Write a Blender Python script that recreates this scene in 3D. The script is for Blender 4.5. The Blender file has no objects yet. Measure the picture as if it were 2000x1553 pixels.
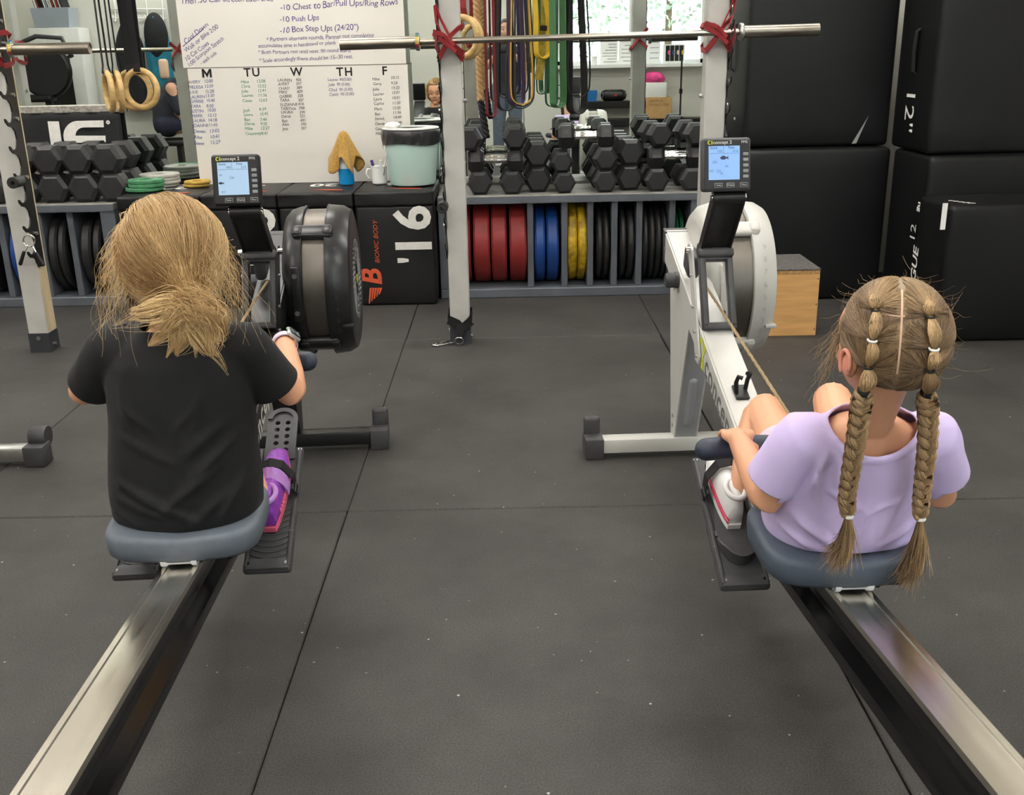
import bpy, bmesh, math, random
import numpy as np
from mathutils import Vector, Matrix, noise

random.seed(7); np.random.seed(7)
PI = math.pi
SC = bpy.context.scene
COL = SC.collection

# ------------------------------------------------------------------ camera
F_PX = 2000.0; CX, CY = 1000.0, 776.5; CAM_H = 1.30
ROT = np.array([[0.999802732, 0.0198483386, -0.000735199113],
                [-0.00709899239, 0.322530888, -0.946532319],
                [-0.0185499695, 0.946350818, 0.322608166]])
cam_d = bpy.data.cameras.new('camera'); cam = bpy.data.objects.new('camera', cam_d); COL.objects.link(cam)
cam_d.sensor_width = 36.0; cam_d.lens = 36.0 * F_PX / 2000.0; cam_d.clip_start = 0.005; cam_d.clip_end = 200
_m = Matrix([list(r) for r in ROT]).to_4x4(); _m.translation = Vector((0, 0, CAM_H)); cam.matrix_world = _m
SC.camera = cam

# ------------------------------------------------------------------ world, light, exposure
SC.view_settings.view_transform = 'Standard'; SC.view_settings.look = 'None'
SC.view_settings.gamma = 1.0; SC.view_settings.use_curve_mapping = False
SC.view_settings.exposure = 0.0
W = bpy.data.worlds.new('daylight'); SC.world = W; W.use_nodes = True
_bg = W.node_tree.nodes['Background']; _bg.inputs[0].default_value = (0.80, 0.90, 1.0, 1); _bg.inputs[1].default_value = 8.0
LAMP_POWER = 26.0     # emission strength of the ceiling fittings

MIR = 5.985           # plane of the wall mirrors

def cam_ray(x, y): return ROT @ np.array([x - CX, -(y - CY), -F_PX])
def at(x, y, Y):
    d = cam_ray(x, y); t = Y / d[1]; return Vector((d[0]*t, Y, CAM_H + d[2]*t))
def at_z(x, y, z):
    d = cam_ray(x, y); t = (z - CAM_H) / d[2]; return Vector((d[0]*t, d[1]*t, z))
def mir(x, y, Y):                       # a thing seen in the mirror: its real place at depth Y
    p = at(x, y, 2*MIR - Y); return Vector((p.x, Y, p.z))

# ------------------------------------------------------------------ materials
def lin(c):
    c = c / 255.0
    return c / 12.92 if c <= 0.04045 else ((c + 0.055) / 1.055) ** 2.4
def rgb(t): return (lin(t[0]), lin(t[1]), lin(t[2]), 1.0)
MATS = {}
def mat(name, c, rough=0.5, metal=0.0, var=None, bump=None, spec=0.5, emit=None, trans=0.0, ior=1.45, coat=0.0, sheen=0.0, stretch=None, c2=None, aniso=0.0):
    if name in MATS: return MATS[name]
    m = bpy.data.materials.new(name); m.use_nodes = True; MATS[name] = m
    nt = m.node_tree; b = nt.nodes['Principled BSDF']; L = nt.links.new
    b.inputs['Base Color'].default_value = rgb(c); b.inputs['Roughness'].default_value = rough
    b.inputs['Metallic'].default_value = metal; b.inputs['Specular IOR Level'].default_value = spec
    b.inputs['Transmission Weight'].default_value = trans; b.inputs['IOR'].default_value = ior
    b.inputs['Coat Weight'].default_value = coat; b.inputs['Sheen Weight'].default_value = sheen
    b.inputs['Anisotropic'].default_value = aniso
    if emit:
        b.inputs['Emission Color'].default_value = rgb(emit[0]); b.inputs['Emission Strength'].default_value = emit[1]
    tc = None
    def coords():
        nonlocal tc
        if tc is None:
            t = nt.nodes.new('ShaderNodeTexCoord'); tc = t.outputs['Object']
            if stretch:
                mp = nt.nodes.new('ShaderNodeMapping'); mp.inputs['Scale'].default_value = stretch; L(tc, mp.inputs[0]); tc = mp.outputs[0]
        return tc
    if var:                              # (scale, amount)
        n = nt.nodes.new('ShaderNodeTexNoise'); n.inputs['Scale'].default_value = var[0]; n.inputs['Detail'].default_value = 5
        L(coords(), n.inputs['Vector'])
        r = nt.nodes.new('ShaderNodeValToRGB'); L(n.outputs['Fac'], r.inputs[0])
        a = var[1]; base = rgb(c)
        lo = rgb(c2) if c2 else tuple(v*(1-a) for v in base[:3]) + (1,)
        r.color_ramp.elements[0].position = 0.32; r.color_ramp.elements[1].position = 0.68
        r.color_ramp.elements[0].color = lo
        r.color_ramp.elements[1].color = base if c2 else tuple(min(1, v*(1+a)) for v in base[:3]) + (1,)
        L(r.outputs[0], b.inputs['Base Color'])
    if bump:                             # (scale, strength)
        n = nt.nodes.new('ShaderNodeTexNoise'); n.inputs['Scale'].default_value = bump[0]; n.inputs['Detail'].default_value = 4
        L(coords(), n.inputs['Vector'])
        k = nt.nodes.new('ShaderNodeBump'); k.inputs['Strength'].default_value = bump[1]; k.inputs['Distance'].default_value = 0.004
        L(n.outputs['Fac'], k.inputs['Height']); L(k.outputs[0], b.inputs['Normal'])
    return m

mat('white_paint', (214, 212, 204), 0.7, var=(1.2, .04))
mat('ceiling_paint', (236, 235, 231), 0.8, var=(1.0, .03))
mat('slate_paint', (92, 97, 104), 0.45, var=(6, .14), bump=(25, .08))
mat('slate_top', (128, 126, 120), 0.55, var=(9, .25), bump=(40, .15))
mat('post_paint', (184, 182, 176), 0.5, var=(7, .10), bump=(30, .1))
mat('post_wood', (196, 180, 146), 0.7, var=(14, .16), stretch=(3, 3, .3))
mat('black_steel', (30, 29, 29), 0.42, metal=.3, var=(20, .2))
mat('dark_bracket', (58, 60, 64), 0.5, metal=.2, var=(20, .12))
mat('chrome', (215, 213, 208), 0.16, metal=1.0, var=(14, .05))
mat('zinc', (190, 190, 188), 0.32, metal=1.0, var=(30, .08))
mat('bar_steel', (176, 168, 154), 0.27, metal=1.0, var=(25, .16), stretch=(.3, 3, 3))
mat('sleeve_steel', (150, 143, 131), 0.33, metal=1.0, var=(16, .28), stretch=(.4, 3, 3))
mat('red_band', (140, 38, 42), 0.6, var=(30, .12))
mat('red_band_dark', (104, 28, 36), 0.6, var=(30, .1))
mat('black_rubber', (36, 36, 37), 0.52, var=(30, .16), bump=(160, .15))
mat('hex_rubber', (40, 40, 41), 0.42, var=(18, .18), bump=(120, .12))
mat('hex_number', (74, 73, 72), 0.5)
mat('black_band', (34, 33, 35), 0.6, var=(24, .2))
mat('strap_black', (20, 20, 22), 0.8, var=(60, .2))
mat('yellow_band', (205, 172, 46), 0.55, var=(18, .12))
mat('gold_band', (188, 146, 48), 0.55, var=(20, .15))
mat('olive_strap', (140, 124, 40), 0.75, var=(40, .3))
mat('green_band', (66, 112, 72), 0.55, var=(16, .12))
mat('purple_band', (66, 44, 84), 0.55, var=(20, .15))
mat('ring_wood', (196, 164, 108), 0.45, var=(14, .2), stretch=(1, 1, 4))
mat('rope_jute', (186, 150, 106), 0.85, var=(60, .2), bump=(200, .4))
mat('rope_black', (24, 24, 28), 0.6, var=(60, .2))
mat('plate_red', (134, 42, 40), 0.5, var=(9, .18), bump=(60, .08))
mat('plate_blue', (28, 66, 132), 0.42, var=(9, .16))
mat('plate_yellow', (206, 170, 28), 0.5, var=(26, .5), c2=(120, 96, 22))
mat('plate_black', (38, 38, 38), 0.45, var=(14, .25))
mat('plate_green', (24, 92, 62), 0.5, var=(14, .2))
mat('iron_green', (70, 132, 92), 0.45, var=(22, .2))
mat('iron_grey', (168, 167, 160), 0.45, var=(22, .12))
mat('iron_gold', (178, 146, 62), 0.45, var=(22, .25))
mat('vinyl_black', (27, 27, 28), 0.45, var=(5, .25), bump=(9, .25), spec=.4)
mat('vinyl_pad', (13, 14, 15), 0.46, var=(4, .25), bump=(3.5, .15), spec=.4)
mat('pad_scuff', (150, 150, 148), 0.7)
mat('print_white', (228, 226, 220), 0.6, var=(40, .06))
mat('print_orange', (206, 84, 52), 0.6, var=(30, .1))
mat('board_white', (222, 218, 210), 0.28, var=(2.5, .025))
mat('board_edge', (120, 118, 112), 0.4, metal=.4, var=(20, .1))
for n, c in (('ink_purple', (74, 52, 120)), ('ink_blue', (44, 66, 140)), ('ink_green', (34, 132, 96)), ('ink_black', (40, 38, 44)), ('letter_black', (16, 16, 16))):
    mat(n, c, 0.5)
mat('bucket_mint', (204, 234, 226), 0.3, var=(5, .04))
mat('bag_black', (52, 52, 54), 0.28, var=(12, .3), bump=(18, .6))
mat('lid_white', (226, 226, 224), 0.35, var=(10, .04))
mat('paper_white', (236, 235, 232), 0.8, var=(10, .03))
mat('enamel', (232, 231, 228), 0.22, var=(8, .03))
mat('towel_tan', (176, 136, 66), 0.95, var=(120, .25), bump=(260, .6), sheen=.3)
mat('bottle_blue', (24, 140, 205), 0.12, var=(6, .06))
mat('bottle_clear', (196, 212, 214), 0.15, var=(6, .04))
mat('carpet_grey', (94, 90, 88), 0.95, var=(90, .3), bump=(200, .6))
mat('plywood', (204, 156, 98), 0.5, var=(8, .12), stretch=(.6, 3, 6))
mat('osb', (170, 132, 84), 0.8, var=(60, .3))
mat('rower_grey', (198, 197, 192), 0.36, var=(8, .05), bump=(60, .04))
mat('rower_black', (24, 24, 25), 0.36, var=(8, .15))
mat('rower_leg_grey', (158, 160, 164), 0.4, var=(10, .06))
mat('plastic_charcoal', (66, 66, 68), 0.5, var=(30, .12), bump=(120, .1))
mat('plastic_black', (22, 22, 24), 0.42, var=(20, .2))
mat('shell_grey', (194, 193, 187), 0.4, var=(8, .05))
mat('shell_black', (36, 36, 37), 0.3, var=(8, .15))
mat('mesh_dark', (112, 107, 100), 0.42, metal=.9, var=(40, .12), stretch=(60, 1, 1))
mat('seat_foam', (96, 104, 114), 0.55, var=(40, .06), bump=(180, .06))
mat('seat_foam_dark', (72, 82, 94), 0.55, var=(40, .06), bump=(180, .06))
mat('grip_navy', (50, 58, 72), 0.5, var=(50, .1), bump=(160, .08))
mat('rail_steel', (232, 225, 212), 0.22, metal=1.0, var=(9, .06), stretch=(8, .3, 1), aniso=.5)
mat('rail_black', (15, 15, 17), 0.16, metal=.2, var=(10, .2), spec=.6)
mat('roller_white', (214, 218, 224), 0.35, var=(30, .08))
mat('chain_steel', (168, 146, 112), 0.35, metal=.9, var=(300, .4), bump=(400, .6))
mat('logo_lime', (196, 204, 40), 0.5)
mat('logo_dark', (104, 106, 108), 0.5)
mat('logo_white', (214, 214, 210), 0.5)
mat('screen_blue', (120, 158, 214), 0.25, emit=((120, 158, 214), .55))
mat('screen_pale', (150, 178, 206), 0.25, emit=((150, 178, 206), .45))
mat('screen_ink', (40, 50, 84), 0.4)
mat('button_grey', (138, 140, 142), 0.45)
mat('skin', (212, 157, 124), 0.5, var=(12, .06), spec=.4)
mat('scalp', (208, 172, 146), 0.6, var=(30, .06))
mat('skin_pink', (224, 152, 130), 0.5, var=(12, .06))
mat('skin_adult', (206, 156, 132), 0.5, var=(12, .06))
mat('eye_white', (232, 230, 226), 0.2)
mat('eye_iris', (60, 74, 84), 0.2)
mat('lip', (190, 110, 104), 0.45)
mat('tee_black', (15, 16, 19), 0.8, var=(30, .12), bump=(400, .12), sheen=.03)
mat('tee_lilac', (212, 194, 240), 0.85, var=(7, .05), bump=(400, .12), sheen=.1)
mat('shorts_navy', (36, 40, 56), 0.85, var=(20, .12), bump=(300, .1))
mat('shorts_pink', (222, 190, 206), 0.85, var=(14, .08), bump=(300, .1))
mat('shoe_purple', (140, 62, 172), 0.5, var=(160, .35))
mat('shoe_lilac', (182, 132, 206), 0.55, var=(30, .1))
mat('shoe_pink', (226, 102, 130), 0.6, var=(30, .1))
mat('shoe_white', (230, 229, 228), 0.5, var=(20, .04))
mat('shoe_stripe', (206, 40, 84), 0.5)
mat('elastic_black', (22, 22, 24), 0.7)
mat('elastic_white', (236, 234, 232), 0.5)
mat('watch_band', (214, 196, 216), 0.5, var=(20, .06))
mat('watch_case', (196, 200, 200), 0.25, metal=.6)
mat('watch_glass', (34, 40, 44), 0.1)
mat('watch_green', (122, 168, 112), 0.5)
mat('jeans', (92, 102, 118), 0.85, var=(16, .15), bump=(200, .15))
mat('shirt_dark', (50, 52, 60), 0.85, var=(18, .15))
mat('diamond_plate', (188, 184, 176), 0.35, metal=.8, var=(60, .25), bump=(90, .7))
mat('carton', (188, 148, 100), 0.75, var=(14, .06))
mat('pink_cloth', (222, 76, 140), 0.9, var=(18, .15), bump=(40, .3))
mat('basket_blue', (34, 104, 170), 0.45, var=(20, .1))
mat('coat_teal', (30, 118, 142), 0.8, var=(12, .15))
mat('coat_black', (28, 29, 32), 0.8, var=(12, .2))
mat('coat_peach', (222, 190, 166), 0.8, var=(12, .08))
mat('file_tub', (196, 206, 220), 0.3, var=(8, .05), trans=.35)
mat('wood_brown', (120, 88, 56), 0.6, var=(10, .2))
mat('leaf_green', (150, 160, 140), 0.8, var=(3, .3))
mat('bark', (96, 78, 60), 0.9, var=(10, .3))
mat('grass', (120, 136, 84), 0.9, var=(2, .25))
mat('lamp_white', (255, 252, 244), 0.6, emit=((255, 251, 245), LAMP_POWER))
mat('lamp_body', (226, 226, 224), 0.5, var=(10, .03))
m = mat('window_glass', (245, 250, 250), 0.0, trans=1.0, ior=1.02)
m = mat('mirror_glass', (226, 233, 228), 0.0, metal=1.0)

# rubber mat: dark crumb with pale flecks
def rubber_floor():
    m = bpy.data.materials.new('rubber_mat'); m.use_nodes = True; MATS['rubber_mat'] = m
    nt = m.node_tree; b = nt.nodes['Principled BSDF']; L = nt.links.new
    b.inputs['Roughness'].default_value = 0.62; b.inputs['Specular IOR Level'].default_value = 0.4
    tc = nt.nodes.new('ShaderNodeTexCoord')
    geo = nt.nodes.new('ShaderNodeNewGeometry')
    n1 = nt.nodes.new('ShaderNodeTexNoise'); n1.inputs['Scale'].default_value = 260; n1.inputs['Detail'].default_value = 3
    n2 = nt.nodes.new('ShaderNodeTexNoise'); n2.inputs['Scale'].default_value = 2.2; n2.inputs['Detail'].default_value = 6; n2.inputs['Roughness'].default_value = .65
    v = nt.nodes.new('ShaderNodeTexVoronoi'); v.inputs['Scale'].default_value = 34
    n4 = nt.nodes.new('ShaderNodeTexNoise'); n4.inputs['Scale'].default_value = 46; n4.inputs['Detail'].default_value = 1
    for n in (n1, n2, v, n4): L(geo.outputs['Position'], n.inputs['Vector'])
    r1 = nt.nodes.new('ShaderNodeValToRGB'); L(n1.outputs['Fac'], r1.inputs[0])
    r1.color_ramp.elements[0].position = .3; r1.color_ramp.elements[1].position = .72
    r1.color_ramp.elements[0].color = rgb((47, 46, 45)); r1.color_ramp.elements[1].color = rgb((76, 74, 72))
    r2 = nt.nodes.new('ShaderNodeValToRGB'); L(n2.outputs['Fac'], r2.inputs[0])
    r2.color_ramp.elements[0].position = .3; r2.color_ramp.elements[1].position = .75
    r2.color_ramp.elements[0].color = (.66, .66, .66, 1); r2.color_ramp.elements[1].color = (1.34, 1.32, 1.30, 1)
    mx = nt.nodes.new('ShaderNodeMix'); mx.data_type = 'RGBA'; mx.blend_type = 'MULTIPLY'; mx.inputs[0].default_value = 1
    L(r1.outputs[0], mx.inputs[6]); L(r2.outputs[0], mx.inputs[7])
    # sparse pale flecks of dust
    r3 = nt.nodes.new('ShaderNodeValToRGB'); L(v.outputs['Distance'], r3.inputs[0])
    r3.color_ramp.elements[0].position = .085; r3.color_ramp.elements[0].color = (1, 1, 1, 1)
    r3.color_ramp.elements[1].position = .12; r3.color_ramp.elements[1].color = (0, 0, 0, 1)
    r4 = nt.nodes.new('ShaderNodeValToRGB'); L(n4.outputs['Fac'], r4.inputs[0])
    r4.color_ramp.elements[0].position = .62; r4.color_ramp.elements[0].color = (0, 0, 0, 1)
    r4.color_ramp.elements[1].position = .70; r4.color_ramp.elements[1].color = (1, 1, 1, 1)
    mul = nt.nodes.new('ShaderNodeMath'); mul.operation = 'MULTIPLY'; L(r3.outputs[0], mul.inputs[0]); L(r4.outputs[0], mul.inputs[1])
    mx2 = nt.nodes.new('ShaderNodeMix'); mx2.data_type = 'RGBA'; L(mul.outputs[0], mx2.inputs[0]); L(mx.outputs[2], mx2.inputs[6]); mx2.inputs[7].default_value = rgb((176, 172, 164))
    L(mx2.outputs[2], b.inputs['Base Color'])
    k = nt.nodes.new('ShaderNodeBump'); k.inputs['Strength'].default_value = .35; k.inputs['Distance'].default_value = .003
    L(n1.outputs['Fac'], k.inputs['Height']); L(k.outputs[0], b.inputs['Normal'])
rubber_floor()

def hair_mat(name, dark, light, rough=.42):
    m = bpy.data.materials.new(name); m.use_nodes = True; MATS[name] = m
    nt = m.node_tree; b = nt.nodes['Principled BSDF']; L = nt.links.new
    a = nt.nodes.new('ShaderNodeAttribute'); a.attribute_name = 'tone'
    r = nt.nodes.new('ShaderNodeValToRGB'); L(a.outputs['Fac'], r.inputs[0])
    r.color_ramp.elements[0].color = rgb(dark); r.color_ramp.elements[1].color = rgb(light)
    L(r.outputs[0], b.inputs['Base Color']); b.inputs['Roughness'].default_value = rough; b.inputs['Specular IOR Level'].default_value = .45
    return m
hair_mat('hair_blonde', (152, 110, 64), (246, 214, 158))
hair_mat('hair_lightbrown', (86, 65, 48), (214, 180, 134))
hair_mat('hair_dark', (44, 38, 36), (84, 74, 70))

# ------------------------------------------------------------------ mesh helpers
def cube_vf(sx, sy, sz):
    v = [(x*sx/2, y*sy/2, z*sz/2) for x in (-1, 1) for y in (-1, 1) for z in (-1, 1)]
    f = [(0, 1, 3, 2), (4, 6, 7, 5), (0, 4, 5, 1), (2, 3, 7, 6), (0, 2, 6, 4), (1, 5, 7, 3)]
    return v, f
def frame_from(d):
    d = Vector(d).normalized(); a = Vector((0, 0, 1)) if abs(d.z) < .9 else Vector((1, 0, 0))
    u = d.cross(a).normalized(); w = u.cross(d).normalized(); return u, w, d

class MB:
    def __init__(s): s.v = []; s.f = []
    def add(s, v, f, M=None):
        o = len(s.v)
        for p in v:
            p = Vector(p); s.v.append(M @ p if M is not None else p)
        s.f += [tuple(i+o for i in q) for q in f]; return s
    def box(s, c, size, rot=None):
        v, f = cube_vf(*size); M = Matrix.Translation(Vector(c))
        if rot is not None: M = M @ rot
        return s.add(v, f, M)
    def box2(s, a, b):
        a = Vector(a); b = Vector(b); return s.box((a+b)/2, [abs(b[i]-a[i]) for i in range(3)])
    def rbox(s, c, size, r=.01, seg=2, rot=None, bulge=0.0, cuts=0):
        bm = bmesh.new(); bmesh.ops.create_cube(bm, size=1.0)
        for v in bm.verts: v.co = Vector((v.co[i]*size[i] for i in range(3)))
        if cuts: bmesh.ops.subdivide_edges(bm, edges=bm.edges[:], cuts=cuts, use_grid_fill=True)
        r = min(r, min(size)*.49)
        if cuts:
            hs = [q/2 for q in size]
            for v in bm.verts:
                p = v.co; n = Vector((0, 0, 0))
                for i in range(3):
                    if abs(abs(p[i])-hs[i]) < 1e-6:
                        j, k = (i+1) % 3, (i+2) % 3
                        n[i] += math.copysign(bulge*max(0, (1-(p[j]/hs[j])**2))*max(0, (1-(p[k]/hs[k])**2)), p[i])
                v.co = p + n
            ed = [e for e in bm.edges if len(e.link_faces) == 2 and e.calc_face_angle(0) > .6]
        else: ed = bm.edges[:]
        bmesh.ops.bevel(bm, geom=ed, offset=r, segments=seg, profile=.5, affect='EDGES', clamp_overlap=True)
        bm.verts.ensure_lookup_table()
        for i, v in enumerate(bm.verts): v.index = i
        vs = [v.co.copy() for v in bm.verts]; fs = [tuple(v.index for v in f.verts) for f in bm.faces]; bm.free()
        M = Matrix.Translation(Vector(c))
        if rot is not None: M = M @ rot
        return s.add(vs, fs, M)
    def cyl(s, a, b, r, r2=None, n=20, cap=True):
        r2 = r if r2 is None else r2; a = Vector(a); b = Vector(b); u, w, d = frame_from(b-a)
        v = []
        for p, q in ((a, r), (b, r2)):
            for i in range(n):
                t = 2*PI*i/n; v.append(p + u*(q*math.cos(t)) + w*(q*math.sin(t)))
        f = [(i, (i+1) % n, n+(i+1) % n, n+i) for i in range(n)]
        if cap: f += [tuple(range(n-1, -1, -1)), tuple(range(n, 2*n))]
        return s.add(v, f)
    def rings(s, rings, cap=True, closed=True):
        n = len(rings[0]); v = [p for r in rings for p in r]; f = []
        for k in range(len(rings)-1):
            for i in range(n if closed else n-1):
                j = (i+1) % n; f.append((k*n+i, k*n+j, (k+1)*n+j, (k+1)*n+i))
        if cap and closed:
            f += [tuple(range(n-1, -1, -1)), tuple(range((len(rings)-1)*n, len(rings)*n))]
        return s.add(v, f)
    def tube(s, pts, r, n=10, cap=True, closed=False, flat=None):
        pts = [Vector(p) for p in pts]; m = len(pts)
        rr = r if isinstance(r, (list, tuple)) else [r]*m
        t0 = (pts[1]-pts[0]).normalized(); u, w, _ = frame_from(t0); R = []
        for k in range(m):
            if closed: t = (pts[(k+1) % m]-pts[k-1]).normalized()
            else: t = (pts[min(k+1, m-1)]-pts[max(k-1, 0)]).normalized()
            u = (u - t*u.dot(t)).normalized(); w = t.cross(u).normalized()
            fx = 1.0 if flat is None else flat
            R.append([pts[k] + u*(rr[k]*math.cos(2*PI*i/n)) + w*(rr[k]*fx*math.sin(2*PI*i/n)) for i in range(n)])
        if closed:
            # align the seam
            best = min(range(n), key=lambda q: (R[-1][0]-R[0][q]).length)
            R.append([R[0][(i+best) % n] for i in range(n)])
            return s.rings(R, cap=False)
        return s.rings(R, cap=cap)
    def ribbon(s, pts, width_dir, w, th):          # flat strap following a path
        pts = [Vector(p) for p in pts]; R = []
        for k, p in enumerate(pts):
            t = (pts[min(k+1, len(pts)-1)]-pts[max(k-1, 0)]).normalized()
            wd = Vector(width_dir[k] if isinstance(width_dir, list) else width_dir); wd = (wd - t*wd.dot(t)).normalized()
            nn = t.cross(wd).normalized(); ww = w[k] if isinstance(w, list) else w
            R.append([p+wd*ww/2+nn*th/2, p-wd*ww/2+nn*th/2, p-wd*ww/2-nn*th/2, p+wd*ww/2-nn*th/2])
        return s.rings(R)
    def lathe(s, prof, n=32, M=None, closed_prof=False):   # profile (r, h) about z
        R = [[Vector((r*math.cos(2*PI*i/n), r*math.sin(2*PI*i/n), h)) for i in range(n)] for r, h in prof]
        o = len(s.v); s.rings(R, cap=not closed_prof)
        if closed_prof:
            m = len(prof); s.f += [((m-1)*n+i+o, (m-1)*n+(i+1) % n+o, (i+1) % n+o, i+o) for i in range(n)]
        if M is not None:
            for i in range(o, len(s.v)): s.v[i] = M @ s.v[i]
        return s
    def prism(s, poly, a, b, axis):                 # polygon (2D) extruded along an axis from a to b
        def P(q, h):
            if axis == 'x': return (h, q[0], q[1])
            if axis == 'y': return (q[0], h, q[1])
            return (q[0], q[1], h)
        n = len(poly); v = [P(q, a) for q in poly] + [P(q, b) for q in poly]
        f = [(i, (i+1) % n, n+(i+1) % n, n+i) for i in range(n)] + [tuple(range(n-1, -1, -1)), tuple(range(n, 2*n))]
        return s.add(v, f)
    def ell(s, c, r, R=None, nu=20, nv=14):
        v = [(0, 0, r[2])]; f = []
        for j in range(1, nv):
            ph = PI*j/nv
            for i in range(nu):
                t = 2*PI*i/nu; v.append((r[0]*math.sin(ph)*math.cos(t), r[1]*math.sin(ph)*math.sin(t), r[2]*math.cos(ph)))
        v.append((0, 0, -r[2])); e = len(v)-1
        for i in range(nu):
            j = (i+1) % nu; f.append((0, 1+i, 1+j)); f.append((e, 1+(nv-2)*nu+j, 1+(nv-2)*nu+i))
            for k in range(nv-2): f.append((1+k*nu+i, 1+(k+1)*nu+i, 1+(k+1)*nu+j, 1+k*nu+j))
        M = Matrix.Translation(Vector(c))
        if R is not None: M = M @ R
        return s.add(v, f, M)
    def chain(s, pr, n=16):                         # tapered limb through (point, radius) with round ends
        pts = [Vector(p) for p, _ in pr]; rr = [r for _, r in pr]
        P = []; Q = []
        for k in range(len(pts)-1):
            for i in range(6):
                t = i/6.0; P.append(pts[k].lerp(pts[k+1], t)); Q.append(rr[k]*(1-t)+rr[k+1]*t)
        P.append(pts[-1]); Q.append(rr[-1])
        d0 = (P[0]-P[1]).normalized(); d1 = (P[-1]-P[-2]).normalized()
        pre = [(P[0]+d0*(Q[0]*math.sin(a)), Q[0]*math.cos(a)) for a in (1.45, 1.1, .7, .35)]
        post = [(P[-1]+d1*(Q[-1]*math.sin(a)), Q[-1]*math.cos(a)) for a in (.35, .7, 1.1, 1.45)]
        P = [p for p, _ in pre]+P+[p for p, _ in post]; Q = [q for _, q in pre]+Q+[q for _, q in post]
        return s.tube(P, Q, n=n)
    def mesh(s, name):
        m = bpy.data.meshes.new(name); m.from_pydata([tuple(p) for p in s.v], [], s.f); m.update(); return m
    def build(s, name, material, parent=None, smooth=None, world=False, **kw):
        me = s.mesh(name); return put(name, me, material, parent, smooth, world, **kw)

def fix_normals(me):
    bm = bmesh.new(); bm.from_mesh(me); bmesh.ops.recalc_face_normals(bm, faces=bm.faces[:]); bm.to_mesh(me); bm.free()
def put(name, me, material, parent=None, smooth=None, world=False, label=None, kind=None, fix=True):
    if fix: fix_normals(me)
    for mm in (material if isinstance(material, (list, tuple)) else [material]):
        me.materials.append(MATS[mm] if isinstance(mm, str) else mm)
    if smooth is not None:
        me.polygons.foreach_set('use_smooth', [True]*len(me.polygons))
        if smooth < 3.1: me.set_sharp_from_angle(angle=smooth)
    o = bpy.data.objects.new(name, me); COL.objects.link(o)
    if parent is not None:
        o.parent = parent
        if world: o.matrix_parent_inverse = parent.matrix_basis.inverted() if parent.parent is None else (parent.parent.matrix_basis @ parent.matrix_parent_inverse @ parent.matrix_basis).inverted()
    if label: o['label'] = label
    if kind: o['kind'] = kind
    return o
def tag(o, label, cat, group=None):
    o['label'] = label; o['category'] = cat
    if group: o['group'] = group
    return o
def thing(name, label, cat, loc=(0, 0, 0), rz=0.0, group=None):
    o = bpy.data.objects.new(name, None); COL.objects.link(o); o.location = Vector(loc); o.rotation_euler = (0, 0, rz); o.empty_display_size = .05
    return tag(o, label, cat, group)
def dup(root, loc=None, rot=None, label=None, group=None):
    r = root.copy(); COL.objects.link(r)
    if loc is not None: r.location = loc
    if rot is not None: r.rotation_euler = rot
    if label: r['label'] = label
    if group: r['group'] = group
    for ch in list(root.children):
        c = ch.copy(); COL.objects.link(c); c.parent = r
        for g in list(ch.children):
            d = g.copy(); COL.objects.link(d); d.parent = c
    return r
def struct(o): o['kind'] = 'structure'; return o
S30 = math.radians(35)

TXT = {}
def text_vf(body, size=1.0, bold=0.0, shear=0.0, space=1.0, align='CENTER', ext=0.0):
    key = (body, bold, shear, space, align, ext/size if size else 0)
    if key not in TXT:
        cu = bpy.data.curves.new('t', 'FONT'); cu.body = body; cu.size = 1.0; cu.offset = bold; cu.shear = shear; cu.space_character = space
        cu.align_x = align; cu.align_y = 'CENTER'; cu.resolution_u = 3; cu.extrude = ext/size
        ob = bpy.data.objects.new('t', cu); COL.objects.link(ob)
        dg = bpy.context.evaluated_depsgraph_get(); me = bpy.data.meshes.new_from_object(ob.evaluated_get(dg))
        v = np.array([tuple(p.co) for p in me.vertices]) if len(me.vertices) else np.zeros((0, 3)); f = [tuple(p.vertices) for p in me.polygons]
        bpy.data.objects.remove(ob); bpy.data.curves.remove(cu); bpy.data.meshes.remove(me); TXT[key] = (v, f)
    v, f = TXT[key]; return v*size, f
def add_text(mb, body, size, M, **kw):
    v, f = text_vf(body, size, **kw); mb.add([tuple(p) for p in v], f, M); return mb
def basis(o, x, y, z):                    # matrix whose columns are x, y, z at origin o
    x, y, z, o = Vector(x), Vector(y), Vector(z), Vector(o)
    return Matrix(((x.x, y.x, z.x, o.x), (x.y, y.y, z.y, o.y), (x.z, y.z, z.z, o.z), (0, 0, 0, 1)))

def remesh(mb, voxel, smooth=4, fac=.5):
    me = mb.mesh('r'); fix_normals(me); ob = bpy.data.objects.new('r', me); COL.objects.link(ob)
    q = ob.modifiers.new('a', 'REMESH'); q.mode = 'VOXEL'; q.voxel_size = voxel
    if smooth:
        k = ob.modifiers.new('b', 'SMOOTH'); k.factor = fac; k.iterations = smooth
    dg = bpy.context.evaluated_depsgraph_get(); out = bpy.data.meshes.new_from_object(ob.evaluated_get(dg))
    bpy.data.objects.remove(ob); bpy.data.meshes.remove(me); return out
def verts_np(me):
    a = np.empty(len(me.vertices)*3); me.vertices.foreach_get('co', a); return a.reshape(-1, 3)
def set_verts(me, a): me.vertices.foreach_set('co', np.asarray(a, float).ravel()); me.update()
def normals_np(me):
    a = np.empty(len(me.vertices)*3); me.vertices.foreach_get('normal', a); return a.reshape(-1, 3)
def cut_verts(me, mask):
    bm = bmesh.new(); bm.from_mesh(me); bm.verts.ensure_lookup_table()
    bmesh.ops.delete(bm, geom=[bm.verts[i] for i in np.nonzero(mask)[0]], context='VERTS'); bm.to_mesh(me); bm.free()
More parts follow.
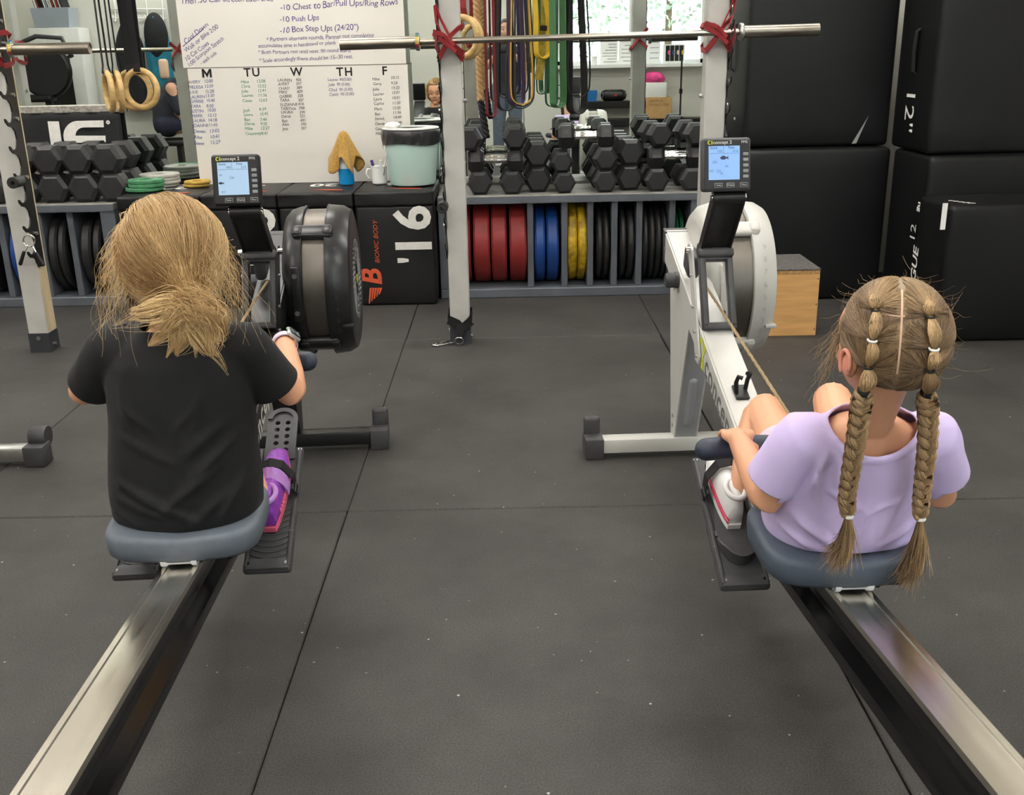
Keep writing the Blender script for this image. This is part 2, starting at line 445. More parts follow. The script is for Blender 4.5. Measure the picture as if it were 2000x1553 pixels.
def plane_cut(me, holes):
    """open a garment cleanly: each hole is (point, direction, radius); everything beyond the plane within the radius goes"""
    bm = bmesh.new(); bm.from_mesh(me)
    for c, d, rad, *ok in holes:
        ok = ok[0] if ok else (lambda co: True)
        c = Vector(c); d = Vector(d).normalized()
        fs = [f for f in bm.faces if all((lambda q: (q-d*q.dot(d)).length < rad and -.03 < q.dot(d) < .11)(v.co-c) and ok(v.co) for v in f.verts)]
        es = {e for f in fs for e in f.edges}; vs = {v for f in fs for v in f.verts}
        bmesh.ops.bisect_plane(bm, geom=list(vs)+list(es)+fs, plane_co=c, plane_no=d, clear_outer=False, clear_inner=False)
        kill = [v for v in bm.verts if (lambda q: (q-d*q.dot(d)).length < rad and 1e-5 < q.dot(d) < .11)(v.co-c) and ok(v.co)]
        bmesh.ops.delete(bm, geom=kill, context='VERTS')
    for _ in range(4):                   # even out the cut edges
        new = {}
        for v in bm.verts:
            if v.is_boundary:
                nb = [e.other_vert(v).co for e in v.link_edges if e.is_boundary]
                if len(nb) == 2: new[v] = v.co*.5+(nb[0]+nb[1])*.25
        for v, c in new.items(): v.co = c
    bm.to_mesh(me); bm.free()
def round_cut(me, c, rad):
    """neck opening: remove everything inside a ball and pull the rim onto it"""
    bm = bmesh.new(); bm.from_mesh(me); c = Vector(c)
    bmesh.ops.delete(bm, geom=[v for v in bm.verts if (v.co-c).length < rad], context='VERTS')
    for v in bm.verts:
        if v.is_boundary and (v.co-c).length < rad+.02: v.co = c+(v.co-c).normalized()*rad
    bm.to_mesh(me); bm.free()
def shell(me, th):
    ob = bpy.data.objects.new('r', me); COL.objects.link(ob); k = ob.modifiers.new('s', 'SOLIDIFY'); k.thickness = th; k.offset = -1
    dg = bpy.context.evaluated_depsgraph_get(); out = bpy.data.meshes.new_from_object(ob.evaluated_get(dg)); bpy.data.objects.remove(ob); return out

def strands(name, paths, r0, r1, tones, material, parent, world=True):
    """fine hairs as thin three-sided tubes; paths: list of (k,3) arrays, all with the same k"""
    P = np.asarray(paths, float); n, k, _ = P.shape
    T = np.gradient(P, axis=1); T /= np.linalg.norm(T, axis=2, keepdims=True)+1e-9
    ref = np.array([.3, .5, .81]); U = np.cross(T, ref); U /= np.linalg.norm(U, axis=2, keepdims=True)+1e-9; Wv = np.cross(T, U)
    rad = np.linspace(1, 0, k)[None, :, None]; r0 = np.broadcast_to(np.asarray(r0, float).reshape(-1, 1, 1), (n, 1, 1)); R = r0*rad + r1*(1-rad)
    ang = [0, 2*PI/3, 4*PI/3]
    V = np.stack([P + R*(U*math.cos(a)+Wv*math.sin(a)) for a in ang], axis=2).reshape(-1, 3)
    base = (np.arange(n)*k*3)[:, None, None] + (np.arange(k-1)*3)[None, :, None]
    i = np.arange(3); j = (i+1) % 3
    F = np.stack([base+i, base+j, base+3+j, base+3+i], axis=3).reshape(-1, 4)
    me = bpy.data.meshes.new(name); me.vertices.add(len(V)); me.vertices.foreach_set('co', V.ravel())
    me.loops.add(F.size); me.loops.foreach_set('vertex_index', F.ravel().astype(np.int32))
    me.polygons.add(len(F)); me.polygons.foreach_set('loop_start', (np.arange(len(F))*4).astype(np.int32))
    me.update(calc_edges=True)
    at_ = me.attributes.new('tone', 'FLOAT', 'POINT'); at_.data.foreach_set('value', np.repeat(np.asarray(tones, float), k*3))
    return put(name, me, material, parent, 3.14, world, fix=False)
def give_tone(o, fn):
    me = o.data; v = verts_np(me); a = me.attributes.new('tone', 'FLOAT', 'POINT'); a.data.foreach_set('value', fn(v))
# ================================================================== the room
XL, XR, YB, YF, ZC = -5.6, 2.76, 6.0, -2.6, 3.3
fl = struct(MB().box2((XL-.1, YF-.1, -.12), (XR+.1, YB+.1, -.016)).build('floor', 'black_rubber'))
xs = [-.495 + 1.211*k for k in range(-5, 4)]; ys = [2.79 + 1.91*k for k in range(-3, 3)]
for i in range(len(xs)-1):
    for j in range(len(ys)-1):
        x0, x1, y0, y1 = max(xs[i], XL), min(xs[i+1], XR), max(ys[j], YF), min(ys[j+1], YB)
        if x1 - x0 < .05 or y1 - y0 < .05: continue
        jx, jy = random.uniform(-.002, .002), random.uniform(-.003, .003)
        MB().rbox(((x0+x1)/2+jx, (y0+y1)/2+jy, -.008), (x1-x0-.0035, y1-y0-.0035, .016), .003, 1).build('floor_mat', 'rubber_mat', fl)
struct(MB().box2((XL-.1, YB, -.12), (XR+.1, YB+.12, ZC)).build('wall_back', 'white_paint'))
struct(MB().box2((XL-.12, YF-.1, -.12), (XL, YB, ZC)).build('wall_left', 'white_paint'))
struct(MB().box2((XR, YF-.1, -.12), (XR+.12, YB, ZC)).build('wall_right', 'white_paint'))
wx0, wx1, wz0, wz1 = .70, 2.70, 1.07, 2.45
w = MB().box2((XL, YF-.12, -.12), (wx0, YF, ZC)).box2((wx1, YF-.12, -.12), (XR, YF, ZC)).box2((wx0, YF-.12, -.12), (wx1, YF, wz0)).box2((wx0, YF-.12, wz1), (wx1, YF, ZC))
struct(w.build('wall_rear', 'white_paint'))
struct(MB().box2((XL-.1, YF-.1, ZC), (XR+.1, YB+.1, ZC+.1)).build('ceiling', 'ceiling_paint'))
struct(MB().box2((-5.5, .40, -.016), (-2.2, .50, 2.6)).build('wall_partition', 'white_paint'))
# window in the rear wall
win = struct(thing('window_1', 'wide bright window in the rear wall seen in the mirror', 'window', (1.7, YF-.06, wz0)))
del win['category']
fr = MB()
for a, b in (((wx0, YF-.1, wz0), (wx1, YF-.02, wz0+.05)), ((wx0, YF-.1, wz1-.05), (wx1, YF-.02, wz1)), ((wx0, YF-.1, wz0), (wx0+.05, YF-.02, wz1)), ((wx1-.05, YF-.1, wz0), (wx1, YF-.02, wz1)), ((1.68, YF-.1, wz0), (1.72, YF-.02, wz1))): fr.box2(a, b)
fr.build('window_frame', 'lamp_body', win, world=True)
for a, b in ((wx0+.05, 1.68), (1.72, wx1-.05)): MB().box2((a, YF-.065, wz0+.05), (b, YF-.06, wz1-.05)).build('pane', 'window_glass', win, world=True)
MB().box2((wx0-.05, YF-.02, wz0-.04), (wx1, YF+.22, wz0)).build('window_sill', 'lamp_body', win, world=True)
# mirrors on the back wall
for k, (a, b, z0, z1) in enumerate(((-3.72, -1.30, .57, 2.25), (-1.295, .10, .57, 2.25), (.105, 1.75, .57, 2.25))):
    mr = MB().box2((a, MIR, z0), (b, YB-.002, z1)).build('wall_mirror', 'mirror_glass')
    tag(mr, ('tall frameless wall mirror behind the hanging wooden rings', 'frameless wall mirror behind the whiteboard and bucket', 'frameless wall mirror behind the hanging exercise bands')[k], 'mirror', 'wall mirrors')
# ceiling lights
for y in (-1.3, 1.0, 3.2, 5.0):
    for x in (-3.6, -1.2, 1.2):
        L_ = thing('ceiling_light', 'long white ceiling light in the %s row, %s side of the room' % ({-1.3: 'rearmost', 1.0: 'second', 3.2: 'third', 5.0: 'mirror'}[y], {-3.6: 'left', -1.2: 'middle', 1.2: 'right'}[x]), 'light', (x, y, ZC-.32), 0, 'ceiling light fittings')
        MB().rbox((0, 0, -.03), (1.25, .34, .06), .01).build('housing', 'lamp_body', L_)
        MB().rbox((0, 0, -.063), (1.18, .27, .012), .004).build('diffuser', 'lamp_white', L_)
        MB().rbox((0, 0, .006), (1.10, .12, .012), .004).build('added_uplight', 'lamp_white', L_)  # added upward glow, put in to brighten the ceiling and soften the fill
        for s in (-.5, .5): MB().cyl((s, 0, 0), (s, 0, .32), .004, n=8).build('suspension_wire', 'zinc', L_)

# ================================================================== storage shelving
SF, SB, ST = 5.52, 5.965, .557
def shelving(name, label, x0, x1, dividers, ends):
    r = thing(name, label, 'shelf', ((x0+x1)/2, (SF+SB)/2, 0))
    mid = SF + .25
    MB().rbox(((x0+x1)/2, (SF+mid)/2, ST-.018), (x1-x0, mid-SF-.004, .036), .004, 1).build('top_plank', 'slate_top', r, world=True)
    MB().rbox(((x0+x1)/2, (mid+SB)/2, ST-.018), (x1-x0, SB-mid-.004, .036), .004, 1).build('top_plank', 'slate_top', r, world=True)
    MB().box2((x0, SF-.004, ST-.042), (x1, SF+.03, ST-.036)).box2((x0, SF-.006, ST-.036), (x1, SF-.001, ST-.006)).build('front_rail', 'slate_paint', r, world=True)
    MB().rbox(((x0+x1)/2, (SF+SB)/2, .025), (x1-x0, SB-SF, .05), .004, 1).build('bottom_board', 'slate_paint', r, world=True)
    MB().box2((x0, SB-.012, .05), (x1, SB, ST-.04)).build('back_panel', 'black_steel', r, world=True)
    for d in dividers: MB().rbox((d, (SF+SB)/2+.01, (.05+ST-.036)/2), (.034, SB-SF-.04, ST-.086), .003, 1).build('divider', 'slate_paint', r, world=True)
    for a, b in ends: MB().rbox(((a+b)/2, (SF+SB)/2, (.05+ST-.036)/2), (b-a, SB-SF-.01, ST-.086), .003, 1).build('end_panel', 'slate_paint', r, world=True)
    return r
shelving('storage_shelf', 'slate grey dumbbell shelf with coloured bumper plates in its bays', -.374, 1.055, (.122, .307, .447, .578, .713, .89), ((-.374, -.324), (.985, 1.055)))
shelving('storage_shelf', 'slate grey dumbbell shelf at the left, behind the toothed post', -3.5, -2.105, (-2.53, -2.36, -2.95, -2.74), ((-2.185, -2.105), (-3.5, -3.45)))

# ================================================================== bumper plates standing in the bays
def bumper(r, t):
    hub = .025
    prof = [(hub, -t/2*.9), (.05, -t/2*.9), (.055, -t/2*.8), (r*.62, -t/2*.8), (r*.68, -t/2*.98), (r-.012, -t/2), (r, -t/2+.010), (r, t/2-.010), (r-.012, t/2), (r*.68, t/2*.98), (r*.62, t/2*.8), (.055, t/2*.8), (.05, t/2*.9), (hub, t/2*.9)]
    return MB().lathe(prof, 48, Matrix.Rotation(PI/2, 4, 'Y'), closed_prof=True)
PLATES = {}
def plate(x0, x1, r, col, label, group, yoff=0.0):
    t = x1-x0; key = (round(t, 3), r, col)
    root = thing('bumper_plate', label, 'weight plate', ((x0+x1)/2, SF+.012+r+yoff, .05+r), 0, group)
    root.rotation_euler = (random.uniform(0, 6), 0, 0)
    if key not in PLATES:
        PLATES[key] = (bumper(r, t).build('disc', col, root, S30), MB().lathe([(.0245, -t/2*.93), (.034, -t/2*.93), (.034, t/2*.93), (.0245, t/2*.93)], 24, Matrix.Rotation(PI/2, 4, 'Y'), closed_prof=True).build('steel_hub', 'zinc', root, S30))
    else:
        for o in PLATES[key]:
            c = o.copy(); COL.objects.link(c); c.parent = root
plate(-.30, -.206, .224, 'plate_red', 'red bumper plate half hidden behind the middle post', 'red bumper plates')
plate(-.190, -.100, .224, 'plate_red', 'second red bumper plate from the middle post', 'red bumper plates')
plate(-.092, -.008, .224, 'plate_red', 'third red bumper plate from the middle post, with a dark spot', 'red bumper plates')
plate(.008, .100, .224, 'plate_red', 'rightmost red bumper plate, leaning on the divider before the blue ones', 'red bumper plates')
plate(.145, .202, .212, 'plate_blue', 'left one of the two blue bumper plates', 'blue bumper plates')
plate(.210, .275, .212, 'plate_blue', 'right one of the two blue bumper plates', 'blue bumper plates')
plate(.327, .376, .222, 'plate_yellow', 'left one of the two worn yellow bumper plates', 'yellow bumper plates')
plate(.380, .428, .222, 'plate_yellow', 'right one of the two worn yellow bumper plates', 'yellow bumper plates')
for k, (a, b) in enumerate(((.482, .517), (.520, .552))): plate(a, b, .215, 'plate_black', ('left', 'right')[k]+' thin black plate in the bay beside the yellow plates', 'thin black plates', .01)
for k, (a, b) in enumerate(((.610, .645), (.652, .690))): plate(a, b, .215, 'plate_black', ('left', 'right')[k]+' thin black plate in the second bay right of the yellow plates', 'thin black plates', .01)
for k, (a, b) in enumerate(((.735, .767), (.771, .803), (.807, .838), (.842, .870))): plate(a, b, .215, 'plate_black', ('first', 'second', 'third', 'fourth')[k]+' from left of the four black plates beside the pale rowing machine', 'thin black plates', .01)
for k, (a, b) in enumerate(((.915, .936), (.942, .963))): plate(a, b, .20, 'plate_green', ('left', 'right')[k]+' dark green plate in the last shelf bay', 'green plates', .01)
for k, (a, b) in enumerate(((-2.935, -2.885), (-2.88, -2.83))): plate(a, b, .222, 'plate_black', ('left', 'right')[k]+' black bumper plate at the far left edge, left of the toothed post', 'left shelf black plates')
for k, (a, b) in enumerate(((-2.71, -2.655), (-2.645, -2.595))): plate(a, b, .222, 'plate_blue', ('left', 'right')[k]+' blue bumper plate mostly hidden behind the toothed post', 'left shelf blue plates')
for k, (a, b) in enumerate(((-2.50, -2.455), (-2.45, -2.41))): plate(a, b, .222, 'plate_black', ('left', 'right')[k]+' black bumper plate in the bay just right of the toothed post', 'left shelf black plates')
for k, (a, b) in enumerate(((-2.325, -2.27), (-2.26, -2.215))): plate(a, b, .222, 'plate_black', ('left', 'right')[k]+' black bumper plate in the left shelf bay behind the blonde child', 'left shelf black plates')

# ================================================================== hex dumbbells
def hexhead(mb, c, rad, half):
    """six-sided head with bevelled end faces, axis y"""
    prof = [(-half, rad*.74), (-half+.017, rad), (half-.017, rad), (half, rad*.74)]
    R = [[Vector((c[0]+r*math.cos(PI/3*i), c[1]+h, c[2]+r*math.sin(PI/3*i))) for i in range(6)] for h, r in prof]
    mb.rings(R)
def make_dumbbell(rad, half, hl, num):
    r = thing('hex_dumbbell', 'black rubber hex dumbbell', 'dumbbell', (0, 0, 0)); d = hl/2+half
    for s in (-1, 1):
        m = MB(); hexhead(m, (0, s*d, 0), rad, half); h = m.build('head', 'hex_rubber', r, S30*.5)
        t = MB()
        for ang in (PI/6, PI*5/6):
            n = Vector((math.cos(ang), 0, math.sin(ang))); q = Vector((0, s, 0)) ; xx = q; zz = n; yy = zz.cross(xx)
            add_text(t, num, rad*.42, basis(Vector((0, s*d, 0))+n*(rad*.866+.0007), xx, yy, zz), bold=.01)
        t.build('weight_number', 'hex_number', h)
    pr = [(.013, -hl/2), (.016, -hl/2+.01), (.0135, -hl/2+.02), (.0165, -hl*.15), (.0175, 0), (.0165, hl*.15), (.0135, hl/2-.02), (.016, hl/2-.01), (.013, hl/2)]
    MB().lathe(pr, 16, Matrix.Rotation(PI/2, 4, 'X')).build('handle', 'chrome', r, S30)
    return r
DB = {}
DBSPEC = {'S': (.062, .036, .125, '12'), 'M': (.068, .042, .128, '20'), 'L': (.077, .052, .13, '35'), 'XL': (.086, .058, .13, '50')}
def dbx(px, z, Y):          # x of a pixel column at height z, depth Y
    y = 300
    for _ in range(20):
        p = at(px, y, Y)
        y += (p.z - z)*200
    return p.x
def db(px, z, size, axis, Y, label, group='dumbbells on the right shelf', **kw):
    rad, half, hl, num = DBSPEC[size]; L_ = hl+4*half
    x = dbx(px, z, Y); loc = Vector((x, Y+(L_/2 if axis == 'y' else 0), z)); rz = (0 if axis == 'y' else PI/2)+kw.get('yaw', 0)
    e = (kw.get('tilt', 0), kw.get('roll', 0), rz)
    if size not in DB: o = make_dumbbell(*DBSPEC[size]); DB[size] = o; o.location = loc; o.rotation_euler = e
    else: o = dup(DB[size], loc, e)
    o['label'] = label; o['group'] = group
FY = SF+.035
h = {'S': .0537, 'M': .0589, 'L': .0667, 'XL': .0745}
b0 = ST+.001
db(937, b0+h['M'], 'M', 'y', FY, 'hex dumbbell on the right shelf, bottom row, nearest the middle post')
db(1000, b0+h['M'], 'M', 'y', FY, 'hex dumbbell on the right shelf, bottom row, second from the middle post')
db(1051, b0+h['L'], 'L', 'y', FY+.06, 'large hex dumbbell on the right shelf, bottom row, left of the gap')
db(1103, b0+h['S'], 'S', 'y', FY, 'small hex dumbbell on the right shelf, bottom row, just left of the gap')
db(1180, b0+h['M'], 'M', 'y', FY, 'hex dumbbell on the right shelf, bottom row, just right of the bare gap', yaw=.06)
db(1228, b0+h['L'], 'L', 'y', FY+.06, 'large hex dumbbell on the right shelf, bottom row, right of the bare gap', yaw=.05)
db(1282, b0+h['M'], 'M', 'y', FY, 'hex dumbbell on the right shelf, bottom row, second from the pale post', yaw=.05)
db(1350, b0+h['M'], 'M', 'y', FY, 'hex dumbbell on the right shelf, bottom row, beside the pale right post', yaw=.06)
z1 = b0+2*h['M']+h['S']
db(968, z1+.003, 'M', 'x', FY+.075, 'hex dumbbell lying crosswise on the bottom row beside the middle post, chrome handle showing')
db(968, z1+.003, 'M', 'x', FY+.235, 'hex dumbbell lying crosswise behind another one beside the middle post')
db(1050, b0+h['L']*3, 'L', 'y', FY+.06, 'large hex dumbbell on the right shelf, second row, left of the gap')
db(1098, b0+2*h['S']+h['S'], 'S', 'y', FY+.01, 'small hex dumbbell, second row, under the left head of the middle crosswise pair')
db(1181, b0+h['M']*3, 'M', 'y', FY, 'hex dumbbell, second row, under the right head of the middle crosswise pair', yaw=.06)
db(1230, b0+h['L']*3, 'L', 'y', FY+.06, 'large hex dumbbell on the right shelf, second row, right of the crosswise pair', yaw=.05)
db(1319, b0+h['M']*3, 'M', 'x', FY+.075, 'hex dumbbell lying crosswise beside the pale right post, chrome handle showing')
db(1319, b0+h['M']*3, 'M', 'x', FY+.235, 'hex dumbbell lying crosswise behind another one beside the pale right post')
z2 = z1+.003+h['M']*2
db(922, z2, 'M', 'y', FY, 'hex dumbbell on the right shelf, top row, touching the middle post', yaw=-.12)
db(1006, z2, 'M', 'y', FY+.01, 'hex dumbbell on the right shelf, top row, below the gold exercise band')
db(1144, b0+h['M']*5-.004, 'M', 'x', FY+.075, 'hex dumbbell lying crosswise on top in the middle of the right shelf, handle facing out')
db(1144, b0+h['M']*5-.004, 'M', 'x', FY+.235, 'hex dumbbell lying crosswise on top, behind the front crosswise one in the middle')
db(1286, b0+h['M']*5, 'M', 'y', FY, 'hex dumbbell on the right shelf, top row, second from the pale post', yaw=.1)
db(1358, b0+h['M']*5, 'M', 'y', FY, 'hex dumbbell on the right shelf, top row, beside the pale right post', yaw=.1)
GL = 'dumbbells on the left shelf'
for k, px in enumerate((-18, 42, 99, 159, 216)):
    db(px, b0+h['XL'], 'XL', 'y', FY+.01, ('hex dumbbell, lower row, outside left of the toothed post', 'hex dumbbell, lower row, behind the toothed post', 'hex dumbbell, lower row, first right of the toothed post', 'hex dumbbell, lower row of the left shelf, the middle one right of the post', 'hex dumbbell, lower row of the left shelf, beside the green change plates')[k], GL, yaw=.03)
for k, px in enumerate((-25, 30, 87, 145, 203)):
    db(px, b0+h['XL']*3, 'XL', 'y', FY+.01, ('hex dumbbell, upper row, outside left of the toothed post', 'hex dumbbell, upper row, behind the toothed post', 'hex dumbbell, upper row, first right of the toothed post', 'hex dumbbell, upper row of the left shelf, below the white banner letters', 'hex dumbbell, upper row of the left shelf, above the green change plates')[k], GL, yaw=.03)
# ================================================================== squat racks and barbells
PF, PD = 4.60, .092
def hook_plate(mb, x, z0, z1, th=.006):
    """toothed steel plate along a post side: hooks open upward, pointing to the room"""
    yb, yf = PF+.068, PF-.006
    pts = [(yb, z0)]
    pitch = .114; z = z0+.02
    pts += [(yf+.02, z0), (yf-.005, z0+.03)]
    while z + pitch < z1:
        pts += [(yf+.006, z+.010), (yf-.014, z+.026), (yf-.046, z+.034), (yf-.068, z+.052), (yf-.070, z+.066), (yf-.060, z+.064), (yf-.044, z+.050), (yf-.022, z+.046), (yf-.006, z+.054), (yf+.004, z+.068), (yf+.012, z+.090)]
        z += pitch
    pts += [(yf, z1), (yb, z1)]
    mb.prism(pts, x-th/2, x+th/2, 'x')
def rack(label, posts, ztop, pegs=True):
    cx = sum(p[0] for p in posts)/len(posts)
    r = thing('squat_rack', label, 'rack', (cx, PF+PD/2, 0))
    for (x0, x1, side) in posts:
        xc = (x0+x1)/2
        p = MB().rbox((xc, PF+PD/2, .07+(ztop-.07)/2), (x1-x0, PD, ztop-.07), .004, 1).build('post', 'post_paint', r, world=True)
        b = MB().box2((x0-.003, PF-.003, 0), (x1+.003, PF+PD+.003, .092)).build('foot_bracket', 'dark_bracket', r, world=True)
        for q_ in (MB().cyl((xc, PF-.010, .070), (xc, PF-.002, .070), .010, n=14), MB().cyl((x1+.010, PF+.045, .03), (x1+.002, PF+.045, .03), .008, n=12), MB().cyl((x0-.010, PF+.045, .06), (x0-.002, PF+.045, .06), .008, n=12)): q_.build('bolt', 'zinc', b, S30, world=True)
        m = MB(); sx = x0-.004 if side < 0 else x1+.004
        hook_plate(m, sx, .40, ztop-.1); m.build('hook_plate', 'black_steel', r, world=True)
        for z in (.55, .80, 1.05, 1.15, 1.36, 1.45): MB().cyl((sx, PF+.03, z), (sx+(.012 if side > 0 else -.012), PF+.03, z), .008, n=10).build('bolt', 'zinc', r, S30, world=True)
        MB().cyl((x1+.001 if side < 0 else x0-.001, PF+.05, 1.09), (x1+.016 if side < 0 else x0-.016, PF+.05, 1.09), .009, n=10).build('bolt', 'zinc', r, S30, world=True)
    MB().rbox((cx, PF+PD/2, ztop+.045), (abs(posts[-1][1]-posts[0][0])+.2, PD, .09), .004, 1).build('top_beam', 'post_paint', r, world=True)
    return r
rk = rack('off-white timber squat rack with red bands, standing in the middle of the photo', ((-.275, -.185, -1), (.862, .953, 1)), 2.3)
rl = rack('off-white timber squat rack with toothed steel plate at the left edge', ((-3.36, -3.27, -1), (-2.229, -2.138, 1)), 2.3)
# bare wood edge of the left post where paint has worn off
MB().box2((-2.1375, PF+.067, .095), (-2.1362, PF+PD-.002, 2.25)).box2((-2.1375, PF+.006, .095), (-2.1366, PF+PD-.004, .40)).build('worn_edge', 'post_wood', rl, world=True)
# pegs: short tubes on the posts
for (x, z, root) in ((-2.135, .79, rl), (-.285, .645, rk)):
    pg = MB().lathe([(.008, 0), (.024, 0), (.024, .07), (.008, .07)], 24, Matrix.Translation((x, PF-.02, z)) @ Matrix.Rotation(PI/2, 4, 'X'), closed_prof=True).build('peg', 'plastic_charcoal' if root is rl else 'black_rubber', root, S30, world=True)
    MB().lathe([(.009, 0), (.0245, 0), (.0245, .016), (.009, .016)], 24, Matrix.Translation((x, PF-.085, z)) @ Matrix.Rotation(PI/2, 4, 'X'), closed_prof=True).build('rubber_tip', 'black_rubber', pg, S30, world=True)

def barbell(name, label, xl, xr, y, zl, zr):
    r = thing(name, label, 'barbell', ((xl+xr)/2, y, (zl+zr)/2)); r.rotation_euler = (0, -math.atan2(zr-zl, xr-xl), 0)
    Lh = (xr-xl)/2; sl = .335
    MB().cyl((-Lh+sl, 0, 0), (Lh-sl, 0, 0), .0132, n=20).build('shaft', 'bar_steel', r, S30)
    for s in (-1, 1):
        q = MB().lathe([(.0135, 0), (.0245, 0), (.0245, sl), (.021, sl), (.021, sl-.004), (.0135, sl-.004)], 28, Matrix.Translation((s*(Lh-sl), 0, 0)) @ Matrix.Rotation(s*PI/2, 4, 'Y')).build('sleeve', 'sleeve_steel', r, S30)
        MB().lathe([(.014, 0), (.034, 0), (.036, .003), (.036, .014), (.034, .017), (.014, .017)], 28, Matrix.Translation((s*(Lh-sl), 0, 0)) @ Matrix.Rotation(s*PI/2, 4, 'Y')).build('collar', 'zinc', q, S30)
    return r
BY = PF-.040
b1 = barbell('barbell', 'steel barbell tied with red bands across the middle squat rack', -.690, 1.322, BY, 1.330, 1.352)
b2 = barbell('barbell', 'steel barbell whose sleeve end pokes in at the upper left edge', -3.75, -1.741, BY, 1.34, 1.335)
def rainbow(root, sgn, Lh=1.006, sl=.335):
    # coloured stripes printed round the collar
    for k, c in enumerate(('red_band', 'gold_band', 'yellow_band', 'green_band', 'plate_blue')):
        x0 = sgn*(Lh-sl)+sgn*.001; a0 = -2.2+k*.42
        m = MB(); R = []
        for i in range(7):
            a = a0+i*.06; R.append([Vector((x0+sgn*.001, .0364*math.sin(a), .0364*math.cos(a)))*1, Vector((x0+sgn*.015, .0364*math.sin(a), .0364*math.cos(a)))])
        m.rings(R, cap=False, closed=False); m.build('collar_stripe', c, root)
rainbow(b1, -1); rainbow(b2, 1)

# red bands knotted round bar and post
def band_wrap(label, xc, zc, s, group='red bands tying the barbells'):
    r = thing('tie_band', label, 'exercise band', (xc, BY, zc), 0, group)
    f = PF-.012; yb = PF+PD+.012; w = .052
    m = MB()
    def loop(pts, wd=.022, th=.004): m.ribbon([Vector((xc+p[0], p[1], zc+p[2])) for p in pts], [Vector((.2, -.3, 1))]*len(pts), wd, th)
    loop([(-w, f, -.075), (-w*.4, f-.03, -.03), (0, BY-.028, .012), (w*.7, f-.02, .045), (w, f, .055), (w+.004, yb-.05, .06), (w, yb, .06), (-w, yb, -.06), (-w-.004, yb-.05, -.07), (-w, f, -.075)])
    loop([(w, f, -.078), (w*.5, f-.03, -.040), (0, BY-.030, -.004), (-w*.6, BY-.024, .024), (-w-.006, f-.01, .030), (-w-.004, yb, .03), (w, yb, -.06), (w+.004, yb-.05, -.07), (w, f, -.078)])
    loop([(-w-.012, BY-.016, .02), (-w*.3, BY-.034, -.010), (w*.5, BY-.03, -.045), (w+.002, f-.004, -.064), (w+.002, f, -.05), (w*.4, BY-.034, -.02), (-.02, BY-.036, .020), (-w-.012, BY-.016, .036), (-w-.016, BY+.01, .026), (-w-.012, BY-.016, .02)], .016)
    # end stretched up to a hook
    u = -1 if s < 0 else 1
    loop([(u*(w+.002), f-.035, .14), (u*w*.7, f-.03, .09), (0, BY-.03, .02)], .012)
    loop([(u*(w+.004), f-.035, .135), (u*w*1.0, f-.03, .07), (u*w*.5, BY-.03, .01)], .012)
    m.build('band', 'red_band', r, world=True); 
    MB().tube([(xc+u*w*1.02, BY-.03, zc+.02), (xc+u*w*1.08, BY-.034, zc-.03), (xc+u*w*.98, BY-.03, zc-.05), (xc+u*w*.9, BY-.03, zc-.02)], .005, 8).build('band_end', 'red_band_dark', r, world=True)
    return r
band_wrap('red elastic band knotted round the bar at the middle post', -.230, 1.338, -1)
band_wrap('red elastic band knotted round the bar at the pale right post', .908, 1.350, 1)
band_wrap('red elastic band knotted round the bar at the left post', -2.184, 1.345, 1)
band_wrap('red elastic band on the outer left rack post, seen only in the mirror', -3.315, 1.342, -1)

# spring collar hung on a hook tooth of the left post
cl = thing('spring_collar', 'chrome spring collar with black grips hanging on the left post hook', 'barbell clip', tuple(at(57, 470, PF-.055)))
c0 = at(57, 470, PF-.055)
MB().tube([c0+Vector((.026*math.cos(a), 0.004*math.sin(a*.5), .026*math.sin(a))) for a in np.linspace(-1.2, 2*PI*1.9, 60)], .0032, 8).tube([c0+Vector((-.010, 0, -.022)), c0+Vector((-.03, -.01, -.06))], .0032, 8).tube([c0+Vector((.012, 0, -.022)), c0+Vector((.03, -.01, -.065))], .0032, 8).build('spring', 'chrome', cl, S30, world=True)
for sx, dz in ((-1, 0), (1, -.006)):
    MB().chain([(c0+Vector((sx*.028, -.01, -.050+dz)), .0075), (c0+Vector((sx*.050, -.014, -.100+dz)), .0085)], 12).build('grip', 'plastic_black', cl, S30, world=True)

# strap and carabiner round the foot of the middle post
st = thing('anchor_strap', 'black anchor strap looped round the foot of the middle post', 'strap', (-.23, PF, .06))
m = MB(); f = PF-.008; yb = PF+PD+.008; x0, x1 = -.284, -.176
m.ribbon([(x0, f, .12), (-.24, f-.006, .100), (-.215, f-.008, .085), (-.18, f-.006, .112), (x1, f, .125), (x1, yb, .13), (x0, yb, .13), (x0, f, .12)], Vector((0, 0, 1)), .042, .004)
m.ribbon([(-.222, f-.010, .10), (-.232, f-.014, .07), (-.236, f-.02, .03)], Vector((1, 0, 0)), .034, .005)
m.build('webbing', 'strap_black', st, world=True)
MB().tube([Vector((-.236, f-.024, .025))+Vector((.020*math.cos(a), -.004*math.sin(a), .016*math.sin(a))) for a in np.linspace(0, 2*PI, 24, endpoint=False)], .003, 8, closed=True).build('d_ring', 'chrome', st, S30, world=True)
cb = thing('carabiner', 'chrome carabiner lying on the floor at the middle post', 'carabiner', tuple(at_z(872, 671, .006)))
a0, a1 = at_z(893, 664, .010), at_z(853, 673, .007); dv = (a1-a0).normalized(); pv = Vector((-dv.y, dv.x, 0))
P = []
for a in np.linspace(-PI/2, PI/2, 8): P.append(a0 - dv*(.022*math.cos(a)) + pv*(.022*math.sin(a))*1.0)
for a in np.linspace(PI/2, 3*PI/2, 8): P.append(a1 - dv*(.017*math.cos(a)) + pv*(.017*math.sin(a)))
MB().tube(P, .0055, 10, closed=True).build('carabiner_body', 'chrome', cb, S30, world=True)
MB().tube([P[1], P[-1]], .005, 8).build('gate', 'zinc', cb, S30, world=True)

